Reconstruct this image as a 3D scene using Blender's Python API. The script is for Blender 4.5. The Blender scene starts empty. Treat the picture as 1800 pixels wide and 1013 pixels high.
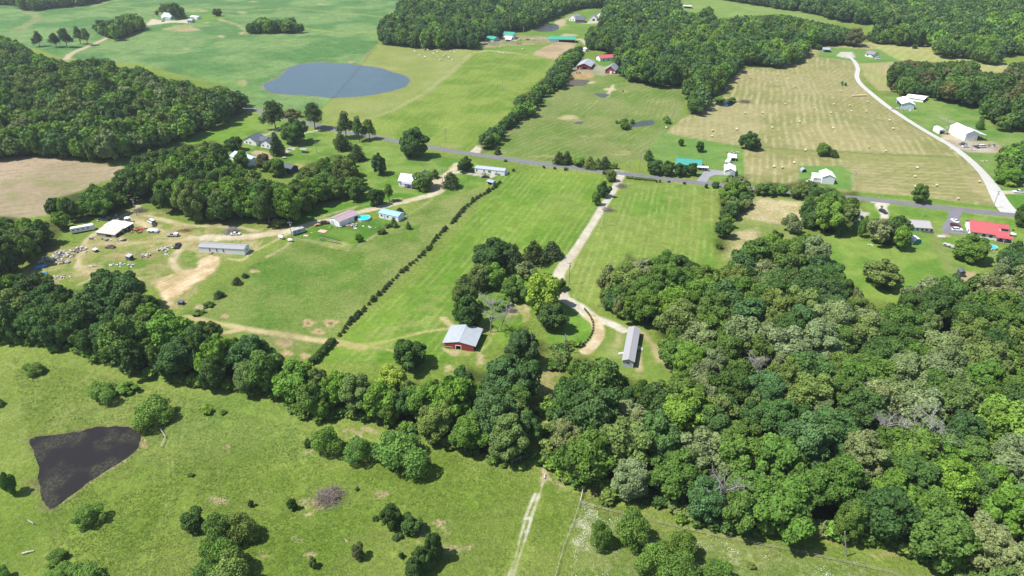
import bpy, math, random
import numpy as np
from mathutils import Vector, Matrix
R = math.radians
# ------------------------------------------------------------------ camera, sky, sun, exposure
scene = bpy.context.scene
COL = scene.collection
H = 145.0
PITCH = R(30)
cam_d = bpy.data.cameras.new('camera'); cam = bpy.data.objects.new('camera', cam_d); COL.objects.link(cam)
cam_d.lens = 24; cam_d.sensor_width = 36; cam_d.clip_start = 1; cam_d.clip_end = 30000
cam.location = (0, 0, H); cam.rotation_euler = (R(90) - PITCH, 0, 0)
scene.camera = cam
SUN_AZ = R(10)          # light travels towards +x, turned this much towards +y
SUN_EL = R(59)
world = bpy.data.worlds.new('World'); scene.world = world; world.use_nodes = True
nt = world.node_tree; nt.nodes.clear()
sky = nt.nodes.new('ShaderNodeTexSky'); sky.sky_type = 'NISHITA'; sky.sun_disc = False
sky.sun_elevation = SUN_EL
sd = Vector((-math.cos(SUN_AZ), -math.sin(SUN_AZ)))
sky.sun_rotation = math.atan2(sd.x, sd.y) % (2 * math.pi)
sky.air_density = 1.0; sky.dust_density = 0.6
bg = nt.nodes.new('ShaderNodeBackground'); bg.inputs['Strength'].default_value = 0.10
wo = nt.nodes.new('ShaderNodeOutputWorld')
nt.links.new(sky.outputs[0], bg.inputs[0]); nt.links.new(bg.outputs[0], wo.inputs[0])
sl = bpy.data.lights.new('sun', 'SUN'); sl.energy = 4.6; sl.angle = R(0.53); sl.color = (1, 0.965, 0.90)
so = bpy.data.objects.new('sun', sl); COL.objects.link(so)
dirv = Vector((math.cos(SUN_AZ) * math.cos(SUN_EL), math.sin(SUN_AZ) * math.cos(SUN_EL), -math.sin(SUN_EL)))
so.rotation_euler = dirv.to_track_quat('-Z', 'Y').to_euler()
scene.view_settings.view_transform = 'Standard'; scene.view_settings.look = 'None'
scene.view_settings.gamma = 1; scene.view_settings.use_curve_mapping = False
scene.view_settings.exposure = 0.92
KA = 0.41               # photographed sunlit colour -> surface colour

rng = np.random.default_rng(7); random.seed(7)
SP, CP = math.sin(PITCH), math.cos(PITCH)

# ------------------------------------------------------------------ terrain height and picture <-> ground
def P0(px, py, r):
    u, v = (px - 900) / 1200.0, (py - 506.5) / 1200.0; t = H / (SP + v * CP); return (u * t, t * (CP - v * SP), r)
FLAT = [P0(590, 140, 115), P0(500, 150, 60), P0(690, 145, 50), P0(150, 810, 34), P0(110, 840, 25), P0(1012, 146, 30), P0(1058, 168, 22), P0(1127, 217, 30), P0(962, 48, 40), P0(1275, 181, 22), P0(1016, 216, 12)]
def hgt(x, y):
    x = np.asarray(x, float); y = np.asarray(y, float)
    z = 1.1 * np.sin(x / 41 + 1.3) * np.sin(y / 57 + .4) + .8 * np.sin((x + y) / 29 + 2) * np.sin((x - y) / 47)
    z = z + .22 * np.sin(x / 11.3 + .7) * np.sin(y / 13.1)
    f = 1.0
    for cx, cy, r in FLAT:
        d = np.hypot(x - cx, y - cy) / r
        f = f * np.clip((d - .75) / .6, 0, 1)
    return z * f
def ray(px, py):
    u = (px - 900) / 1200.0; v = (py - 506.5) / 1200.0
    return u, CP - v * SP, -SP - v * CP
def G(px, py, z=0.0):
    dx, dy, dz = ray(px, py)
    h = 0.0
    for _ in range(4):
        t = (h + z - H) / dz; h = float(hgt(dx * t, dy * t))
    return Vector((dx * t, dy * t, h))
def G2(px, py):
    p = G(px, py); return (p.x, p.y)
def proj(x, y, z):
    zc = y * CP - (z - H) * SP; yc = y * SP + (z - H) * CP
    return 900 + 1200 * x / zc, 506.5 - 1200 * yc / zc
def mpp(px, py):       # metres per photo pixel at this ground point
    p = G(px, py); return (p.y * CP + (H - p.z) * SP) / 1200.0
def lin(c):
    c = np.asarray(c, float) / 255.0
    return np.where(c <= .04045, c / 12.92, ((c + .055) / 1.055) ** 2.4)
def A(r, g, b, k=None):
    return tuple(np.clip(lin((r, g, b)) * (KA if k is None else k), 0, .85))

# ------------------------------------------------------------------ numpy noise
def vnoise(x, y, seed=0):
    xi = np.floor(x).astype(np.int64); yi = np.floor(y).astype(np.int64)
    xf = x - xi; yf = y - yi
    def hsh(a, b):
        n = (a * 374761393 + b * 668265263 + seed * 982451653) & 0xffffffff
        n = ((n ^ (n >> 13)) * 1274126177) & 0xffffffff
        n = n ^ (n >> 16)
        return (n & 0xffff) / 65535.0
    sx = xf * xf * (3 - 2 * xf); sy = yf * yf * (3 - 2 * yf)
    a = hsh(xi, yi) * (1 - sx) + hsh(xi + 1, yi) * sx
    b = hsh(xi, yi + 1) * (1 - sx) + hsh(xi + 1, yi + 1) * sx
    return a * (1 - sy) + b * sy
def fbm(x, y, scale, seed=0, octv=4):
    s = 0; a = 1; t = 0
    for o in range(octv):
        s = s + a * vnoise(x / scale * 2 ** o, y / scale * 2 ** o, seed + o * 17); t += a; a *= .55
    return s / t
def sstep(e0, e1, x):
    t = np.clip((x - e0) / (e1 - e0), 0, 1); return t * t * (3 - 2 * t)

# ------------------------------------------------------------------ materials
MATS = {}
def newmat(name):
    m = bpy.data.materials.new(name); m.use_nodes = True
    n = m.node_tree.nodes; n.clear()
    out = n.new('ShaderNodeOutputMaterial'); b = n.new('ShaderNodeBsdfPrincipled')
    m.node_tree.links.new(b.outputs[0], out.inputs[0])
    return m, n, m.node_tree.links, b, out
def mat(name, col, rough=.7, var=.18, scale=1.2, bump=0.0, metal=0.0, spec=.3):
    if name in MATS: return MATS[name]
    m, n, l, b, out = newmat(name)
    geo = n.new('ShaderNodeTexCoord')
    no = n.new('ShaderNodeTexNoise'); no.inputs['Scale'].default_value = scale; no.inputs['Detail'].default_value = 5
    l.new(geo.outputs['Object'], no.inputs['Vector'])
    mr = n.new('ShaderNodeMapRange'); mr.inputs['From Min'].default_value = .3; mr.inputs['From Max'].default_value = .7
    mr.inputs['To Min'].default_value = 1 - var; mr.inputs['To Max'].default_value = 1 + var * .6
    l.new(no.outputs[0], mr.inputs[0])
    vm = n.new('ShaderNodeVectorMath'); vm.operation = 'SCALE'; vm.inputs[0].default_value = col[:3]
    l.new(mr.outputs[0], vm.inputs['Scale']); l.new(vm.outputs[0], b.inputs['Base Color'])
    b.inputs['Roughness'].default_value = rough; b.inputs['Metallic'].default_value = metal
    b.inputs['Specular IOR Level'].default_value = spec
    if bump:
        bp = n.new('ShaderNodeBump'); bp.inputs['Strength'].default_value = .6; bp.inputs['Distance'].default_value = bump
        l.new(no.outputs[0], bp.inputs['Height']); l.new(bp.outputs[0], b.inputs['Normal'])
    MATS[name] = m; return m

def ground_mat(name, amp=.3, fine=1.6, mid=.35, bumpd=.25, yellow=.0, flecks=0.0, nearfine=0.0):
    m, n, l, b, out = newmat(name)
    at = n.new('ShaderNodeAttribute'); at.attribute_name = 'col'
    geo = n.new('ShaderNodeNewGeometry')
    def noise(sc, det=4, rough=.6, dist=0):
        t = n.new('ShaderNodeTexNoise'); t.inputs['Scale'].default_value = sc; t.inputs['Detail'].default_value = det
        t.inputs['Roughness'].default_value = rough; t.inputs['Distortion'].default_value = dist
        l.new(geo.outputs['Position'], t.inputs['Vector']); return t
    n1 = noise(fine, 5, .7, .4); n2 = noise(mid, 4, .6, .3); n3 = noise(.05, 3)
    def math_(op, a, b_, c=None):
        t = n.new('ShaderNodeMath'); t.operation = op
        for i, v in enumerate((a, b_, c)):
            if v is None: continue
            if isinstance(v, (int, float)): t.inputs[i].default_value = v
            else: l.new(v, t.inputs[i])
        return t.outputs[0]
    f1 = math_('MULTIPLY_ADD', n1.outputs[0], 2 * amp * 1.6, 1 - amp * 1.6)
    f2 = math_('MULTIPLY_ADD', n2.outputs[0], 2 * amp, 1 - amp)
    f3 = math_('MULTIPLY_ADD', n3.outputs[0], amp * .8, 1 - amp * .4)
    f = math_('MULTIPLY', math_('MULTIPLY', f1, f2), f3)
    f = math_('MAXIMUM', f, .25)
    vm = n.new('ShaderNodeVectorMath'); vm.operation = 'SCALE'
    l.new(at.outputs['Color'], vm.inputs[0]); l.new(f, vm.inputs['Scale'])
    col = vm.outputs[0]
    # dry blades mixed through the green
    mx = n.new('ShaderNodeMix'); mx.data_type = 'RGBA'
    th = n.new('ShaderNodeMapRange'); th.inputs['From Min'].default_value = .50; th.inputs['From Max'].default_value = .72
    th.inputs['To Max'].default_value = yellow
    n4 = noise(mid * 2.3, 5, .75, .6); l.new(n4.outputs[0], th.inputs[0])
    l.new(th.outputs[0], mx.inputs['Factor']); l.new(col, mx.inputs['A'])
    mx.inputs['B'].default_value = (*A(190, 196, 122), 1)
    col = mx.outputs['Result']
    l.new(col, b.inputs['Base Color'])
    b.inputs['Roughness'].default_value = .95; b.inputs['Specular IOR Level'].default_value = .08
    if bumpd:
        bp = n.new('ShaderNodeBump'); bp.inputs['Strength'].default_value = .8; bp.inputs['Distance'].default_value = bumpd
        l.new(n1.outputs[0], bp.inputs['Height'])
        bp2 = n.new('ShaderNodeBump'); bp2.inputs['Strength'].default_value = .7; bp2.inputs['Distance'].default_value = bumpd * 3
        l.new(n2.outputs[0], bp2.inputs['Height']); l.new(bp.outputs[0], bp2.inputs['Normal'])
        l.new(bp2.outputs[0], b.inputs['Normal'])
    return m

def water_mat(name, col, rough=.12, algae=0.0, algae_reflect_col=(.1, .12, .05), wave=.02, wscale=1.5, spec=.5):
    m, n, l, b, out = newmat(name)
    geo = n.new('ShaderNodeNewGeometry')
    no = n.new('ShaderNodeTexNoise'); no.inputs['Scale'].default_value = wscale; no.inputs['Detail'].default_value = 3
    l.new(geo.outputs['Position'], no.inputs['Vector'])
    bp = n.new('ShaderNodeBump'); bp.inputs['Distance'].default_value = wave; bp.inputs['Strength'].default_value = .7
    l.new(no.outputs[0], bp.inputs['Height']); l.new(bp.outputs[0], b.inputs['Normal'])
    n2 = n.new('ShaderNodeTexNoise'); n2.inputs['Scale'].default_value = .09; n2.inputs['Detail'].default_value = 3
    l.new(geo.outputs['Position'], n2.inputs['Vector'])
    if algae:
        n3 = n.new('ShaderNodeTexNoise'); n3.inputs['Scale'].default_value = 1.3; n3.inputs['Detail'].default_value = 7; n3.inputs['Roughness'].default_value = .75
        n3.inputs['Distortion'].default_value = 1.0
        l.new(geo.outputs['Position'], n3.inputs['Vector'])
        m1 = n.new('ShaderNodeMapRange'); m1.inputs['From Min'].default_value = .46; m1.inputs['From Max'].default_value = .56
        l.new(n2.outputs[0], m1.inputs[0])
        m2 = n.new('ShaderNodeMapRange'); m2.inputs['From Min'].default_value = .47; m2.inputs['From Max'].default_value = .55
        l.new(n3.outputs[0], m2.inputs[0])
        mu = n.new('ShaderNodeMath'); mu.operation = 'MULTIPLY'; l.new(m1.outputs[0], mu.inputs[0]); l.new(m2.outputs[0], mu.inputs[1])
        mu2 = n.new('ShaderNodeMath'); mu2.operation = 'MULTIPLY'; l.new(mu.outputs[0], mu2.inputs[0]); mu2.inputs[1].default_value = algae
        f = mu2.outputs[0]
    else:
        f = n2.outputs[0]
    mx = n.new('ShaderNodeMix'); mx.data_type = 'RGBA'; l.new(f, mx.inputs['Factor'])
    mx.inputs['A'].default_value = (*col, 1); mx.inputs['B'].default_value = (*algae_reflect_col, 1)
    l.new(mx.outputs['Result'], b.inputs['Base Color'])
    b.inputs['Roughness'].default_value = rough; b.inputs['IOR'].default_value = 1.33; b.inputs['Specular IOR Level'].default_value = spec
    return m

def leaf_mat(name):
    m, n, l, b, out = newmat(name)
    at = n.new('ShaderNodeAttribute'); at.attribute_name = 'leaf'
    oi = n.new('ShaderNodeObjectInfo')
    vm = n.new('ShaderNodeVectorMath'); vm.operation = 'MULTIPLY'
    l.new(at.outputs['Color'], vm.inputs[0]); l.new(oi.outputs['Color'], vm.inputs[1])
    l.new(vm.outputs[0], b.inputs['Base Color'])
    b.inputs['Roughness'].default_value = .7; b.inputs['Specular IOR Level'].default_value = .10
    tr = n.new('ShaderNodeBsdfTranslucent')
    vs = n.new('ShaderNodeVectorMath'); vs.operation = 'MULTIPLY'; vs.inputs[1].default_value = (1.25, 1.3, .5)
    l.new(vm.outputs[0], vs.inputs[0]); l.new(vs.outputs[0], tr.inputs[0])
    ms = n.new('ShaderNodeMixShader'); ms.inputs[0].default_value = .22
    l.new(b.outputs[0], ms.inputs[1]); l.new(tr.outputs[0], ms.inputs[2]); l.new(ms.outputs[0], out.inputs[0])
    return m
LEAF = leaf_mat('foliage')
BARK = mat('bark', (.12, .095, .07), .9, .3, 3)
DEADW = mat('dead_wood', (.25, .235, .215), .9, .3, 4)

# ------------------------------------------------------------------ object helpers
def props(o, label=None, cat=None, group=None, kind=None):
    if label: o['label'] = label
    if cat: o['category'] = cat
    if group: o['group'] = group
    if kind: o['kind'] = kind
    return o
def mesh_from(name, V, F, m=None, smooth=False, colattr=None, attname='leaf'):
    me = bpy.data.meshes.new(name)
    V = np.asarray(V, np.float32); 
    if isinstance(F, np.ndarray):
        nf, k = F.shape
        me.vertices.add(len(V)); me.vertices.foreach_set('co', V.ravel())
        me.loops.add(nf * k); me.loops.foreach_set('vertex_index', F.astype(np.int32).ravel())
        me.polygons.add(nf); me.polygons.foreach_set('loop_start', np.arange(0, nf * k, k, dtype=np.int32))
        me.polygons.foreach_set('loop_total', np.full(nf, k, np.int32))
        me.update(calc_edges=True)
    else:
        me.from_pydata([tuple(map(float, v)) for v in V], [], F); me.update()
    if smooth: me.polygons.foreach_set('use_smooth', np.ones(len(me.polygons), bool))
    if colattr is not None:
        a = me.color_attributes.new(attname, 'FLOAT_COLOR', 'POINT')
        c = np.ones((len(V), 4), np.float32); c[:, :3] = colattr
        a.data.foreach_set('color', c.ravel())
    if m is not None: me.materials.append(m)
    return me
def link(name, me, parent=None, loc=None, rz=0):
    o = bpy.data.objects.new(name, me); COL.objects.link(o)
    if parent is not None: o.parent = parent
    if loc is not None: o.location = loc
    if rz: o.rotation_euler[2] = rz
    return o
def empty(name, loc=(0, 0, 0), rz=0, label=None, cat=None, group=None):
    o = bpy.data.objects.new(name, None); COL.objects.link(o); o.location = loc; o.rotation_euler = (0, 0, rz)
    o.empty_display_size = .3
    return props(o, label, cat, group)
class MB:
    def __init__(s): s.V = []; s.F = []
    def add(s, vs, fs):
        b = len(s.V); s.V += [tuple(v) for v in vs]; s.F += [tuple(i + b for i in f) for f in fs]; return s
    def box(s, x0, x1, y0, y1, z0, z1):
        return s.add([(x0, y0, z0), (x1, y0, z0), (x1, y1, z0), (x0, y1, z0), (x0, y0, z1), (x1, y0, z1), (x1, y1, z1), (x0, y1, z1)],
                     [(0, 3, 2, 1), (4, 5, 6, 7), (0, 1, 5, 4), (1, 2, 6, 5), (2, 3, 7, 6), (3, 0, 4, 7)])
    def hexa(s, p):   # 4 bottom, 4 top points
        return s.add(p, [(0, 3, 2, 1), (4, 5, 6, 7), (0, 1, 5, 4), (1, 2, 6, 5), (2, 3, 7, 6), (3, 0, 4, 7)])
    def tube(s, pts, rad, n=6):
        pts = [Vector(p) for p in pts]; b = len(s.V)
        if isinstance(rad, (int, float)): rad = [rad] * len(pts)
        for i, p in enumerate(pts):
            d = (pts[min(i + 1, len(pts) - 1)] - pts[max(i - 1, 0)]).normalized()
            a = d.orthogonal().normalized(); c = d.cross(a)
            for k in range(n):
                t = 2 * math.pi * k / n; s.V.append(tuple(p + (a * math.cos(t) + c * math.sin(t)) * rad[i]))
        for i in range(len(pts) - 1):
            for k in range(n):
                k2 = (k + 1) % n
                s.F.append((b + i * n + k, b + i * n + k2, b + (i + 1) * n + k2, b + (i + 1) * n + k))
        s.F.append(tuple(b + k for k in reversed(range(n)))); s.F.append(tuple(b + (len(pts) - 1) * n + k for k in range(n)))
        return s
    def disc(s, cx, cy, cz, r, h, n=20, axis='z'):
        b = len(s.V)
        for z in (0, h):
            for k in range(n):
                t = 2 * math.pi * k / n; c, d = r * math.cos(t), r * math.sin(t)
                s.V.append((cx + c, cy + d, cz + z) if axis == 'z' else ((cx + z, cy + c, cz + d) if axis == 'x' else (cx + c, cy + z, cz + d)))
        for k in range(n):
            k2 = (k + 1) % n; s.F.append((b + k, b + k2, b + n + k2, b + n + k))
        s.F.append(tuple(b + k for k in reversed(range(n)))); s.F.append(tuple(b + n + k for k in range(n)))
        return s
    def build(s, name, m, parent=None, loc=None, rz=0, smooth=False):
        return link(name, mesh_from(name, s.V, s.F, m, smooth), parent, loc, rz)
def copy_tree(o, parent=None):
    c = o.copy(); COL.objects.link(c)
    if parent is not None: c.parent = parent
    for ch in o.children: copy_tree(ch, c)
    return c

# ------------------------------------------------------------------ the ground: one seamless sheet, its fields painted by what grows there
ys = [70.0]
while ys[-1] < 1330: ys.append(ys[-1] + min(max(ys[-1] ** 2 / (145 * 683) * 1.25, .40), 4.0))
while ys[-1] < 9000: ys.append(ys[-1] * 1.12)
ys = np.array([-3000, -1200, -400, -100, 0, 40, 60] + ys)
ts = list(np.arange(-.86, .8601, .0026))
g = .0026; a = .86
while a < 4: g *= 1.35; a += g; ts = [-a] + ts + [a]
ts = np.array(ts)
YY, TT = np.meshgrid(ys, ts, indexing='ij')
XX = TT * np.maximum(np.abs(YY), 70)
gx, gy = XX.ravel(), YY.ravel()
gz = hgt(gx, gy)
NR, NC = YY.shape
gcol = np.zeros((gx.size, 3)); glab = np.zeros(gx.size, np.int32)
LABELS = ['ground']
def lab(name):
    if name not in LABELS: LABELS.append(name)
    return LABELS.index(name)
def sdf_poly(P, x, y):
    P = np.asarray(P, float); n = len(P)
    d = np.full(x.shape, 1e18); inside = np.zeros(x.shape, bool)
    for i in range(n):
        ax, ay = P[i]; bx, by = P[(i + 1) % n]
        ex, ey = bx - ax, by - ay
        t = np.clip(((x - ax) * ex + (y - ay) * ey) / (ex * ex + ey * ey + 1e-9), 0, 1)
        d = np.minimum(d, (x - ax - ex * t) ** 2 + (y - ay - ey * t) ** 2)
        c = (ay > y) != (by > y)
        inside ^= c & (x < (bx - ax) * (y - ay) / ((by - ay) if abs(by - ay) > 1e-9 else 1e-9) + ax)
    d = np.sqrt(d)
    return np.where(inside, d, -d)
def sdf_line(P, x, y, w):
    P = np.asarray(P, float); d = np.full(x.shape, 1e18); W = np.zeros(x.shape)
    ws = w if hasattr(w, '__len__') else [w] * len(P)
    for i in range(len(P) - 1):
        ax, ay = P[i]; bx, by = P[i + 1]; ex, ey = bx - ax, by - ay
        t = np.clip(((x - ax) * ex + (y - ay) * ey) / (ex * ex + ey * ey + 1e-9), 0, 1)
        q = np.hypot(x - ax - ex * t, y - ay - ey * t) - (ws[i] + (ws[i + 1] - ws[i]) * t) * .5
        d = np.minimum(d, q)
    return -d
def smooth(P, k=6, closed=False):
    P = [Vector(p) for p in P]; out = []
    n = len(P)
    for i in range(n if closed else n - 1):
        p0 = P[(i - 1) % n] if closed or i > 0 else P[0]; p1 = P[i]; p2 = P[(i + 1) % n]
        p3 = P[(i + 2) % n] if closed or i + 2 < n else P[-1]
        for j in range(k):
            t = j / k
            out.append(.5 * ((2 * p1) + (p2 - p0) * t + (2 * p0 - 5 * p1 + 4 * p2 - p3) * t * t + (3 * p1 - p0 - 3 * p2 + p3) * t ** 3))
    if not closed: out.append(P[-1])
    return [tuple(p) for p in out]
def paint(kind, pts, c1, c2=None, w=None, feather=1.0, namp=1.5, nscale=6, vscale=25, strength=1.0, label=None, seed=1, sm=False, stripes=None, world=False, patchy=0.0, inset=0.0):
    P = pts if world else [G2(*p) for p in pts]
    if sm: P = smooth(P, 5, kind == 'poly')
    Pn = np.asarray(P)
    pad = 6 + namp + feather + (max(w) if hasattr(w, '__len__') else (w or 0))
    idx = np.where((gx > Pn[:, 0].min() - pad) & (gx < Pn[:, 0].max() + pad) & (gy > Pn[:, 1].min() - pad) & (gy < Pn[:, 1].max() + pad))[0]
    if idx.size == 0: return
    x, y = gx[idx], gy[idx]
    d = sdf_poly(P, x, y) if kind == 'poly' else sdf_line(P, x, y, w)
    d = d - inset + (fbm(x, y, nscale, seed + 5, 3) - .5) * 2 * namp
    k = sstep(-feather, feather, d)
    if patchy: k = k * sstep(patchy - .12, patchy + .1, fbm(x, y, nscale * 1.2, seed + 31, 4))
    k = k * strength
    c1 = np.asarray(c1); c2 = c1 if c2 is None else np.asarray(c2)
    v = sstep(.35, .65, fbm(x, y, vscale, seed, 4))[:, None]
    c = c1 * (1 - v) + c2 * v
    if stripes:
        for (dx, dy, sp, cs, amt, wob) in stripes:
            L = math.hypot(dx, dy); nx, ny = -dy / L, dx / L
            ph = (x * nx + y * ny + wob * (fbm(x, y, 60, seed + 9, 2) - .5)) / sp
            s = sstep(.42, .9, np.cos(ph * 2 * math.pi) * .5 + .5)
            br = sstep(.32, .62, fbm(x * nx + y * ny, (x * dx + y * dy) / L / 3.5, 3.0, seed + 3, 3))
            f = (s * br * amt)[:, None]
            c = c * (1 - f) + np.asarray(cs) * f
    gcol[idx] = gcol[idx] * (1 - k[:, None]) + c * k[:, None]
    if label is not None: glab[idx[k > .5]] = lab(label)
def blob(px, py, wpx, hpx, c1, c2=None, **kw):
    pts = []
    for i in range(14):
        t = 2 * math.pi * i / 14; q = 1 + .18 * math.sin(3 * t + px) + .12 * math.sin(5 * t + py)
        pts.append((px + wpx / 2 * q * math.cos(t), py + hpx / 2 * q * math.sin(t)))
    paint('poly', pts, c1, c2, **kw)

# base pasture
v = sstep(.3, .7, fbm(gx, gy, 40, 3, 4))[:, None]
gcol[:] = np.array(A(126, 156, 60)) * (1 - v) + np.array(A(146, 170, 74)) * v
def SD(a, b):
    a, b = G2(*a), G2(*b); return (b[0] - a[0], b[1] - a[1])
DRV = np.array(G2(1090, 312)) - np.array(G2(985, 490))
HAYL = A(178, 186, 112)
# foreground pasture
paint('poly', [(-300, 590), (0, 600), (400, 690), (700, 760), (950, 830), (1200, 900), (1700, 1020), (1900, 1200), (-400, 1200)], A(122, 152, 54), A(148, 170, 78), vscale=22, feather=3, namp=3)
paint('poly', [(-200, 600), (200, 650), (420, 720), (380, 840), (100, 800), (-200, 760)], A(150, 168, 88), A(128, 152, 64), vscale=9, feather=12, namp=8, strength=.7)
paint('poly', [(320, 690), (520, 720), (560, 800), (440, 800), (300, 770)], A(112, 154, 72), A(136, 166, 78), vscale=8, feather=8, namp=6, strength=.6)
paint('poly', [(-200, 850), (500, 830), (850, 880), (900, 1200), (-300, 1200)], A(114, 146, 48), A(142, 166, 70), vscale=14, feather=10, namp=8, strength=.55)
paint('poly', [(1015, 880), (1200, 940), (1700, 1040), (1900, 1300), (970, 1200)], A(122, 150, 66), A(150, 168, 92), vscale=10, feather=3, namp=3, strength=.9, seed=4)
paint('poly', [(1022, 892), (1050, 900), (1040, 960), (1010, 975), (1005, 940)], A(205, 210, 185), A(170, 185, 130), vscale=2, feather=1, namp=3, nscale=2, strength=.9, patchy=.50)
for q in [(1110, 925, 60, 30), (1230, 945, 90, 30), (1330, 975, 120, 40), (1290, 1000, 90, 40), (1080, 985, 60, 40), (1420, 995, 110, 50), (1500, 1000, 90, 40), (1150, 990, 80, 40)]:
    blob(*q, A(206, 210, 176), A(180, 190, 140), vscale=2, feather=2, namp=3, nscale=1.2, patchy=.52, strength=.35)
for q in [(395, 790, 18, 8), (385, 880, 30, 16), (550, 885, 60, 20), (668, 870, 26, 12), (530, 905, 26, 10), (765, 930, 60, 30), (800, 965, 50, 16), (458, 975, 22, 12), (520, 948, 14, 8), (545, 975, 22, 14), (610, 950, 12, 6), (640, 758, 60, 10), (615, 765, 40, 14), (755, 945, 50, 16), (470, 865, 10, 6), (540, 795, 16, 5)]:
    blob(*q, A(192, 186, 138), A(205, 180, 150), vscale=3, feather=.8, namp=1.3, nscale=2, patchy=.45)
# mid fields between the fence row, the drive and the county road
paint('poly', [(862, 300), (1070, 312), (1060, 345), (1000, 460), (975, 500), (960, 520), (900, 600), (780, 640), (560, 640), (590, 600), (640, 560), (760, 470), (860, 340)],
      A(112, 156, 48), A(134, 170, 62), vscale=30, feather=1.5, namp=1, stripes=[(DRV[0], DRV[1], 3.3, HAYL, .42, 2.0)], label='mown_meadow')
paint('poly', [(1098, 318), (1262, 330), (1268, 380), (1256, 440), (1262, 470), (1100, 470), (1060, 550), (1010, 540), (985, 500), (1015, 440), (1080, 335)],
      A(116, 160, 54), A(144, 168, 78), vscale=38, feather=1.5, namp=1, stripes=[(DRV[0] * .75, DRV[1], 3.2, HAYL, .55, 1.2)], label='mown_meadow')
blob(990, 370, 60, 60, A(150, 170, 90), A(128, 160, 62), feather=8, namp=6, strength=.5)
paint('poly', [(700, 555), (760, 500), (800, 500), (790, 560), (640, 640), (650, 590)], HAYL, None, feather=6, namp=4, nscale=3, strength=.4, patchy=.55)
# pasture left of the fence row
paint('poly', [(520, 420), (640, 440), (710, 385), (800, 330), (858, 335), (760, 440), (640, 540), (560, 625), (520, 630), (400, 590), (320, 550), (420, 480), (470, 445)],
      A(112, 146, 58), A(146, 164, 88), vscale=16, feather=4, namp=4)
paint('poly', [(470, 450), (620, 450), (700, 430), (600, 530), (520, 600), (380, 570), (420, 490)], A(92, 142, 40), A(132, 160, 74), vscale=12, feather=10, namp=8, strength=.8)
# lawns round the houses of the left middle
paint('poly', [(395, 245), (440, 205), (480, 200), (560, 235), (700, 262), (830, 285), (880, 300), (840, 330), (760, 350), (640, 375), (500, 400), (480, 385), (560, 350), (640, 340), (620, 270), (520, 290), (430, 300), (400, 280)],
      A(108, 152, 54), A(142, 172, 82), vscale=12, feather=2, namp=2, label='lawn')
paint('poly', [(200, 295), (290, 262), (350, 235), (440, 200), (460, 200), (440, 232), (385, 250), (300, 262), (240, 290)], A(122, 166, 56), A(140, 176, 70), feather=1, namp=1, label='lawn')
paint('poly', [(505, 418), (560, 395), (600, 400), (660, 385), (710, 385), (665, 410), (625, 440), (580, 435)], A(92, 142, 46), A(118, 158, 60), vscale=8, feather=1.2, namp=1, label='lawn')
paint('poly', [(480, 400), (560, 365), (700, 340), (760, 345), (620, 375), (500, 408)], A(92, 150, 40), A(110, 158, 50), feather=1, namp=1)
# top-left crop fields
paint('poly', [(-300, -120), (712, -120), (702, 15), (668, 48), (664, 76), (655, 88), (632, 118), (568, 192), (545, 202), (480, 190), (437, 193), (400, 150), (240, 112), (100, 100), (40, 80), (-300, 80)],
      A(98, 146, 78), A(136, 170, 102), vscale=40, feather=1, namp=1.0, label='crop_field', stripes=[(1, .55, 5.0, A(120, 168, 108), .35, 6)])
CL = A(176, 180, 120); CB = A(206, 186, 150)
for pts, w, c, s in [([(170, 10), (250, 14), (420, 20), (510, 15), (590, 22), (675, 30)], 7, A(150, 172, 96), .8), ([(535, 50), (600, 58), (662, 57)], 9, A(156, 180, 96), .8),
                     ([(30, 55), (45, 45), (65, 34), (60, 25), (40, 20)], 12, A(158, 168, 112), .8), ([(165, 12), (180, 5), (210, -5)], 10, CL, .7), ([(380, 33), (420, 45), (440, 60)], 6, CL, .8),
                     ([(330, 125), (400, 145), (440, 160)], 8, A(128, 168, 76), .6), ([(0, 52), (40, 52)], 10, A(120, 170, 90), .8), ([(655, 88), (632, 118), (575, 185)], 3.5, A(170, 160, 120), 1)]:
    paint('line', pts, c, None, w=w, feather=3, namp=3, nscale=14, strength=s, sm=True)
for q in [(322, 51, 34, 5), (345, 19, 34, 5), (425, 22, 16, 4), (388, 64, 10, 4), (328, 86, 14, 4), (426, 146, 16, 10), (388, 35, 16, 4), (363, 40, 12, 3), (425, 59, 10, 4), (122, 103, 14, 3), (489, 17, 8, 2), (618, 109, 8, 4), (570, 8, 26, 3), (445, 3, 20, 3), (215, 195, 10, 4), (690, 25, 6, 8), (455, -6, 40, 5), (320, 50, 60, 12)]:
    blob(*q, CB, CL, feather=2, namp=3, nscale=8, strength=.85, patchy=.3)
# farmyard of the white farmhouse
paint('poly', [(258, 45), (270, 32), (300, 30), (360, 26), (385, 22), (395, 32), (350, 40), (300, 40), (255, 48)], A(122, 166, 66), None, feather=3, namp=2, label='lawn')
# yellow-green pasture right of the pond
paint('poly', [(664, 78), (700, 77), (835, 88), (900, 92), (975, 104), (965, 130), (940, 160), (905, 200), (880, 220), (850, 264), (800, 263), (735, 256), (650, 245), (572, 226), (562, 198), (632, 118)],
      A(118, 156, 48), A(148, 174, 74), vscale=22, feather=1.5, namp=1, label='pasture_field', stripes=[(*SD((640, 215), (830, 95)), 6.5, A(164, 182, 96), .35, 6)])
paint('poly', [(664, 78), (835, 88), (828, 95), (745, 165), (640, 215), (575, 225), (565, 198), (632, 118)], A(158, 172, 92), A(170, 178, 110), vscale=30, feather=6, namp=5, strength=.85)
paint('line', [(850, 90), (828, 94), (790, 130), (745, 165), (690, 195), (600, 225)], A(186, 186, 132), None, w=[8, 5, 5, 5, 4, 2], feather=2, namp=1.5, strength=.7)
paint('line', [(835, 88), (880, 91), (940, 98), (975, 104)], A(206, 190, 150), None, w=4, feather=1, namp=.6)
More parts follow.
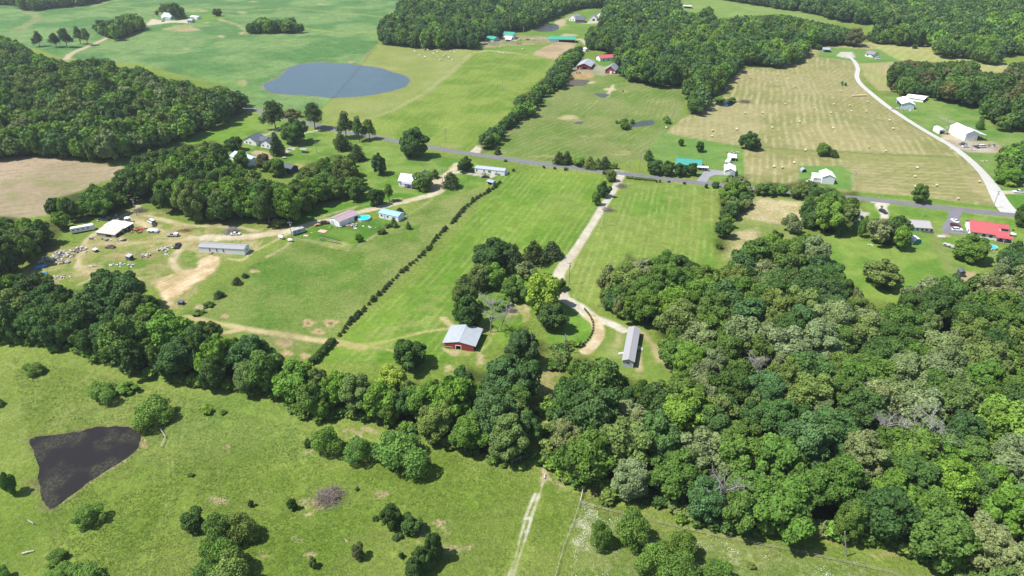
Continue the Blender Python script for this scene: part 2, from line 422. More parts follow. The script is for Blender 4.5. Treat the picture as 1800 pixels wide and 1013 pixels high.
blob(770, 258, 90, 8, A(176, 176, 116), None, feather=3, namp=3, strength=.6, patchy=.4)
# farm strip at the top
paint('poly', [(836, 86), (900, 56), (960, 35), (1010, 15), (1060, 12), (1062, 30), (1055, 60), (1030, 60), (1015, 72), (985, 75), (975, 104), (900, 92)], A(138, 170, 74), A(120, 160, 62), vscale=30, feather=2, namp=1, label='lawn')
paint('poly', [(935, 96), (957, 82), (985, 72), (1014, 76), (1005, 90), (975, 105)], A(206, 186, 152), A(190, 168, 136), vscale=12, feather=1, namp=1, label='dirt_lot')
paint('poly', [(840, 82), (850, 66), (900, 62), (960, 64), (985, 72), (960, 78), (900, 80), (860, 84)], A(190, 176, 148), A(160, 150, 110), vscale=9, feather=2, namp=3, strength=.85, patchy=.3)
blob(985, 40, 20, 10, A(214, 196, 160), feather=2, namp=2); blob(1000, 62, 30, 5, A(205, 190, 160), feather=2, namp=1)
paint('line', [(975, 52), (985, 45), (990, 36), (1010, 25)], A(206, 190, 156), None, w=6, feather=3, namp=2, strength=.7)
paint('poly', [(998, 104), (1080, 105), (1085, 130), (1060, 133), (1000, 128)], A(200, 194, 184), A(176, 170, 150), feather=2, namp=1, strength=.8)
paint('poly', [(1040, 108), (1070, 100), (1090, 98), (1085, 112), (1060, 118)], A(104, 160, 56), None, feather=1, namp=1)
paint('poly', [(990, 130), (1035, 128), (1045, 133), (1040, 140), (992, 138)], A(206, 176, 132), A(190, 156, 112), vscale=5, feather=1, namp=.8, label='dirt_lot')
# centre pasture
paint('poly', [(1045, 135), (1090, 132), (1160, 157), (1210, 160), (1200, 200), (1170, 232), (1160, 268), (1080, 290), (960, 285), (880, 270), (868, 262), (900, 215), (945, 165), (990, 150)],
      A(112, 148, 58), A(140, 158, 88), vscale=26, feather=2, namp=2, label='pasture_field', stripes=[(.75, 1, 4.5, A(172, 174, 122), .45, 8)])
paint('poly', [(1120, 175), (1190, 175), (1185, 215), (1110, 200)], A(140, 158, 84), None, feather=5, namp=3, strength=.6, stripes=[(*SD((1150, 215), (1165, 175)), 4.2, A(186, 184, 130), .9, 0)])
paint('poly', [(1010, 175), (1060, 175), (1050, 200), (1000, 205)], A(130, 154, 76), None, feather=5, namp=3, strength=.6, stripes=[(*SD((1015, 205), (1050, 175)), 4.2, A(180, 180, 128), .9, 0)])
blob(1000, 207, 34, 9, A(206, 194, 150), feather=2, namp=2.5, nscale=5); blob(1073, 157, 20, 6, A(222, 206, 176), feather=1, namp=1)
paint('line', [(1073, 160), (1066, 170), (1078, 150)], A(222, 206, 176), None, w=3, feather=1, namp=1)
blob(1098, 161, 16, 2.5, A(206, 190, 150), feather=1, namp=1); blob(1035, 145, 26, 4, A(216, 200, 166), feather=1, namp=1)
for q in [(1015, 213, 12, 3), (1100, 270, 60, 8), (1040, 240, 40, 5), (960, 275, 40, 5)]: blob(*q, A(176, 176, 118), feather=2, namp=2, patchy=.45)
# lawn round the green-roofed house
paint('poly', [(1150, 245), (1168, 232), (1305, 258), (1310, 305), (1290, 318), (1150, 300), (1135, 290)], A(118, 162, 76), A(134, 170, 86), vscale=14, feather=1, namp=.8, label='lawn')
# hay fields right
HG = A(158, 160, 100); HG2 = A(182, 174, 124); HL = A(208, 202, 156)
paint('poly', [(1170, 233), (1195, 212), (1262, 172), (1300, 122), (1345, 119), (1412, 92), (1440, 78), (1500, 74), (1560, 80), (1505, 100), (1512, 135), (1530, 165), (1600, 220), (1700, 275), (1740, 312), (1762, 368), (1640, 352), (1510, 342), (1440, 328), (1350, 325), (1312, 318), (1306, 258)],
      HG, HG2, vscale=28, feather=1.5, namp=1, label='hay_field', stripes=[(*SD((1412, 250), (1385, 120)), 4.8, HL, .75, 8)])
paint('poly', [(1180, 235), (1230, 205), (1330, 190), (1340, 225), (1300, 255)], HG2, A(188, 182, 134), vscale=14, feather=4, namp=3, strength=.7, stripes=[(1, .6, 4.6, A(210, 200, 156), .7, 9)])
paint('poly', [(1405, 120), (1500, 110), (1520, 160), (1640, 240), (1560, 240), (1480, 190)], A(178, 168, 122), A(160, 160, 100), vscale=14, feather=8, namp=5, strength=.6, stripes=[(.75, -1, 5, HL, .6, 3)])
paint('poly', [(1310, 262), (1400, 262), (1690, 278), (1690, 290), (1500, 285), (1400, 272), (1320, 275)], A(158, 164, 98), None, feather=3, namp=1.5, strength=.85)
paint('poly', [(1470, 285), (1700, 290), (1740, 315), (1755, 360), (1640, 345), (1510, 335), (1500, 305)], HG2, HG, vscale=30, feather=3, namp=2, strength=.95, stripes=[(1, -.22, 5.2, HL, .6, 4)])
paint('poly', [(1312, 262), (1400, 278), (1402, 318), (1350, 325), (1312, 315)], HG2, HG, vscale=20, feather=1, namp=1, stripes=[(*SD((1355, 320), (1352, 268)), 4.3, HL, .75, 3)])
paint('line', [(1320, 258), (1400, 263), (1560, 272), (1680, 277)], A(128, 150, 76), None, w=2.5, feather=1, namp=1)
paint('poly', [(1404, 292), (1480, 292), (1498, 305), (1498, 335), (1440, 330), (1405, 318)], A(116, 164, 74), A(132, 172, 84), vscale=10, feather=1, namp=.6, label='lawn')
paint('line', [(1510, 341), (1640, 353), (1762, 370)], A(120, 162, 60), None, w=7, feather=1, namp=1)
paint('poly', [(1440, 84), (1490, 85), (1560, 88), (1590, 100), (1585, 108), (1500, 108), (1440, 100)], A(112, 160, 74), A(128, 168, 84), feather=2, namp=1.5, label='lawn')
paint('poly', [(1508, 112), (1575, 108), (1562, 135), (1570, 160), (1545, 160), (1520, 135)], A(180, 184, 116), A(190, 180, 132), vscale=16, feather=2, namp=1.5, stripes=[(.5, 1, 5, HL, .5, 8)])
paint('poly', [(1520, 74), (1640, 78), (1660, 98), (1750, 112), (1860, 112), (1860, 120), (1770, 128), (1690, 128), (1650, 112), (1580, 106)], A(190, 192, 126), A(178, 186, 110), vscale=25, feather=1.5, namp=1, label='hay_field', stripes=[(1, -.5, 5, A(212, 208, 150), .55, 5)])
paint('poly', [(1200, -60), (1250, -2), (1330, 8), (1400, 20), (1450, 32), (1480, 40), (1420, 42), (1370, 28), (1290, 28), (1250, 35), (1200, 20)], A(138, 172, 84), A(150, 178, 96), vscale=40, feather=2, namp=1, label='pasture_field')
paint('poly', [(1525, 43), (1575, 42), (1578, 52), (1530, 53)], A(140, 180, 84), None, feather=2, namp=1)
paint('poly', [(1275, 52), (1305, 52), (1305, 84), (1280, 88)], A(120, 162, 70), None, feather=2, namp=1)
# green paddocks by the white barns
paint('poly', [(1545, 162), (1600, 168), (1660, 178), (1745, 188), (1735, 222), (1870, 232), (1870, 345), (1745, 335), (1735, 305), (1695, 270), (1610, 222)], A(114, 158, 68), A(142, 170, 90), vscale=14, feather=1.5, namp=1, label='paddock')
paint('poly', [(1655, 240), (1690, 246), (1745, 250), (1770, 262), (1770, 270), (1700, 268), (1665, 255)], A(206, 198, 184), A(190, 178, 152), vscale=6, feather=1.5, namp=1.5, label='gravel_yard')
paint('poly', [(1655, 232), (1690, 232), (1690, 248), (1660, 246)], A(216, 200, 166), None, feather=1.5, namp=1.5)
blob(1755, 196, 40, 3, A(214, 196, 160), feather=2, namp=1); blob(1765, 268, 22, 8, A(196, 132, 90), A(206, 150, 110), feather=1, namp=1)
blob(1570, 166, 40, 8, A(126, 148, 76), feather=2, namp=1)
# patch behind the strip of trees, lawn in front of the right houses
paint('poly', [(1283, 352), (1330, 345), (1420, 350), (1425, 380), (1415, 420), (1330, 440), (1275, 455), (1282, 405)], A(132, 160, 76), A(156, 170, 96), feather=2, namp=1.5, label='pasture_field')
paint('poly', [(1330, 348), (1410, 355), (1415, 395), (1350, 390), (1300, 380)], A(222, 208, 170), A(200, 190, 140), vscale=7, feather=3, namp=3, patchy=.08)
paint('poly', [(1275, 455), (1285, 410), (1330, 402), (1325, 440)], A(218, 202, 160), A(182, 180, 122), vscale=6, feather=3, namp=3, patchy=.2)
paint('poly', [(1520, 355), (1560, 350), (1780, 382), (1860, 395), (1860, 460), (1740, 470), (1700, 520), (1560, 530), (1480, 520), (1445, 415), (1500, 400)], A(116, 160, 58), A(146, 176, 80), vscale=10, feather=2, namp=2, label='lawn')
paint('line', [(1480, 415), (1490, 440), (1500, 480), (1530, 470), (1580, 462), (1640, 450)], A(152, 180, 84), None, w=6, feather=3, namp=2, strength=.6, sm=True)
paint('line', [(1640, 400), (1648, 430), (1668, 470), (1695, 500)], A(166, 172, 110), None, w=5, feather=3, namp=2, strength=.6, patchy=.3)
paint('poly', [(1690, 476), (1712, 480), (1715, 500), (1690, 492)], A(208, 188, 150), None, feather=2, namp=2)
blob(1655, 415, 24, 8, A(204, 186, 160), feather=1, namp=1)
paint('poly', [(1765, 343), (1870, 343), (1870, 385), (1790, 378)], A(100, 158, 52), None, feather=1, namp=.5)
# clearing with the mobile home on the right
paint('poly', [(1060, 555), (1095, 565), (1130, 575), (1150, 610), (1210, 675), (1150, 670), (1090, 650), (1040, 612), (1060, 590), (1080, 570)], A(132, 162, 72), A(152, 172, 92), vscale=9, feather=1.5, namp=1.5, label='lawn')
paint('line', [(1128, 585), (1150, 610), (1158, 635)], A(202, 184, 146), None, w=2.4, feather=1.2, namp=1, strength=.85, patchy=.25)
paint('line', [(1165, 635), (1190, 660), (1205, 675)], A(202, 184, 146), None, w=1.5, feather=1, namp=.6, strength=.85)
paint('line', [(1090, 585), (1083, 610), (1078, 630)], A(190, 186, 130), None, w=3, feather=1.5, namp=1.5, patchy=.45)
paint('line', [(1123, 620), (1124, 650)], A(204, 188, 152), None, w=2.5, feather=1, namp=1, patchy=.35)
paint('poly', [(975, 535), (1010, 530), (1040, 560), (1042, 590), (1015, 612), (990, 620), (960, 600)], A(104, 156, 46), A(128, 172, 66), vscale=8, feather=1, namp=1, label='lawn')
# barn yard
for pts, w in [([(600, 605), (640, 606), (680, 600), (740, 585), (790, 578), (800, 580)], 1.6), ([(780, 560), (795, 575), (800, 585)], 3.0), ([(778, 612), (790, 618), (815, 622), (845, 615), (862, 600), (858, 592)], 1.2), ([(640, 608), (680, 615), (720, 622)], 1.4)]:
    paint('line', pts, A(214, 202, 152), A(190, 192, 116), w=w, feather=.8, namp=.8, strength=.85, sm=True, patchy=.25)
for q in [(805, 620, 34, 14), (787, 648, 18, 14), (843, 632, 14, 24), (848, 580, 20, 10), (812, 576, 40, 8), (865, 585, 16, 8), (900, 545, 34, 26), (925, 550, 12, 34), (962, 655, 24, 30), (940, 670, 30, 20)]:
    blob(*q, A(206, 190, 152), A(176, 178, 110), vscale=3, feather=.8, namp=1, nscale=2.5, patchy=.3)
# left pasture tracks, feeding rings
for pts, w in [([(325, 558), (350, 562), (400, 572), (440, 580), (500, 590), (560, 600), (600, 606), (625, 608)], 2.6), ([(520, 592), (590, 602), (640, 612)], 3.5), ([(395, 585), (440, 578)], 2)]:
    paint('line', pts, A(224, 206, 160), A(196, 188, 124), w=w, feather=1, namp=1, strength=.9, sm=True, label='dirt_track')
for q in [(542, 568, 24, 15), (581, 568, 24, 13), (559, 583, 24, 11), (500, 603, 34, 16), (503, 621, 22, 10), (536, 626, 18, 11), (395, 556, 12, 8), (447, 477, 20, 6), (452, 400, 10, 6), (420, 493, 8, 4)]:
    blob(*q, A(214, 186, 146), A(200, 174, 138), vscale=2, feather=.6, namp=.5)
blob(500, 598, 60, 26, A(160, 158, 110), A(136, 128, 100), vscale=4, feather=3, namp=2, strength=.5)
for q in [(542, 569, 8, 5), (582, 569, 10, 6), (561, 583, 7, 3)]: blob(*q, A(132, 140, 80), feather=.4, namp=.2)
# fenced garden edges
for pts in [[(515, 420), (545, 424), (580, 432), (615, 441)], [(622, 440), (650, 420), (668, 408)], [(515, 421), (500, 435), (470, 452)], [(700, 385), (740, 365), (760, 350)]]:
    paint('line', pts, A(196, 188, 140), A(170, 176, 110), w=1.6, feather=1, namp=.7, strength=.9)
paint('poly', [(620, 440), (740, 365), (800, 340), (840, 345), (760, 420), (700, 450), (640, 460)], A(160, 172, 100), A(112, 150, 54), vscale=10, feather=6, namp=5, strength=.6)
paint('poly', [(560, 432), (575, 420), (625, 430), (618, 440)], A(162, 176, 86), A(190, 190, 130), vscale=4, feather=1, namp=1, strength=.8)
# junk yard
paint('poly', [(160, 420), (180, 400), (225, 375), (260, 380), (330, 395), (410, 395), (510, 395), (500, 415), (440, 440), (400, 450), (320, 540), (300, 540), (270, 510), (200, 480), (90, 500), (30, 480), (110, 440)], A(136, 158, 70), A(158, 166, 94), vscale=14, feather=3, namp=3, label='dirt_yard')
paint('poly', [(185, 440), (300, 430), (310, 470), (300, 510), (220, 475), (150, 470)], A(104, 150, 46), A(140, 158, 76), vscale=9, feather=3, namp=3, strength=.8)
paint('poly', [(320, 430), (355, 445), (345, 470), (310, 465)], A(104, 150, 48), None, feather=3, namp=2, strength=.8)
for q in [(215, 448, 40, 20), (260, 447, 50, 18), (110, 445, 80, 24), (260, 375, 70, 8)]: blob(*q, A(196, 168, 132), A(166, 158, 98), vscale=4, feather=2, namp=2, strength=.7)
for pts, w in [([(140, 500), (165, 485), (140, 470), (142, 450), (155, 435), (150, 425), (175, 405), (205, 385), (235, 370), (245, 360)], 3.0), ([(155, 432), (190, 428), (240, 427), (300, 423), (350, 420), (400, 418), (460, 412), (500, 400)], 3.2),
               ([(235, 385), (255, 395), (275, 405), (310, 413), (350, 420)], 4.0), ([(245, 375), (300, 390), (340, 397), (420, 400), (450, 408)], 3.0), ([(362, 422), (330, 428), (308, 448), (305, 465), (318, 478), (345, 480)], 3.8),
               ([(460, 425), (440, 445), (425, 457), (400, 455)], 1.8), ([(450, 440), (500, 415), (520, 405)], 1.5)]:
    paint('line', pts, A(226, 210, 176), A(202, 190, 146), w=w, feather=1, namp=1.2, strength=.9, sm=True, label='dirt_track')
paint('poly', [(348, 417), (360, 412), (420, 413), (455, 410), (450, 420), (380, 424)], A(232, 222, 204), None, feather=1.2, namp=1, label='gravel_yard')
paint('poly', [(268, 492), (300, 483), (345, 472), (352, 455), (372, 450), (386, 450), (376, 478), (350, 495), (322, 512), (302, 535), (290, 542), (283, 520)], A(250, 230, 198), A(236, 208, 168), vscale=3.5, feather=1.2, namp=1.8, nscale=4, label='dirt_lot',
      stripes=[(1, 1.2, 2.0, A(206, 172, 128), .7, 5)])
paint('line', [(352, 495), (330, 520), (300, 545)], A(170, 164, 110), None, w=2, feather=1, namp=1, strength=.7)
blob(352, 540, 26, 10, A(200, 186, 152), feather=1, namp=1.5); blob(270, 497, 14, 12, A(186, 180, 130), feather=2, namp=1)
paint('poly', [(160, 420), (180, 400), (225, 375), (260, 380), (330, 395), (410, 395), (510, 395), (500, 415), (440, 440), (400, 450), (320, 540), (300, 540), (270, 510), (200, 480), (90, 500), (30, 480), (110, 440)], A(206, 188, 146), A(176, 170, 112), vscale=6, feather=3, namp=3, nscale=5, strength=.75, patchy=.53, seed=12)
paint('line', [(340, 178), (510, 209), (615, 234), (745, 257), (900, 281), (1050, 300), (1262, 325), (1522, 350), (1670, 367), (1870, 386)], A(176, 178, 124), A(120, 158, 66), w=9.5, feather=1, namp=1, strength=.6, sm=True)
# brown field on the left
paint('poly', [(-300, 275), (0, 279), (60, 276), (180, 288), (218, 294), (205, 312), (165, 325), (130, 340), (85, 350), (85, 378), (40, 384), (0, 380), (-300, 380)], A(200, 180, 156), A(184, 170, 140), vscale=25, feather=1.2, namp=1, label='bare_field',
      stripes=[(1, .35, 6, A(150, 140, 108), .5, 5)])
paint('poly', [(0, 320), (110, 305), (140, 325), (80, 350), (0, 365)], A(156, 158, 104), A(184, 166, 140), vscale=9, feather=6, namp=4, strength=.6)
# gravel lane to farmhouse, houses' yards
paint('line', [(115, 105), (130, 92), (160, 80), (190, 66), (225, 55), (255, 45), (270, 34)], A(212, 200, 172), None, w=6, feather=1, namp=.6, label='gravel_lane', sm=True)
paint('line', [(112, 108), (120, 115), (145, 118)], A(212, 196, 160), None, w=5, feather=1, namp=1)
paint('poly', [(255, 46), (268, 34), (285, 36), (310, 37), (330, 34), (332, 41), (300, 40), (275, 43)], A(224, 216, 200), None, feather=1, namp=.5)
paint('poly', [(440, 268), (452, 264), (470, 268), (480, 276), (478, 282), (465, 280), (450, 275)], A(206, 184, 150), None, feather=.8, namp=.6)
paint('line', [(442, 288), (452, 285), (462, 278)], A(200, 176, 146), None, w=3, feather=.8, namp=.6)
paint('line', [(680, 280), (700, 278), (760, 285)], A(176, 180, 116), None, w=2, feather=1.5, namp=1, patchy=.3)
blob(575, 280, 26, 10, A(182, 182, 120), feather=2, namp=1.5); blob(525, 292, 18, 8, A(190, 184, 120), feather=1, namp=1)
# forest floors get their own colour (outlines of the woods, see below)

# ------------------------------------------------------------------ woods (canopy outlines)
WOODS = {
 'the wood at the upper left': [(-90,55),(0,62),(30,75),(60,92),(110,105),(125,110),(150,102),(190,103),(205,120),(245,118),(265,130),(300,138),(330,140),(355,155),(385,150),(410,158),(430,170),(440,185),(437,197),(400,212),(350,238),(300,256),(265,266),(240,280),(205,282),(180,289),(110,281),(60,277),(0,280),(-90,280)],
 'the wood above the junk yard': [(205,310),(215,293),(250,268),(300,258),(345,250),(385,243),(400,258),(402,288),(425,292),(450,302),(470,312),(500,322),(520,300),(532,285),(560,276),(590,268),(622,272),(634,300),(642,335),(636,352),(610,350),(590,354),(560,362),(518,388),(500,398),(460,394),(420,392),(390,398),(350,393),(310,374),(290,378),(262,364),(245,356),(232,360),(220,375),(185,386),(170,392),(140,388),(122,398),(118,420),(110,442),(60,462),(30,477),(-90,495),(-90,372),(25,376),(45,380),(75,385),(83,372),(85,345),(110,342),(135,335),(165,318),(185,325)],
 'the belt of trees along the lower pasture': [(-90,492),(0,478),(30,480),(75,478),(110,500),(150,500),(172,478),(210,476),(240,503),(270,515),(285,540),(310,553),(325,572),(370,563),(400,580),(430,590),(460,612),(500,622),(525,642),(560,650),(600,655),(640,655),(690,668),(735,662),(760,665),(790,655),(805,636),(825,628),(850,643),(868,650),(872,618),(888,600),(900,575),(925,570),(950,585),(975,600),(978,640),(960,648),(945,680),(962,700),(952,730),(940,770),(948,800),(930,832),(880,827),(830,812),(790,792),(740,765),(700,762),(640,745),(600,735),(570,747),(530,740),(510,717),(470,702),(410,692),(340,682),(300,677),(270,670),(225,657),(200,642),(165,642),(150,627),(100,622),(50,609),(0,602),(-90,604)],
 'the big wood at the right': [(1048,500),(1055,478),(1080,455),(1100,438),(1130,452),(1180,443),(1240,458),(1265,470),(1310,430),(1335,412),(1365,406),(1380,425),(1400,405),(1440,410),(1452,430),(1470,470),(1500,500),(1530,518),(1545,535),(1600,520),(1615,490),(1640,480),(1680,485),(1690,500),(1712,505),(1725,478),(1745,458),(1760,432),(1800,425),(1900,425),(1980,1250),(1720,1040),(1660,1002),(1600,982),(1550,967),(1500,952),(1440,947),(1390,932),(1330,947),(1290,942),(1245,932),(1215,927),(1180,892),(1100,890),(1070,887),(1060,857),(1010,867),(990,842),(958,822),(962,740),(975,690),(980,650),(990,622),(1020,612),(1040,620),(1090,650),(1130,662),(1170,670),(1210,680),(1190,656),(1163,622),(1143,592),(1132,572),(1100,565),(1052,545)],
 'the tree line beside the mown meadow': [(1262,345),(1265,325),(1283,306),(1312,308),(1324,335),(1320,367),(1292,377),(1285,400),(1280,442),(1262,450),(1256,430),(1258,405),(1265,390),(1266,365)],
 'the hedgerow below the county road': [(1310,328),(1350,320),(1385,322),(1420,315),(1442,322),(1442,345),(1400,350),(1350,344),(1318,345)],
 'the clump beyond the bare patch': [(1416,360),(1425,332),(1450,318),(1475,333),(1510,331),(1527,345),(1525,367),(1507,380),(1507,412),(1470,418),(1450,418),(1412,398),(1410,380)],
 'the clump beside the long grey-roofed home': [(1505,395),(1520,380),(1545,380),(1560,375),(1585,380),(1602,390),(1600,420),(1590,440),(1560,442),(1530,430),(1508,420)],
 'the wood in the upper middle': [(1062,12),(1080,-30),(1190,-30),(1197,18),(1225,24),(1250,8),(1255,35),(1300,28),(1370,25),(1420,35),(1470,45),(1505,52),(1522,78),(1480,78),(1440,80),(1412,87),(1415,102),(1400,112),(1370,117),(1300,115),(1295,132),(1275,144),(1267,167),(1247,182),(1235,199),(1212,204),(1200,200),(1205,185),(1218,155),(1160,157),(1110,147),(1083,132),(1078,110),(1088,98),(1050,90),(1028,90),(1030,68),(1035,48),(1050,42)],
 'the wood behind the yellow-green pasture': [(715,-60),(703,5),(693,22),(678,28),(666,45),(662,60),(667,77),(700,78),(730,82),(800,87),(836,88),(838,73),(860,68),(900,57),(930,51),(960,36),(1000,19),(1062,10),(1085,-60)],
 'the wood on the far hill': [(1240,-90),(1240,-32),(1250,-4),(1330,8),(1400,18),(1450,30),(1478,38),(1530,43),(1576,43),(1578,54),(1525,54),(1515,72),(1570,77),(1640,80),(1645,92),(1660,100),(1700,102),(1720,110),(1752,114),(1757,97),(1800,100),(1990,100),(1990,-90)],
 'the wood behind the white barns': [(1562,150),(1560,128),(1570,108),(1600,106),(1650,109),(1710,108),(1720,124),(1745,127),(1775,130),(1780,108),(1990,100),(1990,235),(1800,231),(1770,230),(1740,224),(1728,208),(1765,198),(1765,188),(1740,192),(1700,188),(1660,181),(1630,173),(1600,171),(1575,165)],
 'the trees at the right edge by the dirt pile': [(1758,275),(1775,250),(1800,243),(1990,238),(1990,322),(1790,322),(1765,312),(1750,300)],
 'the long hedgerow beside the pastures': [(1026,78),(1022,107),(1005,122),(992,152),(962,164),(945,177),(940,202),(905,217),(895,227),(880,242),(868,264),(850,270),(843,250),(852,233),(880,213),(900,198),(905,173),(935,156),(945,143),(965,128),(975,108),(990,93)],
 'the clump beside the farmhouse lane': [(165,52),(173,36),(205,33),(215,23),(240,23),(254,38),(255,53),(235,60),(205,70),(190,67),(170,62)],
 'the trees around the white farmhouse': [(264,32),(268,20),(285,5),(305,5),(324,18),(324,32),(308,33),(300,20),(282,22),(272,34)],
 'the clump in the crop field': [(428,55),(435,40),(462,30),(478,36),(510,30),(540,50),(540,57),(490,58),(435,60)],
 'the wood at the upper left corner': [(-90,-60),(190,-60),(200,-10),(180,3),(100,12),(60,20),(40,18),(20,8),(-90,8)],
}
WORD = list(WOODS)
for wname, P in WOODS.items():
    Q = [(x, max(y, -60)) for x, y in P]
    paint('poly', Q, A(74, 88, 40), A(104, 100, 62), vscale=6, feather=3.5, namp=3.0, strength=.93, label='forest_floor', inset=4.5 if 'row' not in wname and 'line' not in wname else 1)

# lanes painted after the floors
GR = A(238, 232, 220); GR2 = A(222, 214, 198); TAN = A(238, 222, 190)
def lane(pts, w, c1=GR, c2=GR2, name='gravel_driveway', feather=.5, namp=.35, strength=1, sm=True, patchy=0):
    paint('line', pts, c1, c2, w=w, vscale=5, feather=feather, namp=namp, nscale=3, strength=strength, label=name, sm=sm, patchy=patchy)
lane([(1093, 306), (1084, 325), (1070, 347), (1055, 371), (1040, 396), (1022, 424), (1005, 449), (990, 467), (981, 485), (982, 505), (993, 526), (1018, 540), (1033, 553), (1046, 561), (1062, 565), (1082, 573), (1096, 581)], [4.2, 4.2, 4.2, 4.2, 4.2, 4.4, 4.6, 5, 5, 5, 5, 5.5, 5.5, 5.5, 4.5, 4, 3.6], sm=False)
paint('poly', [(978, 470), (1000, 455), (1005, 462), (992, 480), (990, 500), (978, 505)], GR, GR2, feather=.6, namp=.4, label='gravel_driveway')
lane([(1036, 556), (1048, 568), (1053, 582), (1050, 596), (1040, 608), (1030, 617)], 4.6, TAN, A(214, 192, 152))
lane([(1000, 478), (1010, 458), (1018, 440)], 1.0, A(232, 214, 160), A(180, 190, 110), strength=.8)
lane([(1010, 452), (1022, 430)], 1.6, A(226, 208, 168))
lane([(1084, 302), (1102, 306)], 6, A(214, 206, 186))
lane([(803, 289), (795, 300), (784, 308), (776, 320), (774, 333), (760, 342), (705, 356), (640, 371), (600, 382), (550, 393), (500, 408), (460, 414), (420, 417), (360, 418)], 5.2, A(238, 226, 204), A(222, 206, 176), 'gravel_lane', .9, .9)
paint('poly', [(776, 312), (782, 330), (775, 338), (755, 336), (745, 322)], A(224, 210, 182), A(206, 190, 156), feather=1, namp=1, label='gravel_lane')
lane([(560, 384), (620, 366), (700, 350)], 3.0, A(206, 188, 150), A(150, 168, 90), 'gravel_lane', 1.5, 2, .8, patchy=.3)
lane([(797, 303), (820, 304), (845, 308), (862, 311), (872, 304)], 3.6, A(220, 212, 194), GR2, 'gravel_lane')
paint('poly', [(822, 271), (838, 255), (847, 262), (840, 275)], GR, GR2, feather=.8, namp=.5, label='gravel_lane')
lane([(842, 258), (866, 238), (885, 214)], 3, GR2, A(170, 172, 120), 'gravel_lane')
lane([(1535, 355), (1556, 357), (1548, 362), (1553, 372), (1556, 385), (1556, 395)], [3, 5, 6, 4.5, 4, 4], A(228, 224, 214), GR, 'gravel_driveway', sm=False)
paint('poly', [(1503, 376), (1512, 372), (1528, 374), (1526, 380), (1510, 383)], A(216, 210, 196), feather=.8, namp=.5, label='gravel_yard')
paint('poly', [(1470, 99), (1476, 92), (1498, 92), (1504, 101), (1492, 103)], A(222, 220, 212), feather=.5, namp=.4, label='gravel_yard')
lane([(1757, 340), (1780, 338), (1870, 342)], 4, A(216, 210, 194))
lane([(1690, 246), (1670, 243), (1652, 244)], 3.5, A(210, 204, 190)); lane([(1675, 262), (1700, 262), (1740, 266)], 4, A(206, 200, 186))
lane([(1030, 78), (1022, 70), (1012, 70)], 5, A(216, 210, 196)); lane([(1030, 40), (1060, 38)], 14, A(220, 216, 204), feather=2)
lane([(1000, 45), (975, 42)], 3, A(200, 190, 166), feather=2)
lane([(500, 243), (530, 235), (560, 229)], 2.6, A(214, 208, 194)); lane([(455, 238), (470, 236), (500, 222), (510, 214)], 3, A(160, 160, 160))
lane([(497, 268), (512, 262)], 5, A(214, 208, 194))
RT = A(232, 228, 214)
lane([(954, 847), (951, 860), (939, 895), (928, 932), (915, 972), (900, 1020), (880, 1080)], .8, RT, A(186, 190, 140), 'dirt_track', .3, .35, .95, patchy=.2)
lane([(941, 868), (926, 903), (917, 937), (907, 976), (893, 1020), (870, 1080)], .7, RT, A(180, 186, 130), 'dirt_track', .3, .4, .95, patchy=.3)
blob(929, 912, 12, 6, RT, feather=.3, namp=.4); blob(925, 935, 12, 5, RT, feather=.3, namp=.4)
paint('line', [(955, 845), (958, 815), (962, 780), (965, 740), (972, 700), (975, 680)], A(214, 196, 168), A(188, 168, 138), w=2.0, feather=.6, namp=.6, strength=.9, label='dirt_track')
paint('line', [(955, 838), (975, 845), (1000, 870)], A(196, 190, 150), None, w=1.6, feather=.8, namp=.8, patchy=.4)
paint('poly', [(950, 655), (985, 650), (985, 685), (945, 700)], A(138, 166, 78), A(176, 168, 112), vscale=4, feather=1, namp=1, strength=.9)
for o in (0, 9): paint('line', [(292 + o, 760), (294 + o, 800), (296 + o, 860), (288 + o, 900), (262 + o, 960), (252 + o, 1020)], A(166, 184, 100), None, w=.5, feather=.3, namp=.15, strength=.6, sm=True)
paint('line', [(330, 700), (326, 735), (318, 780)], A(160, 184, 94), None, w=.8, feather=.4, namp=.2, strength=.5)
blob(252, 782, 16, 14, A(218, 190, 146), feather=.5, namp=1.2, nscale=2, patchy=.3)
paint('line', [(1040, 893), (1120, 913), (1200, 935), (1330, 960), (1450, 985), (1600, 1020)], A(160, 150, 100), None, w=.9, feather=.5, namp=.6, strength=.5)
for q in [(1420, 942, 60, 10), (1560, 975, 60, 10), (1165, 893, 40, 10), (1050, 868, 30, 14), (1480, 952, 50, 8)]: blob(*q, A(188, 178, 120), feather=1, namp=1.4, nscale=3, patchy=.3)

lum = gcol.mean(1, keepdims=True); gcol[:] = (gcol * .96 + lum * .04) * 1.04 * np.array([1.02, 1.0, .90])
LK_ = [(462, 150), (480, 140), (497, 132), (506, 121), (530, 113), (560, 110), (600, 112), (640, 116), (665, 119), (690, 127), (712, 134), (719, 142), (710, 152), (690, 160), (650, 167), (620, 171), (580, 172), (540, 168), (500, 166), (475, 161), (462, 150)]
paint('line', LK_, A(150, 150, 112), A(170, 160, 126), w=5, feather=1.5, namp=1.5, nscale=5, vscale=6, strength=.8, sm=True, patchy=.2)
FG_ = [(52, 778), (64, 769), (100, 765), (140, 757), (185, 750), (225, 750), (240, 757), (247, 770), (240, 790), (215, 812), (170, 838), (130, 868), (95, 893), (85, 893), (75, 880), (72, 860), (68, 830), (62, 800), (52, 778)]
paint('line', FG_, A(120, 92, 74), A(150, 140, 100), w=1.3, feather=.5, namp=.5, nscale=2, vscale=3, strength=.9, sm=True)
paint('line', [(247, 770), (240, 790), (215, 812), (170, 838), (130, 868), (95, 893)], A(196, 188, 132), None, w=1.6, feather=.6, namp=.6, nscale=2, strength=.7, patchy=.2)
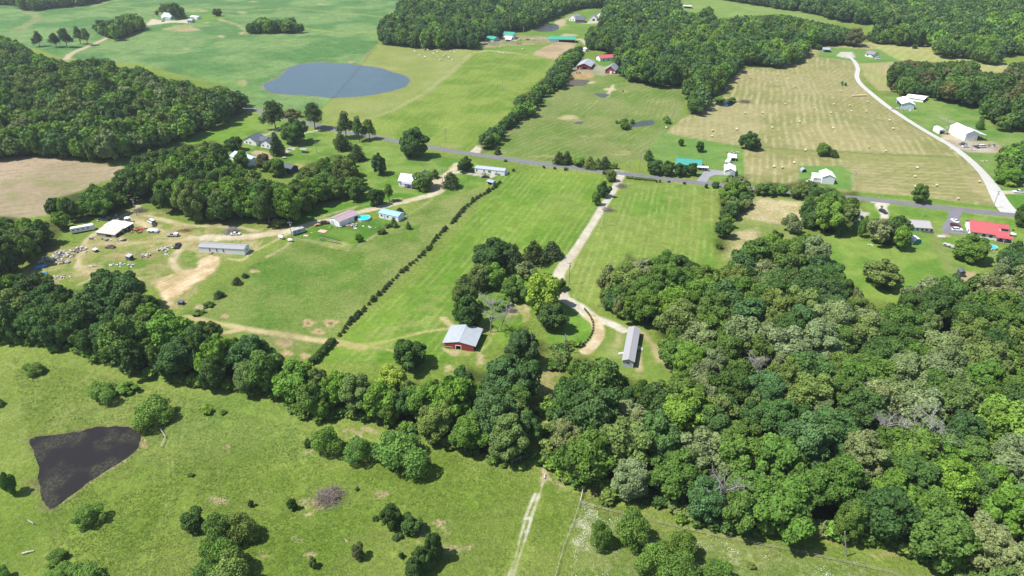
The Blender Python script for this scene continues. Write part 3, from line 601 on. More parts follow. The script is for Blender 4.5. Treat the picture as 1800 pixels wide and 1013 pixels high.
# ------------------------------------------------------------------ cut the sheet along its labels: each field is one object
GM = {'default': ground_mat('meadow_grass', .54, 1.9, .60, .22, .6),
      'crop_field': ground_mat('crop_leaves', .42, .35, .09, .3, .06),
      'hay_field': ground_mat('cut_hay', .26, .8, .2, .10, .25),
      'mown_meadow': ground_mat('mown_grass', .38, .8, .16, .10, .22),
      'lawn': ground_mat('lawn_grass', .32, .8, .18, .10, .12),
      'bare': ground_mat('bare_soil', .25, .9, .3, .10, 0.0),
      'forest_floor': ground_mat('leaf_litter', .35, 1.5, .4, .2, 0.0)}
Fi = (np.arange(NR - 1)[:, None] * NC + np.arange(NC - 1)[None, :]).ravel()
Fq = np.stack([Fi, Fi + 1, Fi + NC + 1, Fi + NC], 1)
fl = glab[Fq[:, 0]]
for li, lname in enumerate(LABELS):
    f = Fq[fl == li]
    if len(f) == 0: continue
    used, inv = np.unique(f, return_inverse=True)
    key = lname if lname in GM else ('bare' if lname in ('bare_field', 'dirt_lot', 'dirt_track', 'gravel_lane', 'gravel_driveway', 'gravel_yard', 'dirt_yard') else ('lawn' if lname == 'paddock' else 'default'))
    if lname in ('dirt_yard',): key = 'default'
    me = mesh_from(lname, np.stack([gx[used], gy[used], gz[used]], 1), inv.reshape(f.shape), GM[key], True, gcol[used], 'col')
    props(link(lname, me), kind='structure')

# ------------------------------------------------------------------ roads as sheets, ponds
def strip(name, px, width, m, z=.06, step=3.0, jit=.12, nseg=4):
    P = smooth([G2(*p) for p in px], 8)
    P = [Vector(p) for p in P]
    Q = [P[0]]
    for p in P[1:]:
        while (p - Q[-1]).length > step: Q.append(Q[-1] + (p - Q[-1]).normalized() * step)
    V = []; F = []
    wl = width if hasattr(width, '__len__') else [width, width]
    for i, p in enumerate(Q):
        d = (Q[min(i + 1, len(Q) - 1)] - Q[max(i - 1, 0)]).normalized(); nrm = Vector((-d.y, d.x))
        w = np.interp(i / (len(Q) - 1), np.linspace(0, 1, len(wl)), wl)
        for k in range(nseg + 1):
            s = k / nseg - .5
            q = p + nrm * s * (w + (random.uniform(-jit, jit) if k in (0, nseg) else 0))
            V.append((q.x, q.y, float(hgt(q.x, q.y)) + (z if 0 < k < nseg else z * .4)))
    for i in range(len(Q) - 1):
        for k in range(nseg):
            a = i * (nseg + 1) + k; F.append((a, a + nseg + 1, a + nseg + 2, a + 1))
    me = mesh_from(name, V, F, m, True); me.flip_normals() if me.polygons[0].normal.z < 0 else None
    return props(link(name, me), kind='structure')
def sheet(name, px, m, z=.07, closed_smooth=True, world=False, rag=.45):
    P = [G2(*p) for p in px]
    if closed_smooth:
        P = smooth(P, 14, True); Pa = np.array(P); c0 = Pa.mean(0); sc_ = rag * np.hypot(*(Pa.max(0) - Pa.min(0))) / 45
        d = (Pa - c0) / np.linalg.norm(Pa - c0, axis=1)[:, None]
        P = [tuple(q) for q in Pa + d * ((fbm(Pa[:, 0], Pa[:, 1], 3.0 + sc_ * 2, 55, 4) - .5) * 3.2 * sc_)[:, None]]
    Pn = np.array(P); cx, cy = Pn.mean(0)
    V = [(x, y, float(hgt(x, y)) + z) for x, y in P]
    me = bpy.data.meshes.new(name); me.from_pydata(V, [], [tuple(range(len(V)))]); me.materials.append(m); me.update()
    if me.polygons[0].normal.z < 0: me.flip_normals()
    return props(link(name, me), kind='structure')
ASPH = mat('asphalt', A(150, 150, 152), .9, .12, .25)
ASPH2 = mat('old_asphalt', A(156, 154, 160), .9, .1, .3)
CONC = mat('pale_gravel', A(240, 238, 232), .95, .08, .4)
strip('county_road', [(340, 178), (437, 192), (510, 209), (575, 226), (615, 234), (660, 241), (702, 249), (745, 257), (825, 270), (900, 281), (970, 290), (1050, 300), (1125, 309), (1262, 325), (1400, 339), (1522, 350), (1600, 359), (1670, 367), (1782, 378), (1870, 386), (1990, 398)], 6.0, ASPH, z=.09)
strip('farm_lane', [(1490, 97), (1501, 107), (1508, 121), (1506, 134), (1513, 148), (1531, 164), (1560, 187), (1600, 214), (1640, 238), (1680, 262), (1715, 291), (1740, 321), (1757, 350), (1768, 366), (1776, 375)], [3.8, 3.8, 3.8, 4, 4, 4.3, 5, 9], CONC, z=.06)
sheet('parking_area', [(1668, 370), (1692, 373), (1687, 385), (1690, 402), (1702, 411), (1690, 413), (1657, 410), (1656, 398), (1666, 384)], ASPH2, z=.07, closed_smooth=False)
sheet('house_driveway', [(1224, 319), (1232, 308), (1239, 300), (1248, 298), (1276, 302), (1274, 308), (1256, 308), (1247, 312), (1242, 322)], mat('light_asphalt', A(188, 188, 192), .9, .08, .3), z=.07, closed_smooth=False)
sheet('road_end_apron', [(1762, 362), (1772, 362), (1790, 379), (1758, 374)], CONC, z=.065, closed_smooth=False)
LAKE = [(462, 150), (480, 140), (497, 132), (506, 121), (530, 113), (560, 110), (600, 112), (640, 116), (665, 119), (690, 127), (712, 134), (719, 142), (710, 152), (690, 160), (650, 167), (620, 171), (580, 172), (540, 168), (500, 166), (475, 161)]
FGP = [(52, 778), (64, 769), (100, 765), (140, 757), (185, 750), (225, 750), (240, 757), (247, 770), (240, 790), (215, 812), (170, 838), (130, 868), (95, 893), (85, 893), (75, 880), (72, 860), (68, 830), (62, 800)]
sheet('lake', LAKE, water_mat('lake_water', A(104, 128, 138, .42), .3, 0, A(84, 108, 118, .42), .14, .35, .36), z=.05)  # second colour paints broad lighter and darker reflection into the lake
sheet('dark_pond', FGP, water_mat('dark_water', (.016, .014, .015), .5, .55, A(120, 120, 90, .40), .01, spec=.12), z=.05)
PW = water_mat('pond_water', A(104, 110, 104, .4), .3, 0, A(88, 92, 84, .4), .05, .8, .3)
sheet('far_pond', [(936, 52), (945, 46), (960, 42), (975, 42), (983, 48), (978, 54), (965, 56), (950, 56)], PW, z=.05)
sheet('brown_pond', [(992, 141), (1034, 141), (1032, 147), (1025, 151), (1000, 151), (990, 148)], water_mat('brown_water', A(128, 110, 78, .4), .35, 0, A(104, 100, 84, .4), .05, .8, .22), z=.05)
sheet('small_pond', [(1045, 164), (1070, 166), (1065, 171), (1058, 172), (1050, 169)], PW, z=.05)
sheet('stock_pond', [(1104, 222), (1110, 217), (1120, 215), (1135, 212), (1148, 212), (1150, 218), (1140, 221), (1110, 224)], PW, z=.05)
sheet('field_pond', [(1258, 184), (1262, 178), (1290, 178), (1290, 184), (1280, 188), (1268, 187)], water_mat('dark_blue_water', A(40, 54, 64, .4), .15, 0, A(36, 44, 44, .4), .02), z=.05)  # dark blue-grey water colour
sheet('puddle', [(1010, 215), (1024, 214), (1022, 218), (1012, 218)], PW, z=.05)

# ------------------------------------------------------------------ trees
def crown(seed, nlobe=16, nleaf=4500, ls=.062, kind='round', tone=.16, hr=1.0, droop=.0, core=True):
    """unit crown: radius about 1, height 0..2*hr above the ground; returns verts, quads, colours"""
    r = np.random.default_rng(seed)
    C = []; RAD = []
    for i in range(nlobe):
        if kind == 'cone':
            t = (i + .5) / nlobe; z = .18 + 1.7 * t; rr = .62 * (1 - t) ** .8 * r.uniform(.6, 1.05)
            a = i * 2.4 + r.uniform(-.5, .5); C.append((rr * math.cos(a), rr * math.sin(a), z)); RAD.append((.46 * (1 - t) ** .7 + .07) * r.uniform(.85, 1.1))
        elif kind == 'pine':
            t = (i + .5) / nlobe; z = .75 + 1.1 * t; rr = .75 * (1 - t * .75) * r.uniform(.4, 1.1)
            a = i * 2.4 + r.uniform(-.6, .6); C.append((rr * math.cos(a), rr * math.sin(a), z)); RAD.append(r.uniform(.2, .34))
        else:
            a = i * 2.39996 + r.uniform(-.4, .4); cz = 1 - 1.75 * (i + .5) / nlobe      # -.75..1
            cz = cz * r.uniform(.85, 1.1); rr = math.sqrt(max(0, 1 - min(1, abs(cz)) ** 2.2)) * r.uniform(.44, .76)
            z = .99 + cz * (.70 if kind == 'round' else .74)
            if kind == 'feather': z = .85 + cz * .62
            C.append((rr * math.cos(a), rr * math.sin(a), z)); RAD.append(r.uniform(.19, .36) * (1 if cz > -.4 else .85) * math.sqrt(24 / (nlobe + 4)))
    C = np.array(C); RAD = np.array(RAD)
    if kind != 'cone':
        az = np.arctan2(C[:, 1], C[:, 0]); q1, q2, q3 = r.uniform(0, 6.28, 3)
        fz = 1 + .20 * np.sin(az + q1) + .15 * np.sin(2 * az + q2) + .10 * np.sin(3 * az + q3)
        C[:, :2] *= fz[:, None]; C[:, 2] += .10 * np.sin(az + q2) + r.uniform(-.09, .09, len(C))
        drop = r.random(len(C)) < .10; C = C[~drop]; RAD = RAD[~drop]; nlobe = len(C)
    if kind != 'cone': C = np.vstack([C, [(0, 0, .98)]]); RAD = np.append(RAD, .60 if kind != 'pine' else .4)
    w = RAD ** 2; w[-1] *= .6; pick = r.choice(len(C), nleaf, p=w / w.sum())
    d = r.normal(size=(nleaf, 3)); d[:, 2] += .35; d /= np.linalg.norm(d, axis=1)[:, None]
    # leafy sprays: each lobe's surface is lumpy
    sub = r.normal(size=(nlobe + 1, 16, 3)); sub /= np.linalg.norm(sub, axis=2)[:, :, None]
    pk = np.minimum(pick, nlobe)
    dots = np.einsum('nkj,nj->nk', sub[pk], d).max(1)
    rad = RAD[pick] * (.70 + .40 * sstep(.62, .97, dots) + r.uniform(-.14, .15, nleaf))
    p = C[pick] + d * rad[:, None] * np.array([1, 1, .85])
    # drop leaves buried inside other lobes
    bur = np.zeros(nleaf, bool)
    for k in range(len(C)):
        q = np.linalg.norm((p - C[k]) / np.array([1, 1, .85]), axis=1); bur |= (q < RAD[k] * .72) & (pick != k)
    keep = ~bur; p = p[keep]; d = d[keep]; pk = pk[keep]; n_ = len(p)
    p[:, 2] = np.maximum(p[:, 2], .10) * hr
    nrm = d + r.normal(size=(n_, 3)) * (.70 if kind != 'feather' else .9); nrm[:, 2] += .15
    nrm /= np.linalg.norm(nrm, axis=1)[:, None]
    t1 = np.cross(nrm, r.normal(size=(n_, 3))); t1 /= np.linalg.norm(t1, axis=1)[:, None]; t2 = np.cross(nrm, t1)
    s = ls * r.uniform(.55, 1.35, n_)[:, None]
    asp = 1.0 if kind in ('round', 'tall') else .55
    V = np.stack([p - t1 * s - t2 * s * .35 * asp, p + t2 * s * -.9 * asp + t1 * s * .2, p + t1 * s * 1.05 + t2 * s * .2 * asp, p + t2 * s * asp - t1 * s * .15], 1).reshape(-1, 3)
    F = np.arange(n_ * 4).reshape(-1, 4)
    lobe_t = r.uniform(1 - tone, 1 + tone, nlobe + 1)
    tt = r.uniform(1 - tone, 1 + tone, n_) * lobe_t[pk]
    c = np.stack([tt * r.uniform(.94, 1.1, n_), tt, tt * r.uniform(.85, 1.1, n_)], 1)
    c = np.repeat(c, 4, 0)
    if core:                        # twigs and inner leaves as solid lobes, added to block light through the crown
        cv = []; cf = []
        for k in range(len(C)):
            b = len(cv); ns, nr = 7, 4
            rr = RAD[k] * .68
            for i in range(nr + 1):
                ph = math.pi * i / nr
                for j in range(ns):
                    th = 2 * math.pi * j / ns + i * .4
                    q = rr * r.uniform(.82, 1.0)
                    cv.append((C[k][0] + q * math.sin(ph) * math.cos(th), C[k][1] + q * math.sin(ph) * math.sin(th), max(.08, C[k][2] + q * .85 * math.cos(ph)) * hr))
            for i in range(nr):
                for j in range(ns):
                    j2 = (j + 1) % ns; cf.append((b + i * ns + j, b + (i + 1) * ns + j, b + (i + 1) * ns + j2, b + i * ns + j2))
        F = np.vstack([F, np.array(cf) + len(V)]); V = np.vstack([V, cv]); c = np.vstack([c, np.full((len(cv), 3), 1.0)])
    return V, F, c
def trunk_mesh(name, seed, h=1.0, spread=.5, base=.07, dead=False, lean=0):
    r = random.Random(seed); mb = MB()
    top = Vector((lean + r.uniform(-.08, .08), r.uniform(-.08, .08), h))
    mb.tube([(0, 0, -.06), (0.01, 0, .12), tuple(top * .55), tuple(top)], [base, base * .8, base * .55, base * .2], 7)
    for i in range(16 if dead else 5):
        z = r.uniform(.3, .95) * h; a = r.uniform(0, 6.28); L = spread * r.uniform(.6, 1.1) * (1.25 - z / h * .5)
        p0 = top * (z / h); p1 = p0 + Vector((math.cos(a) * L * .5, math.sin(a) * L * .5, L * .35)); p2 = p1 + Vector((math.cos(a + r.uniform(-.5, .5)) * L * .5, math.sin(a + r.uniform(-.5, .5)) * L * .5, L * r.uniform(.1, .5)))
        mb.tube([p0, p1, p2], [base * .42, base * .26, base * .08], 5)
        if dead:
            for k in range(8):
                q0 = p0.lerp(p2, r.uniform(.3, 1)); a2 = r.uniform(0, 6.28); l2 = L * r.uniform(.25, .6)
                q1 = q0 + Vector((math.cos(a2) * l2, math.sin(a2) * l2, l2 * r.uniform(-.1, .8)))
                mb.tube([q0, q0.lerp(q1, .5) + Vector((0, 0, .04)), q1], [base * .16, base * .1, base * .04], 4)
                for kk in range(3):
                    s0 = q0.lerp(q1, r.uniform(.4, 1)); mb.tube([s0, s0 + Vector((r.uniform(-1, 1), r.uniform(-1, 1), r.uniform(-.2, 1))) * l2 * .45], [base * .07, base * .03], 3)
    return mesh_from(name, mb.V, mb.F, DEADW if dead else BARK)
CR = {}
def variants(kind, n, **kw):
    L = []
    for i in range(n):
        k2 = dict(kw)
        if kind == 'broad': q = (.85, 1.0, 1.18)[i % 3]; k2['ls'] *= q; k2['nleaf'] = int(k2['nleaf'] / q ** 1.7); k2['nlobe'] += (i % 4) * 7 - 10
        V, F, c = crown(100 + i * 7 + len(CR) * 50, kind='round' if kind in ('broad', 'tall', 'small') else kind, **k2)
        cm = mesh_from('crown', V, F, LEAF, False, c)
        L.append((cm, trunk_mesh('trunk', 200 + i * 3 + len(CR), h=1.0 if kind != 'cone' else 1.2, spread=.55 if kind != 'cone' else .2)))
    CR[kind] = L
variants('broad', 12, nlobe=38, nleaf=15000, ls=.042)
variants('small', 5, nlobe=12, nleaf=6500, ls=.062)
variants('feather', 4, nlobe=15, nleaf=9000, ls=.050, core=False)
variants('cone', 4, nlobe=13, nleaf=2600, ls=.075, tone=.1)
variants('pine', 4, nlobe=26, nleaf=3600, ls=.065, tone=.12)
# leaf colours (albedo)
TINT = {'mid': (.092, .166, .032), 'deep': (.058, .114, .028), 'olive': (.120, .176, .046), 'bright': (.124, .228, .034), 'grey': (.160, .206, .086), 'blue': (.070, .138, .042), 'cedar': (.056, .088, .028), 'yellow': (.21, .30, .038), 'brown': (.112, .126, .048)}
TW = {'mid': 'mid green', 'deep': 'deep green', 'olive': 'olive green', 'bright': 'bright green', 'grey': 'pale grey-green', 'blue': 'blue-green', 'cedar': 'dark green', 'yellow': 'yellow-green', 'brown': 'brownish'}
def tint_of(t):
    c = TINT[t]; j = random.uniform(.97, 1.25)
    return (c[0] * j * random.uniform(.92, 1.1), c[1] * j, c[2] * j * random.uniform(.85, 1.15), 1)
NAMES = {'broad': 'broadleaf_tree', 'small': 'small_tree', 'feather': 'feathery_tree', 'cone': 'cedar_tree', 'pine': 'pine_tree'}
def plant(kind, x, y, r, h, tint, label, cat, group=None, name=None, z=None):
    cm, tm = random.choice(CR[kind])
    z = float(hgt(x, y)) if z is None else z
    e = empty(name or NAMES[kind], (x, y, z - .05), random.uniform(0, 6.28), label, cat, group)
    c = link('crown', cm, e); c.scale = (r, r, h / 2.0); c.color = tuple(q * (1.25 if kind == 'feather' and k_ < 3 else 1) for k_, q in enumerate(tint_of(tint)))
    if kind == 'cone': c.scale = (r * 1.45, r * 1.45, h / 2.0)
    t = link('trunk', tm, e); t.scale = (h / 2 * .8, h / 2 * .8, h / 2)
    return e
def tree_px(kind, px, py, wpx, hpx, tint, label, cat='tree', group=None, name=None):
    """a tree whose foot stands at photo pixel px,py and looks wpx wide, hpx high there"""
    p = G(px, py); s = mpp(px, py)
    el = math.asin(max(-1, min(1, (H - p.z) / (s * 1200)))) if s * 1200 > H else R(45)
    r = wpx * s / 2 * (1.16 if kind in ('broad', 'small', 'feather', 'pine') else 1.0)
    h = max(r * .9, (hpx * s - r * .5 * math.sin(el)) / math.cos(el))
    e = plant(kind, p.x, p.y + r * .35, r, h, tint, label, cat, group, name)
    if kind in ('broad', 'small', 'feather'): e.children[0].location.z = -.09 * h if e.children[0].name.startswith('crown') else 0
    return e

# ------------------------------------------------------------------ keep-out spots: nothing of the woods grows on these
KEEP = [(G(*q[:2]), q[2]) for q in [(505, 298, 9), (430, 285, 14), (460, 255, 18), (440, 275, 12), (1104, 610, 13), (1115, 62, 10), (1148, 66, 14), (1125, 66, 10), (1056, 62, 12), (1048, 60, 12), (1058, 105, 16), (1072, 128, 14), (1026, 122, 12), (1045, 92, 8), (1210, 15, 8), (1508, 380, 9), (1520, 377, 8), (1618, 400, 16), (1640, 400, 10), (1556, 385, 5), (1556, 400, 4), (1740, 440, 12), (1735, 420, 16), (1760, 435, 10), (955, 800, 2), (960, 770, 1.6), (960, 740, 2), (968, 700, 3), (955, 825, 2), (965, 670, 6), (1000, 530, 5), (1020, 545, 5), (1045, 565, 5), (1040, 605, 5), (1050, 590, 5), (1650, 495, 0), (862, 575, 6),
        (1692, 480, 8), (1700, 490, 8), (1314, 672, 2), (1272, 900, 2), (1292, 68, 14), (145, 408, 6), (150, 403, 7), (120, 445, 12), (240, 372, 8), (480, 280, 8), (1278, 180, 14), (525, 295, 9), (1745, 520, 7)]]
KEEP.append((G(480, 318), 10))

# ------------------------------------------------------------------ single trees and bushes: (kind, foot x, foot y, width, height, tint, label)
T = []
def t(kind, px, py, w, h, tint, label, cat='tree', group=None, name=None): T.append((kind, px, py, w, h, tint, label, cat, group, name))
t('broad', 862, 480, 70, 66, 'deep', 'large dark round tree at the upper left of the clump beside the drive')
t('cone', 904, 480, 28, 54, 'cedar', 'dark pointed cedar just right of the largest dark tree of the clump')
t('cone', 938, 466, 34, 46, 'cedar', 'broad dark cedar between the pointed cedar and the round tree by the drive')
t('cone', 970, 455, 30, 34, 'cedar', 'round dark cedar standing beside the wide bend of the gravel drive')
t('small', 926, 490, 32, 34, 'grey', 'pale grey-green tree in front of the broad dark cedar')
t('cone', 818, 502, 22, 22, 'cedar', 'small dark cedar at the left edge of the clump above the barn')
t('broad', 842, 512, 40, 54, 'olive', 'olive tree at the left side of the clump above the barn')
t('broad', 868, 508, 42, 50, 'bright', 'bright green tree in the middle of the clump above the barn')
t('broad', 816, 545, 44, 56, 'olive', 'dull olive tree directly behind the barn, upper of two')
t('broad', 824, 580, 54, 66, 'deep', 'dark tree directly behind the barn roof')
t('broad', 903, 530, 44, 50, 'mid', 'mid green tree at the centre of the clump, above the earth patch')
t('small', 880, 545, 30, 26, 'bright', 'small bright tree beside the bare grey tree behind the barn')
t('broad', 954, 552, 64, 84, 'yellow', 'big yellow-green tree where the gravel drive narrows')
t('broad', 968, 584, 54, 60, 'deep', 'dark round tree below the big yellow-green tree by the drive')
t('broad', 984, 512, 22, 24, 'deep', 'small dark tree overhanging the gravel drive')
t('broad', 716, 652, 60, 64, 'deep', 'single round dark tree on the grass left of the red barn')
t('broad', 692, 692, 56, 56, 'yellow', 'yellow-green tree in front of the single round tree near the barn')
t('small', 1048, 362, 16, 30, 'mid', 'left one of the two slim trees leaning over the gravel drive')
t('small', 1061, 348, 20, 32, 'deep', 'fuller dark tree behind the slim tree on the gravel drive')
t('small', 1075, 320, 18, 24, 'olive', 'small tree at the top of the gravel drive by the county road')
t('broad', 726, 281, 50, 63, 'deep', 'largest lone round tree on the lawn beside the county road')
t('broad', 817, 303, 28, 32, 'deep', 'dense round tree at the left end of the long white home')
t('cone', 793, 331, 28, 30, 'cedar', 'dark cedar across the lane from the white gravel turn')
t('broad', 667, 308, 28, 42, 'deep', 'tall dark tree alone on the lawn left of the grey-roofed house')
t('cone', 628, 284, 24, 32, 'cedar', 'blue-dark pointed cedar on the lawn above the woods')
t('cone', 600, 266, 26, 36, 'cedar', 'dark cedar in front of the group of pines by the road')
t('small', 743, 336, 36, 36, 'mid', 'leafy green tree shading the right end of the grey-roofed house')
t('small', 765, 314, 12, 18, 'olive', 'thin young tree behind the white gravel turn')
t('broad', 661, 363, 28, 38, 'deep', 'dense dark tree beside the lane, left of a pair')
t('pine', 684, 356, 20, 32, 'mid', 'narrower conifer beside the lane, right of a pair')
t('pine', 482, 229, 42, 50, 'cedar', 'tall pine left of the round tree near the road')
t('broad', 515, 255, 46, 52, 'mid', 'large round green tree over the driveway of the dark-roofed house')
t('pine', 552, 229, 38, 46, 'cedar', 'spreading pine beside the county road, right of the round tree')
t('small', 512, 207, 26, 17, 'brown', 'low brownish trees at the roadside between the two pines')
t('pine', 607, 246, 36, 44, 'cedar', 'leftmost pine of the roadside group near the yellow-green field')
t('pine', 631, 250, 28, 40, 'blue', 'middle pine of the roadside group near the yellow-green field')
t('pine', 649, 247, 24, 36, 'mid', 'rightmost pine of the roadside group near the yellow-green field')
t('broad', 412, 266, 32, 30, 'deep', 'round tree left of the dark-roofed house')
t('cone', 487, 275, 20, 44, 'cedar', 'tall cedar in front of the right gable of the dark-roofed house')
t('broad', 466, 301, 24, 36, 'brown', 'reddish brown tree beside the driveway of the dark-roofed house')
t('small', 424, 296, 26, 34, 'mid', 'tree standing against the grey-roofed outbuilding')
t('small', 488, 311, 30, 36, 'mid', 'leafy tree at the left side of the dark shed')
t('cone', 703, 378, 14, 14, 'cedar', 'round dark shrub behind the blue-roofed home', 'shrub', None, 'cedar_shrub')
t('cone', 692, 400, 11, 19, 'mid', 'pointed green shrub at the corner of the blue-roofed home', 'shrub', None, 'cedar_shrub')
t('small', 683, 400, 11, 9, 'olive', 'low round bush in front of the blue-roofed home', 'bush', None, 'bush')
t('small', 671, 412, 16, 12, 'olive', 'olive bush at the corner of the garden lawn', 'bush', None, 'bush')
t('cone', 718, 404, 8, 16, 'mid', 'small cedar at the foot of the power pole', 'shrub', None, 'cedar_shrub')
t('small', 633, 426, 11, 17, 'bright', 'ragged young tree on the garden fence line')
t('small', 486, 402, 20, 18, 'olive', 'dull bush by the lane left of the power pole', 'bush', None, 'bush')
t('cone', 417, 500, 14, 14, 'cedar', 'larger cedar shrub below the dirt lot', 'shrub', None, 'cedar_shrub')
t('cone', 430, 489, 10, 10, 'cedar', 'smaller cedar shrub above its twin by the dirt lot', 'shrub', None, 'cedar_shrub')
t('cone', 385, 524, 15, 14, 'cedar', 'round cedar shrub on the slope right of the dirt lot', 'shrub', None, 'cedar_shrub')
t('small', 365, 541, 16, 11, 'mid', 'low shrub amid rubble below the dirt lot', 'bush', None, 'bush')
t('small', 346, 554, 18, 10, 'mid', 'weedy shrub beside the dirt track in the left pasture', 'bush', None, 'bush')
t('pine', 68, 83, 21, 24, 'cedar', 'lone dark tree at the edge of the far left crop field')
t('pine', 97, 84, 20, 24, 'cedar', 'leftmost tree of the trio by the farm lane')
t('pine', 116, 84, 22, 32, 'cedar', 'tallest tree of the trio by the farm lane')
t('pine', 140, 78, 16, 28, 'blue', 'darker pine at the bend of the farm lane')
t('pine', 153, 80, 17, 28, 'olive', 'rusty olive pine at the bend of the farm lane')
t('broad', 382, 29, 17, 15, 'deep', 'single tree in the crop field right of the white farmhouse')
t('small', 1098, 228, 19, 20, 'mid', 'round tree at the left end of the stock pond')
t('small', 1112, 218, 8, 9, 'mid', 'small bush at the stock pond shore', 'bush', None, 'bush')
t('small', 1084, 218, 5, 7, 'mid', 'tiny shrub left of the pond tree', 'bush', None, 'bush')
t('small', 1173, 218, 12, 15, 'bright', 'small bright tree by the fence right of the stock pond')
t('small', 1264, 179, 15, 10, 'bright', 'reedy bush behind the left half of the field pond', 'bush', None, 'bush')
t('small', 1286, 180, 15, 10, 'mid', 'reedy bush behind the right half of the field pond', 'bush', None, 'bush')
for i, (x, y, w, h) in enumerate([(983, 290, 18, 25), (997, 290, 17, 25)]): t('cone', x, y, w, h, 'cedar', ['left dark cedar of the roadside pair nearest the gravel apron', 'right dark cedar of the roadside pair nearest the gravel apron'][i])
t('small', 1017, 292, 20, 18, 'bright', 'greener low tree between the two groups of roadside cedars')
for i, (x, y, w, h) in enumerate([(1037, 297, 17, 23), (1050, 297, 15, 20), (1063, 298, 18, 24)]): t('cone', x, y, w, h, 'olive' if i < 2 else 'cedar', ['left', 'middle', 'right'][i] + ' cedar of the three behind the county road')
t('small', 1081, 297, 10, 12, 'olive', 'small round tree just above the gravel drive mouth')
t('cone', 875, 272, 11, 13, 'cedar', 'small cedar right of the gravel apron across the road', 'shrub', None, 'cedar_shrub')
t('cone', 1140, 283, 15, 20, 'deep', 'lone conical tree at the left edge of the green-roofed house lawn')
for i, (x, y, w, h) in enumerate([(1150, 308, 28, 30), (1172, 310, 27, 30), (1196, 311, 24, 28), (1217, 310, 17, 27)]): t('broad', x, y, w, h, 'deep', ['first from the left', 'second from the left', 'third from the left', 'rightmost and slimmest'][i] + ' dark tree in the row before the green-roofed house')
t('broad', 1197, 257, 10, 15, 'deep', 'small slim tree on the lawn behind the green-roofed house')
t('broad', 1231, 268, 16, 21, 'deep', 'bigger slim tree on the lawn behind the green-roofed house')
t('broad', 1316, 264, 34, 36, 'deep', 'wide dark tree at the corner between lawn and hay field')
t('broad', 1329, 265, 18, 20, 'deep', 'lower crown joined to the wide dark tree at the hay field corner')
t('broad', 1446, 275, 25, 27, 'mid', 'round tree in the strip between the two hay fields')
t('cone', 1465, 277, 16, 15, 'cedar', 'dark shrub touching the round tree between the hay fields', 'shrub', None, 'cedar_shrub')
t('broad', 1618, 358, 30, 37, 'mid', 'lone green tree between the lower hay field and the road')
t('small', 1395, 412, 28, 37, 'grey', 'pale thin tree at the edge of the big wood by the bare patch')
t('broad', 1707, 463, 60, 55, 'mid', 'big round tree in front of the red-roofed house')
t('broad', 1550, 508, 62, 58, 'olive', 'large dark tree standing out at the edge of the far meadow')
t('broad', 1799, 400, 36, 50, 'deep', 'dark tree at the right edge below the county road')
t('broad', 1770, 326, 42, 44, 'bright', 'bright green tree near the white pickup')
t('small', 1776, 328, 20, 14, 'yellow', 'low yellow-green bush under the bright tree near the pickup', 'bush', None, 'bush')
t('broad', 1582, 80, 13, 11, 'deep', 'left one of two dark round trees in the far hay meadow')
t('broad', 1608, 86, 10, 9, 'deep', 'right one of two dark round trees in the far hay meadow')
t('cone', 1722, 228, 13, 23, 'mid', 'lone conifer behind the largest white barn')
t('broad', 1438, 88, 13, 12, 'mid', 'small tree beside the grey shed near the parking turn')
t('broad', 1502, 82, 36, 34, 'brown', 'large brownish tree at the wood edge above the gravel turn')
t('pine', 1735, 112, 34, 40, 'bright', 'bright conifer at the edge of the far hay meadow')
t('broad', 1705, 103, 26, 26, 'bright', 'bright rounded tree left of the bright conifer by the far meadow')
t('broad', 1550, 365, 4, 4, 'mid', 'tiny shrub by the white driveway', 'bush', None, 'bush')
t('feather', 62, 660, 30, 26, 'mid', 'small dark feathery tree in the left pasture, nearest the wood belt')
t('feather', 177, 705, 46, 40, 'mid', 'wispy spreading tree between the small feathery one and the forked one')
t('small', 223, 692, 28, 22, 'bright', 'small forked tree with sparse bright leaves')
t('feather', 270, 744, 60, 54, 'mid', 'largest bushy tree above the dark pond')
t('small', 363, 728, 20, 15, 'yellow', 'small yellow-green bush below the belt of trees', 'bush', None, 'bush')
t('small', 392, 728, 11, 8, 'mid', 'tiny bush right of the yellow-green one', 'bush', None, 'bush')
t('feather', -4, 716, 18, 18, 'mid', 'dark bush cut by the left edge above the pond', 'bush', None, 'bush')
t('small', 20, 872, 22, 44, 'mid', 'slim leaning sapling left of the dark pond')
t('feather', 153, 924, 46, 36, 'mid', 'feathery bush below the tip of the dark pond')
t('feather', 98, 990, 32, 20, 'mid', 'low feathery bush near the lower left corner')
t('feather', 92, 1030, 42, 26, 'mid', 'feathery bush at the bottom edge, left')
t('feather', 150, 1034, 56, 34, 'mid', 'wider feathery bush at the bottom edge, right of its neighbour')
t('feather', 2, 1024, 28, 26, 'mid', 'dark bush in the lower left corner', 'bush', None, 'bush')
t('small', 340, 938, 36, 36, 'deep', 'compact dark round bush left of the bottom clump', 'bush', None, 'bush')
t('feather', 386, 960, 52, 58, 'mid', 'upper left tree of the dark clump at the bottom')
t('feather', 428, 955, 50, 50, 'olive', 'upper right tree of the dark clump at the bottom')
t('feather', 398, 1008, 56, 60, 'mid', 'middle tree of the dark clump at the bottom')
t('feather', 400, 1056, 78, 64, 'olive', 'pale tipped tree at the bottom edge of the clump')
t('feather', 372, 1040, 50, 50, 'mid', 'tree at the lower left of the bottom clump')
t('small', 441, 892, 8, 12, 'deep', 'tiny dark sapling above the bottom clump', 'sapling', None, 'sapling')
t('small', 515, 897, 14, 22, 'deep', 'small dark sapling left of the brush heap', 'sapling', None, 'sapling')
t('small', 630, 986, 20, 26, 'brown', 'brownish sapling with a round shadow near the bottom', 'sapling', None, 'sapling')
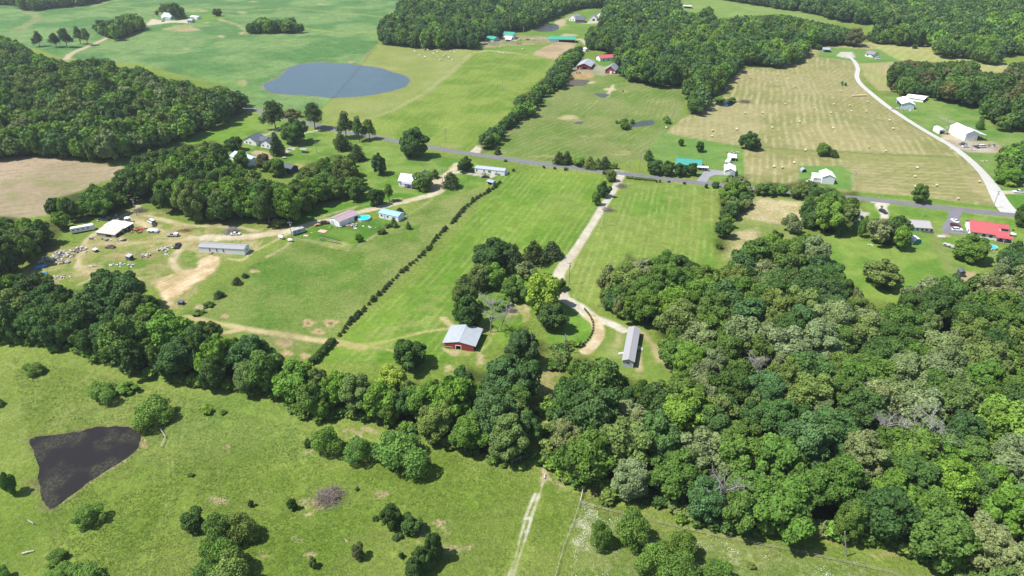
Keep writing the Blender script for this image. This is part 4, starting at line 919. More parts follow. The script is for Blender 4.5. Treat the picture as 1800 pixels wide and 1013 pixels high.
t('small', 550, 999, 14, 18, 'olive', 'sparse sapling between the clump and the brownish sapling', 'sapling', None, 'sapling')
t('small', 706, 981, 8, 10, 'deep', 'very small sapling left of the bottom tree trio', 'sapling', None, 'sapling')
t('small', 660, 916, 10, 8, 'deep', 'small dark bush left of the pasture trees', 'bush', None, 'bush')
t('small', 628, 863, 7, 6, 'deep', 'tiny bush right of the brush heap', 'bush', None, 'bush')
t('small', 714, 845, 5, 4, 'deep', 'speck of a bush in the middle pasture', 'bush', None, 'bush')
t('small', 334, 838, 9, 6, 'deep', 'small dark bush right of the dark pond', 'bush', None, 'bush')
t('broad', 690, 930, 38, 42, 'deep', 'left and fuller tree of the pasture pair')
t('small', 722, 940, 34, 32, 'deep', 'right tree of the pasture pair with patchy crown')
t('small', 737, 928, 14, 16, 'deep', 'small outlier beside the pasture pair')
t('small', 697, 950, 14, 10, 'deep', 'low bush under the pasture pair', 'bush', None, 'bush')
t('broad', 763, 990, 36, 50, 'deep', 'top tree of the trio above the bottom edge')
t('broad', 744, 1008, 36, 40, 'deep', 'middle tree of the trio above the bottom edge')
t('broad', 730, 1030, 38, 42, 'deep', 'bottom tree of the trio cut by the picture edge')
t('feather', 575, 800, 48, 56, 'mid', 'leftmost of the three bushy trees below the wood belt')
t('small', 541, 787, 14, 15, 'deep', 'small dark bush left of the three bushy trees', 'bush', None, 'bush')
t('feather', 629, 814, 52, 50, 'mid', 'middle of the three bushy trees below the wood belt')
t('feather', 699, 826, 86, 76, 'mid', 'largest and rightmost of the three bushy trees below the belt')
t('feather', 1058, 965, 38, 48, 'mid', 'smaller bushy tree on the white-flecked meadow')
t('feather', 1109, 966, 56, 66, 'mid', 'bigger bushy tree on the white-flecked meadow')
t('feather', 1200, 990, 48, 52, 'mid', 'upper right tree of the clump at the bottom right')
t('feather', 1156, 1010, 56, 56, 'mid', 'left tree of the clump at the bottom right')
t('feather', 1188, 1040, 70, 56, 'mid', 'lower tree of the clump at the bottom right')
t('feather', 1262, 1034, 56, 42, 'mid', 'tree poking up at the bottom edge right of the clump')
t('small', 1320, 1000, 12, 10, 'olive', 'small weedy bush on the flecked meadow', 'bush', None, 'bush')
for i, (x, y, w, h) in enumerate([(956, 296, 5, 5), (975, 298, 5, 5), (994, 300, 7, 6), (1062, 307, 7, 8), (1154, 321, 4, 6), (1160, 321, 4, 6), (1176, 321, 5, 4), (1203, 324, 6, 5), (1241, 331, 6, 9), (1257, 331, 12, 12), (902, 302, 4, 6), (888, 285, 5, 5)]):
    t('small', x, y, w, h, 'deep', 'small roadside shrub on the field side of the county road', 'shrub', 'roadside shrubs below the county road', 'roadside_shrub')
for i in range(11):
    t('small', 1103 + i * 4.6, 314 + i * .45, 7, 5, 'olive', 'low scrub along the road edge right of the gravel drive mouth', 'shrub', 'low scrub right of the drive mouth', 'roadside_shrub')
n_broad = 0
for a in T:
    kind, px, py, w, h, tint, label, cat, group, name = a
    tree_px(kind, px, py, w, h, tint, label, cat, group, name)
    if kind == 'broad': n_broad += 1

# cedars along the diagonal fence row
row = smooth([G2(*q) for q in [(879, 322), (862, 336), (835, 352), (815, 370), (795, 394), (772, 414), (755, 436), (735, 455), (710, 476), (688, 497), (668, 518), (652, 532), (638, 547), (622, 563), (605, 582), (592, 598)]], 6)
rp = [Vector(q) for q in row]; acc = 0; nxt = 0; k = 0
for i in range(len(rp) - 1):
    seg = (rp[i + 1] - rp[i]).length
    while nxt <= acc + seg:
        p = rp[i].lerp(rp[i + 1], (nxt - acc) / seg); k += 1
        dens = fbm(np.array([nxt]), np.array([0.0]), 14, 8, 2)[0]
        if dens > .33:
            r = random.uniform(.6, 1.15) * (1.12 if dens > .6 else .95)
            plant('cone', p.x + random.uniform(-.4, .4), p.y, r, r * random.uniform(2.0, 2.9), 'cedar', 'small dark cedar in the diagonal fence row between the two pastures', 'shrub', 'cedars in the diagonal fence row', 'cedar_shrub')
        nxt += random.uniform(1.9, 3.4)
    acc += seg
hedge = [Vector(q) for q in smooth([G2(*q) for q in [(585, 603), (570, 618), (552, 639)]], 8)]
for i, p in enumerate(hedge): plant('small', p.x, p.y, 1.5, 2.6, 'deep', 'dark hedge bush at the lower end of the diagonal fence row', 'bush', 'hedge at the lower end of the fence row', 'hedge_bush')
arc = smooth([G2(*q) for q in [(1028, 545), (1036, 555), (1042, 568), (1042, 582), (1036, 594), (1026, 606)]], 3)
for p in arc: plant('small', p[0], p[1], .45, .9, 'deep', 'overgrown weeds along the curved fence beside the drive', 'bush', 'weeds on the curved fence', 'fence_weed')

# ------------------------------------------------------------------ trees of the woods
MIX = {'default': ['mid', 'deep', 'blue', 'olive', 'mid', 'bright', 'deep', 'grey', 'blue']}
MIX['the belt of trees along the lower pasture'] = ['mid', 'deep', 'deep', 'blue', 'olive', 'bright', 'mid', 'deep', 'mid']
MIX['the wood above the junk yard'] = ['mid', 'deep', 'bright', 'mid', 'deep', 'olive', 'blue']
MIX['the big wood at the right'] = ['mid', 'olive', 'deep', 'bright', 'mid', 'grey', 'blue', 'mid', 'olive', 'deep', 'grey', 'bright', 'mid']
for k_ in ('the wood on the far hill', 'the wood in the upper middle', 'the wood behind the yellow-green pasture', 'the long hedgerow beside the pastures'): MIX[k_] = ['mid', 'deep', 'deep', 'mid', 'blue', 'bright', 'deep', 'olive']
MIX['the wood behind the white barns'] = ['deep', 'mid', 'deep', 'brown', 'mid']
def in_poly(px, py, P):
    ins = False; n = len(P)
    for i in range(n):
        ax, ay = P[i]; bx, by = P[(i + 1) % n]
        if (ay > py) != (by > py) and px < (bx - ax) * (py - ay) / (by - ay) + ax: ins = not ins
    return ins
woods_trees = []
for wi, (wname, P) in enumerate(WOODS.items()):
    Pc = [(x, max(y, -35)) for x, y in P]
    W = np.array([G2(*q) for q in Pc])
    x0, x1, y0, y1 = W[:, 0].min(), W[:, 0].max(), W[:, 1].min() - 6, W[:, 1].max() + 6
    big = wname in ('the big wood at the right', 'the belt of trees along the lower pasture')
    area = (x1 - x0) * (y1 - y0)
    n = int(min(area / 9, 60000)); placed = {}
    rr = np.random.default_rng(40 + wi)
    X = rr.uniform(x0, x1, n); Y = rr.uniform(y0, y1, n)
    base = 4.7 if big else 4.4
    thin = 'hedgerow' in wname or 'tree line' in wname
    if thin: base = 3.2
    sizes = base * np.exp(rr.normal(0, .32 if big else .40, n)); sizes = np.clip(sizes, base * .5, base * 1.7)
    o = np.argsort(-sizes * rr.uniform(.6, 1, n))
    cell = 7.0
    for i in o:
        x, y, r = X[i], Y[i], sizes[i]
        h = (6.5 + r * 1.35) * (rr.uniform(.85, 1.15) if big else rr.uniform(.72, 1.32)) if not thin else r * 2.1
        ok = True
        for (dx, dy, zz) in ((0, 0, h * .97), (-r * .75, 0, h * .55), (r * .75, 0, h * .55), (0, -r * .45, h * .1)):
            u, v_ = proj(x + dx, y + dy, zz)
            if not in_poly(u, v_, Pc): ok = False; break
        if not ok: continue
        ci, cj = int(x // cell), int(y // cell)
        for a in (-1, 0, 1):
            for b in (-1, 0, 1):
                for (qx, qy, qr) in placed.get((ci + a, cj + b), ()):
                    if (qx - x) ** 2 + (qy - y) ** 2 < ((qr + r) * .56) ** 2: ok = False; break
                if not ok: break
            if not ok: break
        if not ok: continue
        if any((kp.x - x) ** 2 + (kp.y - y) ** 2 < (kr + r * .8) ** 2 for kp, kr in KEEP): continue
        placed.setdefault((ci, cj), []).append((x, y, r))
        mix = MIX.get(wname, MIX['default'])
        # neighbouring trees tend to be of one kind
        q = vnoise(np.array([x / 26.0]), np.array([y / 26.0]), 60 + wi)[0]
        tn = mix[int((q * .55 + rr.uniform(0, .45)) * .999 * len(mix))]
        D = math.hypot(math.hypot(x, y), H)
        u, v_ = proj(x, y, h * .6)
        vis = -60 < u < 1860 and -25 < v_ < 1060
        woods_trees.append((r / D * (1 if vis else .3), x, y, r * 1.10, h, tn, wname))
woods_trees.sort(key=lambda q: -q[0])
NIND = max(0, 298 - n_broad)
LM = [((960, 770), 'the rutted track through the wood'), ((1104, 620), 'the grey-roofed mobile home'), ((1316, 680), 'the pale bare tree in the big wood'), ((1275, 910), 'the silvery bare tree'), ((1575, 810), 'the leaning bare tree'), ((1500, 720), 'the grey bare tree in mid wood'),
      ((1142, 790), 'the thin bare trunk'), ((1488, 975), 'the long leaning post'), ((1790, 1010), 'the lower right photo corner'), ((1795, 700), 'the right photo edge below the meadow'), ((1550, 505), 'the large dark meadow-edge tree'), ((1250, 480), 'the corner of the mown meadow'),
      ((1058, 545), 'the short dark fence'), ((1795, 860), 'the right photo edge above the corner'), ((62, 650), 'the small feathery pasture tree'), ((270, 735), 'the bushy tree above the pond'), ((363, 725), 'the yellow-green bush'), ((565, 640), 'the hedge below the fence row'), ((300, 540), 'the foot of the dirt lot'),
      ((716, 650), 'the single round tree near the barn'), ((815, 620), 'the red barn'), ((575, 795), 'the leftmost bushy tree'), ((699, 820), 'the largest bushy tree'), ((5, 560), 'the left photo edge above the pasture'), ((187, 415), 'the open pole shed'), ((147, 405), 'the travel trailer'), ((505, 303), 'the dark shed'),
      ((598, 395), 'the metal garage'), ((5, 430), 'the left photo edge by the brown field'), ((407, 405), 'the grey brush pile'), ((470, 255), 'the dark-roofed house'), ((1618, 405), 'the long grey-roofed home'), ((1283, 308), 'the white gabled garage'), ((1455, 322), 'the white hay field barn'), ((1395, 410), 'the pale thin tree'),
      ((1740, 425), 'the red-roofed house'), ((240, 290), 'the brown field corner'), ((110, 450), 'the white scrap heaps'), ((1700, 490), 'the black storage shed'), ((900, 810), 'the rail fence at the belt foot'), ((1020, 880), 'the weathered corner fence')]
LMP = [(G(*q), n_) for q, n_ in LM]
ORD = ['nearest', 'second nearest', 'third nearest', 'fourth nearest', 'fifth nearest', 'sixth nearest', 'seventh nearest', 'eighth nearest', 'ninth nearest', 'tenth nearest', 'eleventh nearest', 'twelfth nearest', 'thirteenth nearest', 'fourteenth nearest']
ind = []
for q in woods_trees[:NIND]:
    d, n_ = min(((p.x - q[1]) ** 2 + (p.y - q[2]) ** 2, n_) for p, n_ in LMP)
    ind.append((q[5], n_, d, q))
ind.sort(key=lambda a: (a[0], a[1], a[2])); prev = None; k = 0
for tn, n_, d, q in ind:
    k = k + 1 if (tn, n_) == prev else 0; prev = (tn, n_)
    plant('broad', q[1], q[2], q[3], q[4], tn, '%s %s woods tree to %s' % (ORD[min(k, 13)], TW[tn], n_), 'tree', '%s trees in %s' % (TW[tn], q[6]))
print('woods trees', len(woods_trees), 'individual', NIND)
# understory shrubs fill the wood edges of the nearest woods; the farther trees are one mass
LOD = []
for lo, (nl, ls, lobes) in enumerate([(4600, .066, 24), (1700, .098, 18), (620, .155, 13), (260, .23, 9)]):
    LOD.append([crown(900 + lo * 10 + j, nlobe=lobes, nleaf=nl, ls=ls, core=(lo < 3)) for j in range(4)])
VV = []; FF = []; CC = []; off = 0
def addfar(x, y, r, h, tn, lod):
    global off
    V, F, c = LOD[lod][random.randrange(4)]
    a = random.uniform(0, 6.28); ca, sa = math.cos(a), math.sin(a)
    z = float(hgt(x, y))
    W = np.empty_like(V); W[:, 0] = (V[:, 0] * ca - V[:, 1] * sa) * r + x; W[:, 1] = (V[:, 0] * sa + V[:, 1] * ca) * r + y; W[:, 2] = V[:, 2] * h / 2 + z
    VV.append(W.astype(np.float32)); FF.append(F + off); CC.append(c * np.array(tint_of(tn)[:3])); off += len(V)
PT = []; SC = []; RT_ = []; VI = []; TI = []
for (_, x, y, r, h, tn, wname) in woods_trees[NIND:]:
    D = math.hypot(math.hypot(x, y), H)
    lod = 0 if D < 480 else (1 if D < 900 else 2)
    PT.append((x, y, float(hgt(x, y)))); SC.append((r, r, h / 2)); RT_.append(random.uniform(0, 6.28)); VI.append(lod * 4 + random.randrange(4)); TI.append(tint_of(tn))
wood_leaf = leaf_mat('woods_foliage')
for n_ in wood_leaf.node_tree.nodes:
    if n_.type == 'OBJECT_INFO': oi_ = n_
at_ = wood_leaf.node_tree.nodes.new('ShaderNodeAttribute'); at_.attribute_type = 'INSTANCER'; at_.attribute_name = 'tint'
for l_ in list(wood_leaf.node_tree.links):
    if l_.from_node == oi_: s_ = l_.to_socket; wood_leaf.node_tree.links.remove(l_); wood_leaf.node_tree.links.new(at_.outputs['Color'], s_)
wme = bpy.data.meshes.new('woods'); wme.from_pydata(PT, [], [])
def wattr(name, typ, data, field):
    a_ = wme.attributes.new(name, typ, 'POINT'); a_.data.foreach_set(field, np.asarray(data, np.float32 if typ != 'INT' else np.int32).ravel())
wattr('size', 'FLOAT_VECTOR', SC, 'vector'); wattr('turn', 'FLOAT_VECTOR', [(0, 0, q) for q in RT_], 'vector'); wattr('variant', 'INT', VI, 'value'); wattr('tint', 'FLOAT_COLOR', TI, 'color')
ng = bpy.data.node_groups.new('woods_trees', 'GeometryNodeTree')
ng.interface.new_socket('Geometry', in_out='INPUT', socket_type='NodeSocketGeometry'); ng.interface.new_socket('Geometry', in_out='OUTPUT', socket_type='NodeSocketGeometry')
N_ = ng.nodes; K_ = ng.links
gi, go_ = N_.new('NodeGroupInput'), N_.new('NodeGroupOutput')
g2i = N_.new('GeometryNodeGeometryToInstance')
srcs = []
for lo in range(3):
    for j in range(4):
        V, F, c = LOD[lo][j]
        so_ = bpy.data.objects.new('broadleaf_tree_shape', mesh_from('broadleaf_tree_shape', V, F, wood_leaf, False, c)); srcs.append(so_)
for so_ in reversed(srcs):      # the join node lists its inputs last-linked first
    inf = N_.new('GeometryNodeObjectInfo'); inf.inputs['Object'].default_value = so_; inf.inputs['As Instance'].default_value = False
    g1 = N_.new('GeometryNodeGeometryToInstance'); K_.new(inf.outputs['Geometry'], g1.inputs[0])
    srcs[srcs.index(so_)] = so_; 
    so_['n'] = g1.name
jn = N_.new('GeometryNodeJoinGeometry')
for so_ in reversed(srcs): K_.new(N_[so_['n']].outputs[0], jn.inputs[0]); del so_['n']
iop = N_.new('GeometryNodeInstanceOnPoints'); K_.new(gi.outputs[0], iop.inputs['Points']); K_.new(jn.outputs[0], iop.inputs['Instance']); iop.inputs['Pick Instance'].default_value = True
def na(name, typ):
    q = N_.new('GeometryNodeInputNamedAttribute'); q.data_type = typ; q.inputs['Name'].default_value = name
    return [o_ for o_ in q.outputs if o_.enabled and o_.name == 'Attribute'][0]
K_.new(na('variant', 'INT'), iop.inputs['Instance Index']); K_.new(na('turn', 'FLOAT_VECTOR'), iop.inputs['Rotation']); K_.new(na('size', 'FLOAT_VECTOR'), iop.inputs['Scale'])
K_.new(iop.outputs[0], go_.inputs[0])
wd = link('woods', wme); md = wd.modifiers.new('trees', 'NODES'); md.node_group = ng
props(wd, 'mass of farther broadleaf trees making up the woods', 'woods', None, 'stuff')
# undergrowth along the foot of the near woods
VV = []; FF = []; CC = []; off = 0
S3 = [crown(990 + j, nlobe=8, nleaf=300, ls=.19, hr=.8) for j in range(4)]
LOD.append(S3)
def edge_bushes(P, dens, rlo, rhi):
    for i in range(len(P)):
        a = Vector(G2(P[i][0], P[i][1])); b = Vector(G2(*P[(i + 1) % len(P)]))
        L = (b - a).length
        if L > 80 or (1030 < P[i][0] < 1225 and 540 < P[i][1] < 700): continue
        for k in range(int(L * dens)):
            q = a.lerp(b, random.random()); q += Vector((random.uniform(-2.5, 2.5), random.uniform(1.0, 4)))
            if any((kp.x - q.x) ** 2 + (kp.y - q.y) ** 2 < kr ** 2 for kp, kr in KEEP): continue
            r = random.uniform(rlo, rhi); addfar(q.x, q.y, r, r * 1.7, random.choice(['mid', 'deep', 'bright', 'olive']), 4)
bw = WOODS['the big wood at the right']; i0 = bw.index((1720, 1040)); edge_bushes(bw[i0:i0 + 22], .75, 1.2, 2.8)
i1 = bw.index((975, 690)); edge_bushes(bw[i1:], .5, 1.2, 2.8)
bl = WOODS['the belt of trees along the lower pasture']; i2 = bl.index((948, 800)); edge_bushes(bl[i2:], .6, 1.0, 2.4)
me = mesh_from('undergrowth', np.vstack(VV), np.vstack(FF), LEAF, False, np.vstack(CC))
ud = link('undergrowth', me); props(ud, 'shrubby undergrowth along the foot of the woods', 'undergrowth', None, 'stuff'); ud.color = (1, 1, 1, 1)

# bare trees
def dead(px, py, hpx, seed, label, lean=0.1):
    p = G(px, py); s = mpp(px, py); h = hpx * s / .8
    e = empty('dead_tree', (p.x, p.y, p.z), 0, label, 'dead tree')
    tr = link('trunk', trunk_mesh('trunk', seed, 1.0, .42, .024, True, lean), e); tr.scale = (h, h, h)
dead(862, 584, 50, 1, 'bare grey tree standing behind the red barn', .15)
dead(880, 580, 40, 7, 'lower bare grey tree right of its taller neighbour behind the barn', .3)
dead(1316, 682, 52, 2, 'bare pale tree rising from the big wood beyond the grey-roofed home', .0)
dead(1275, 912, 72, 3, 'bare silvery tree at the lower edge of the big wood', -.12)
dead(1262, 905, 50, 9, 'shorter bare tree beside the silvery one at the wood edge', -.3)
dead(1575, 812, 80, 4, 'long leaning bare tree high in the right of the big wood', .45)
dead(1548, 795, 60, 5, 'bushy bare tree left of the leaning one in the big wood', -.1)
dead(1500, 720, 52, 6, 'grey bare tree near the middle of the big wood', .2)
dead(1142, 790, 40, 8, 'thin bare trunk in the lower big wood', 0)

# ------------------------------------------------------------------ buildings
WHITE = mat('white_siding', (.68, .68, .67), .6, .08, 1.5); WPAINT = mat('white_metal_roof', (.78, .79, .80), .45, .06, .8, 0, .0, .5)
GREYM = mat('grey_metal_roof', (.30, .33, .36), .5, .08, .7, 0, .2, .5); GALV = mat('galvanised_roof', (.32, .35, .375), .5, .1, .6, 0, .15, .5)
SHING = mat('grey_shingles', (.26, .26, .27), .9, .18, 3.5); DSHING = mat('dark_shingles', (.085, .095, .12), .9, .2, 2.5); BSHING = mat('brown_shingles', (.20, .17, .17), .9, .2, 2.5)
REDW = mat('red_barn_siding', (.28, .045, .042), .75, .2, 1.2); REDR = mat('red_metal_roof', (.36, .075, .08), .5, .08, .8, 0, 0, .5)
GREENR = mat('green_metal_roof', (.03, .26, .17), .5, .1, .8, 0, 0, .5); TEALR = mat('teal_metal_roof', (.04, .23, .19), .5, .08, .8, 0, 0, .5); BLUER = mat('blue_metal_roof', (.22, .42, .62), .5, .08, .8, 0, 0, .5)
MAUVE = mat('mauve_metal_roof', (.33, .24, .26), .5, .1, .6, 0, .1, .5); GLASS = mat('dark_glass', (.03, .035, .04), .08, .05, 1, 0, 0, .6); DARK = mat('painted_dark_opening', (.03, .028, .025), .9, .1)  # near-black door and end panels: the shade inside openings put into colour
RUST = mat('rusty_metal', (.30, .16, .09), .8, .35, 1.5); BLUEW = mat('pale_blue_siding', (.42, .50, .56), .6, .06, 1); DWOOD = mat('weathered_wood', (.22, .18, .14), .9, .3, 3); GREYW = mat('grey_siding', (.36, .40, .45), .7, .1, 1)
CONCR = mat('concrete', (.45, .44, .41), .9, .12, 1.5); BRICK = mat('pink_brick', (.45, .27, .22), .85, .2, 2.5); DSIDE = mat('dark_siding', (.06, .06, .065), .8, .1); BLACK = mat('black_rubber', (.02, .02, .02), .9, .1)
def frame_of(a, b):
    A_ = G(*a); B_ = G(*b); d = Vector((B_.x - A_.x, B_.y - A_.y)); L = d.length; ang = math.atan2(d.y, d.x)
    return A_, L, ang
def building(name, label, a, b, depth, wh, rise, roof, wall, ridge='along', over=.35, opens=(), feats=(), cat='house', gable=None, thick=.14, parent=None, offset=(0, 0), zb=0.0, L=None, extra=None, slope='front', group=None, overy=None):
    """front wall foot runs from photo pixel a to b; depth goes away to its left-hand side.
    opens: (side, s0, s1, top) real openings; feats: (what, side, s0, s1, z0, z1, material)"""
    if parent is None:
        A_, L_, ang = frame_of(a, b); L = L or L_
        zs = min(float(hgt(A_.x, A_.y)), float(hgt(A_.x + L * math.cos(ang), A_.y + L * math.sin(ang))))
        e = empty(name, (A_.x, A_.y, zs - .05), ang, label, cat, group)
    else: e = parent
    ox, oy = offset; W = depth; t_ = .12
    def top(side, s):
        if ridge == 'along':
            if side in ('front', 'back'): return wh
            return wh + rise * (1 - abs(s - W / 2) / (W / 2))
        if ridge == 'across':
            if side in ('left', 'right'): return wh
            return wh + rise * (1 - abs(s - L / 2) / (L / 2))
        # shed: high at the back
        if side == 'front': return wh
        if side == 'back': return wh + rise
        return wh + rise * s / W
    def P(side, s, z, inn=0.0):
        if side == 'front': return (ox + s, oy + inn, z + zb)
        if side == 'back': return (ox + s, oy + W - inn, z + zb)
        if side == 'left': return (ox + inn, oy + s, z + zb)
        return (ox + L - inn, oy + s, z + zb)
    wmb = MB(); gmb = MB()
    for side in ('front', 'back', 'left', 'right'):
        ln = L if side in ('front', 'back') else W
        if any(o[0] == side and o[1] == 'all' for o in opens): continue
        e0 = 0 if side in ('front', 'back') else t_ + .003; cuts = {e0, ln - e0}
        if (ridge == 'along') == (side in ('left', 'right')) and ridge != 'shed': cuts.add(ln / 2)
        for o in opens:
            if o[0] == side: cuts |= {o[1], o[2]}
        cuts = sorted(cuts)
        for s0, s1 in zip(cuts, cuts[1:]):
            zb0 = 0
            for o in opens:
                if o[0] == side and s0 >= o[1] - 1e-6 and s1 <= o[2] + 1e-6: zb0 = o[3]
            z0, z1 = top(side, s0), top(side, s1)
            wmb.hexa([P(side, s0, zb0), P(side, s1, zb0), P(side, s1, zb0, t_), P(side, s0, zb0, t_), P(side, s0, z0 - .02), P(side, s1, z1 - .02), P(side, s1, z1 - .02, t_), P(side, s0, z0 - .02, t_)])
    bm_w = wmb.build('wall', wall, e)
    import bmesh
    bm = bmesh.new(); bm.from_mesh(bm_w.data); bmesh.ops.recalc_face_normals(bm, faces=bm.faces); bm.to_mesh(bm_w.data); bm.free()
    def slab(p4, nm='roof_panel', m=roof):
        p4 = [Vector(p) for p in p4]; n = (p4[1] - p4[0]).cross(p4[3] - p4[0]).normalized()
        if n.z < 0: n = -n
        mb = MB(); mb.hexa([tuple(p) for p in p4] + [tuple(p + n * thick) for p in p4])
        o = mb.build(nm, m, e)
        bm = bmesh.new(); bm.from_mesh(o.data); bmesh.ops.recalc_face_normals(bm, faces=bm.faces); bm.to_mesh(o.data); bm.free(); return o
    v = over; vy = overy if overy is not None else over
    if ridge == 'along':
        k = rise / (W / 2); z0 = wh - v * k + zb; zr = wh + rise + zb
        slab([(ox - v, oy - v, z0), (ox + L + v, oy - v, z0), (ox + L + v, oy + W / 2, zr), (ox - v, oy + W / 2, zr)])
        slab([(ox - v, oy + W + v, z0), (ox - v, oy + W / 2 + .002, zr), (ox + L + v, oy + W / 2 + .002, zr), (ox + L + v, oy + W + v, z0)])
        MB().box(ox - v, ox + L + v, oy + W / 2 - .15, oy + W / 2 + .15, zr + thick - .03, zr + thick + .05).build('ridge_cap', roof, e)
    elif ridge == 'across':
        k = rise / (L / 2); z0 = wh - v * k + zb; zr = wh + rise + zb
        slab([(ox - v, oy - vy, z0), (ox + L / 2, oy - vy, zr), (ox + L / 2, oy + W + vy, zr), (ox - v, oy + W + vy, z0)])
        slab([(ox + L + v, oy - vy, z0), (ox + L + v, oy + W + vy, z0), (ox + L / 2 + .002, oy + W + vy, zr), (ox + L / 2 + .002, oy - vy, zr)])
        MB().box(ox + L / 2 - .15, ox + L / 2 + .15, oy - vy, oy + W + vy, zr + thick - .03, zr + thick + .05).build('ridge_cap', roof, e)
    else:
        k = rise / W
        slab([(ox - v, oy - v, wh - v * k + zb), (ox + L + v, oy - v, wh - v * k + zb), (ox + L + v, oy + W + v, wh + rise + v * k + zb), (ox - v, oy + W + v, wh + rise + v * k + zb)])
    FD = {'window': GLASS, 'door': WHITE}
    for f in feats:
        what, side, s0, s1, z0, z1 = f[:6]; m = f[6] if len(f) > 6 else FD.get(what, WHITE)
        def bx(sa, sb, za, zc, d0, d1, nm, mm, par):
            pts = [P(side, sa, za, -d1), P(side, sb, za, -d1), P(side, sb, za, -d0), P(side, sa, za, -d0), P(side, sa, zc, -d1), P(side, sb, zc, -d1), P(side, sb, zc, -d0), P(side, sa, zc, -d0)]
            mb = MB(); mb.hexa(pts); o = mb.build(nm, mm, par)
            bm = bmesh.new(); bm.from_mesh(o.data); bmesh.ops.recalc_face_normals(bm, faces=bm.faces); bm.to_mesh(o.data); bm.free(); return o
        if what == 'window':
            w = bx(s0, s1, z0, z1, .01, .05, 'window', m, e)
            fr = MB()
            for q in ((s0 - .1, s1 + .1, z1, z1 + .1), (s0 - .1, s1 + .1, z0 - .1, z0), (s0 - .1, s0, z0, z1), (s1, s1 + .1, z0, z1)):
                fr.hexa([P(side, q[0], q[2], -.08), P(side, q[1], q[2], -.08), P(side, q[1], q[2], -.005), P(side, q[0], q[2], -.005), P(side, q[0], q[3], -.08), P(side, q[1], q[3], -.08), P(side, q[1], q[3], -.005), P(side, q[0], q[3], -.005)])
            fr.build('window_frame', WHITE if wall is not WHITE else GREYW, w)
        elif what == 'frame':
            fr = MB(); g_ = .22
            for q in ((s0 - g_, s1 + g_, z1, z1 + g_), (s0 - g_, s0, z0, z1), (s1, s1 + g_, z0, z1)):
                fr.hexa([P(side, q[0], q[2], -.09), P(side, q[1], q[2], -.09), P(side, q[1], q[2], -.004), P(side, q[0], q[2], -.004), P(side, q[0], q[3], -.09), P(side, q[1], q[3], -.09), P(side, q[1], q[3], -.004), P(side, q[0], q[3], -.004)])
            fr.build('door_frame', m, e)
        elif what == 'steps':
            st = MB()
            for i in range(4):
                d1 = .35 * (4 - i) + .9; st.hexa([P(side, s0, .19 * i, -d1), P(side, s1, .19 * i, -d1), P(side, s1, .19 * i, -.01), P(side, s0, .19 * i, -.01), P(side, s0, .19 * (i + 1) - .002, -d1), P(side, s1, .19 * (i + 1) - .002, -d1), P(side, s1, .19 * (i + 1) - .002, -.01), P(side, s0, .19 * (i + 1) - .002, -.01)])
            st.build('steps', m, e)
        elif what == 'porch':      # roof on posts projecting by z1, s0..s1
            D_ = z1; zt = z0
            slab([P(side, s0, zt - .35, -D_), P(side, s1, zt - .35, -D_), P(side, s1, zt, -.02), P(side, s0, zt, -.02)], 'porch_roof', m)
            n_ = max(2, int((s1 - s0) / 2.6) + 1)
            for i in range(n_):
                s = s0 + .15 + (s1 - s0 - .3) * i / (n_ - 1); p = P(side, s, 0, -D_ + .2)
                MB().box(p[0] - .07, p[0] + .07, p[1] - .07, p[1] + .07, 0, zt - .36).build('porch_post', WHITE, e)
            bx(s0, s1, 0.0, .35, .02, D_ - .02, 'deck', DWOOD, e)
        else:
            bx(s0, s1, z0, z1, .01, .06, what, m, e)
    return e
def win_row(side, xs, w=1.0, z0=1.2, z1=2.1, m=None): return [('window', side, x, x + w, z0, z1) + ((m,) if m else ()) for x in xs]

# the red barn
building('red_barn', 'low red barn with pale grey metal roof and a white-framed door', (781.5, 611.5), (833, 618.5), 11.8, 2.5, 1.1, GALV, REDW, 'across', .75, overy=.12,
         opens=[('front', 4.35, 6.2, 1.9), ('right', 'all')], feats=[('frame', 'front', 4.35, 6.2, 0, 1.9, WHITE), ('white_rail', 'front', .1, 3.2, .95, 1.07, WHITE)], cat='barn')
e = bpy.data.objects['red_barn']
for i in range(5): MB().box(10.55, 10.7, .6 + i * 2.6, .75 + i * 2.6, 0, 2.35).build('post', DWOOD, e)
for i in range(9):
    pass
# grey-roofed mobile home in the clearing (front = its short near gable)
building('mobile_home', 'long narrow mobile home with grey shingle roof in the grassy clearing', (1094, 644.5), (1112.8, 647), 21.5, 2.9, .75, SHING, GREYW, 'across', .35,
         feats=[('window', 'front', 1.2, 2.6, 1.5, 2.4), ('door', 'right', 12, 13, .6, 2.6), ('steps', 'right', 11.7, 13.3, 0, 0, CONCR), ('steps', 'left', 7, 8, 0, 0, CONCR)] + win_row('right', [3, 7, 16, 19]) + win_row('left', [4, 9, 14, 18]), cat='mobile home')
# white mobile home in the junk yard
building('mobile_home', 'white mobile home with grey roof beside the bare dirt lot', (350.5, 443.5), (431, 448.5), 5.0, 2.9, .8, SHING, WHITE, 'along', .15,
         feats=win_row('front', [5.2, 8.6, 11.8], .45, 1.1, 2.5) + [('steps', 'front', 5.8, 6.8, 0, 0, DWOOD), ('window', 'right', 2.2, 2.8, 1.5, 2.1)], cat='mobile home')
# long white home by the county road
building('mobile_home', 'long white mobile home with pale roof and ramp, next to the county road', (834.5, 303.5), (887, 309.5), 5.2, 2.9, .8, GALV, WHITE, 'along', .15,
         feats=win_row('front', [1.0, 5.6, 8.6, 9.5, 20], .6, 1.2, 2.4) + [('door', 'front', 13.2, 14.2, .6, 2.6, GREYW), ('ramp', 'front', 12.5, 16.0, .1, 1.1, DWOOD), ('steps', 'front', 5, 7, 0, 0, DWOOD)], cat='mobile home')
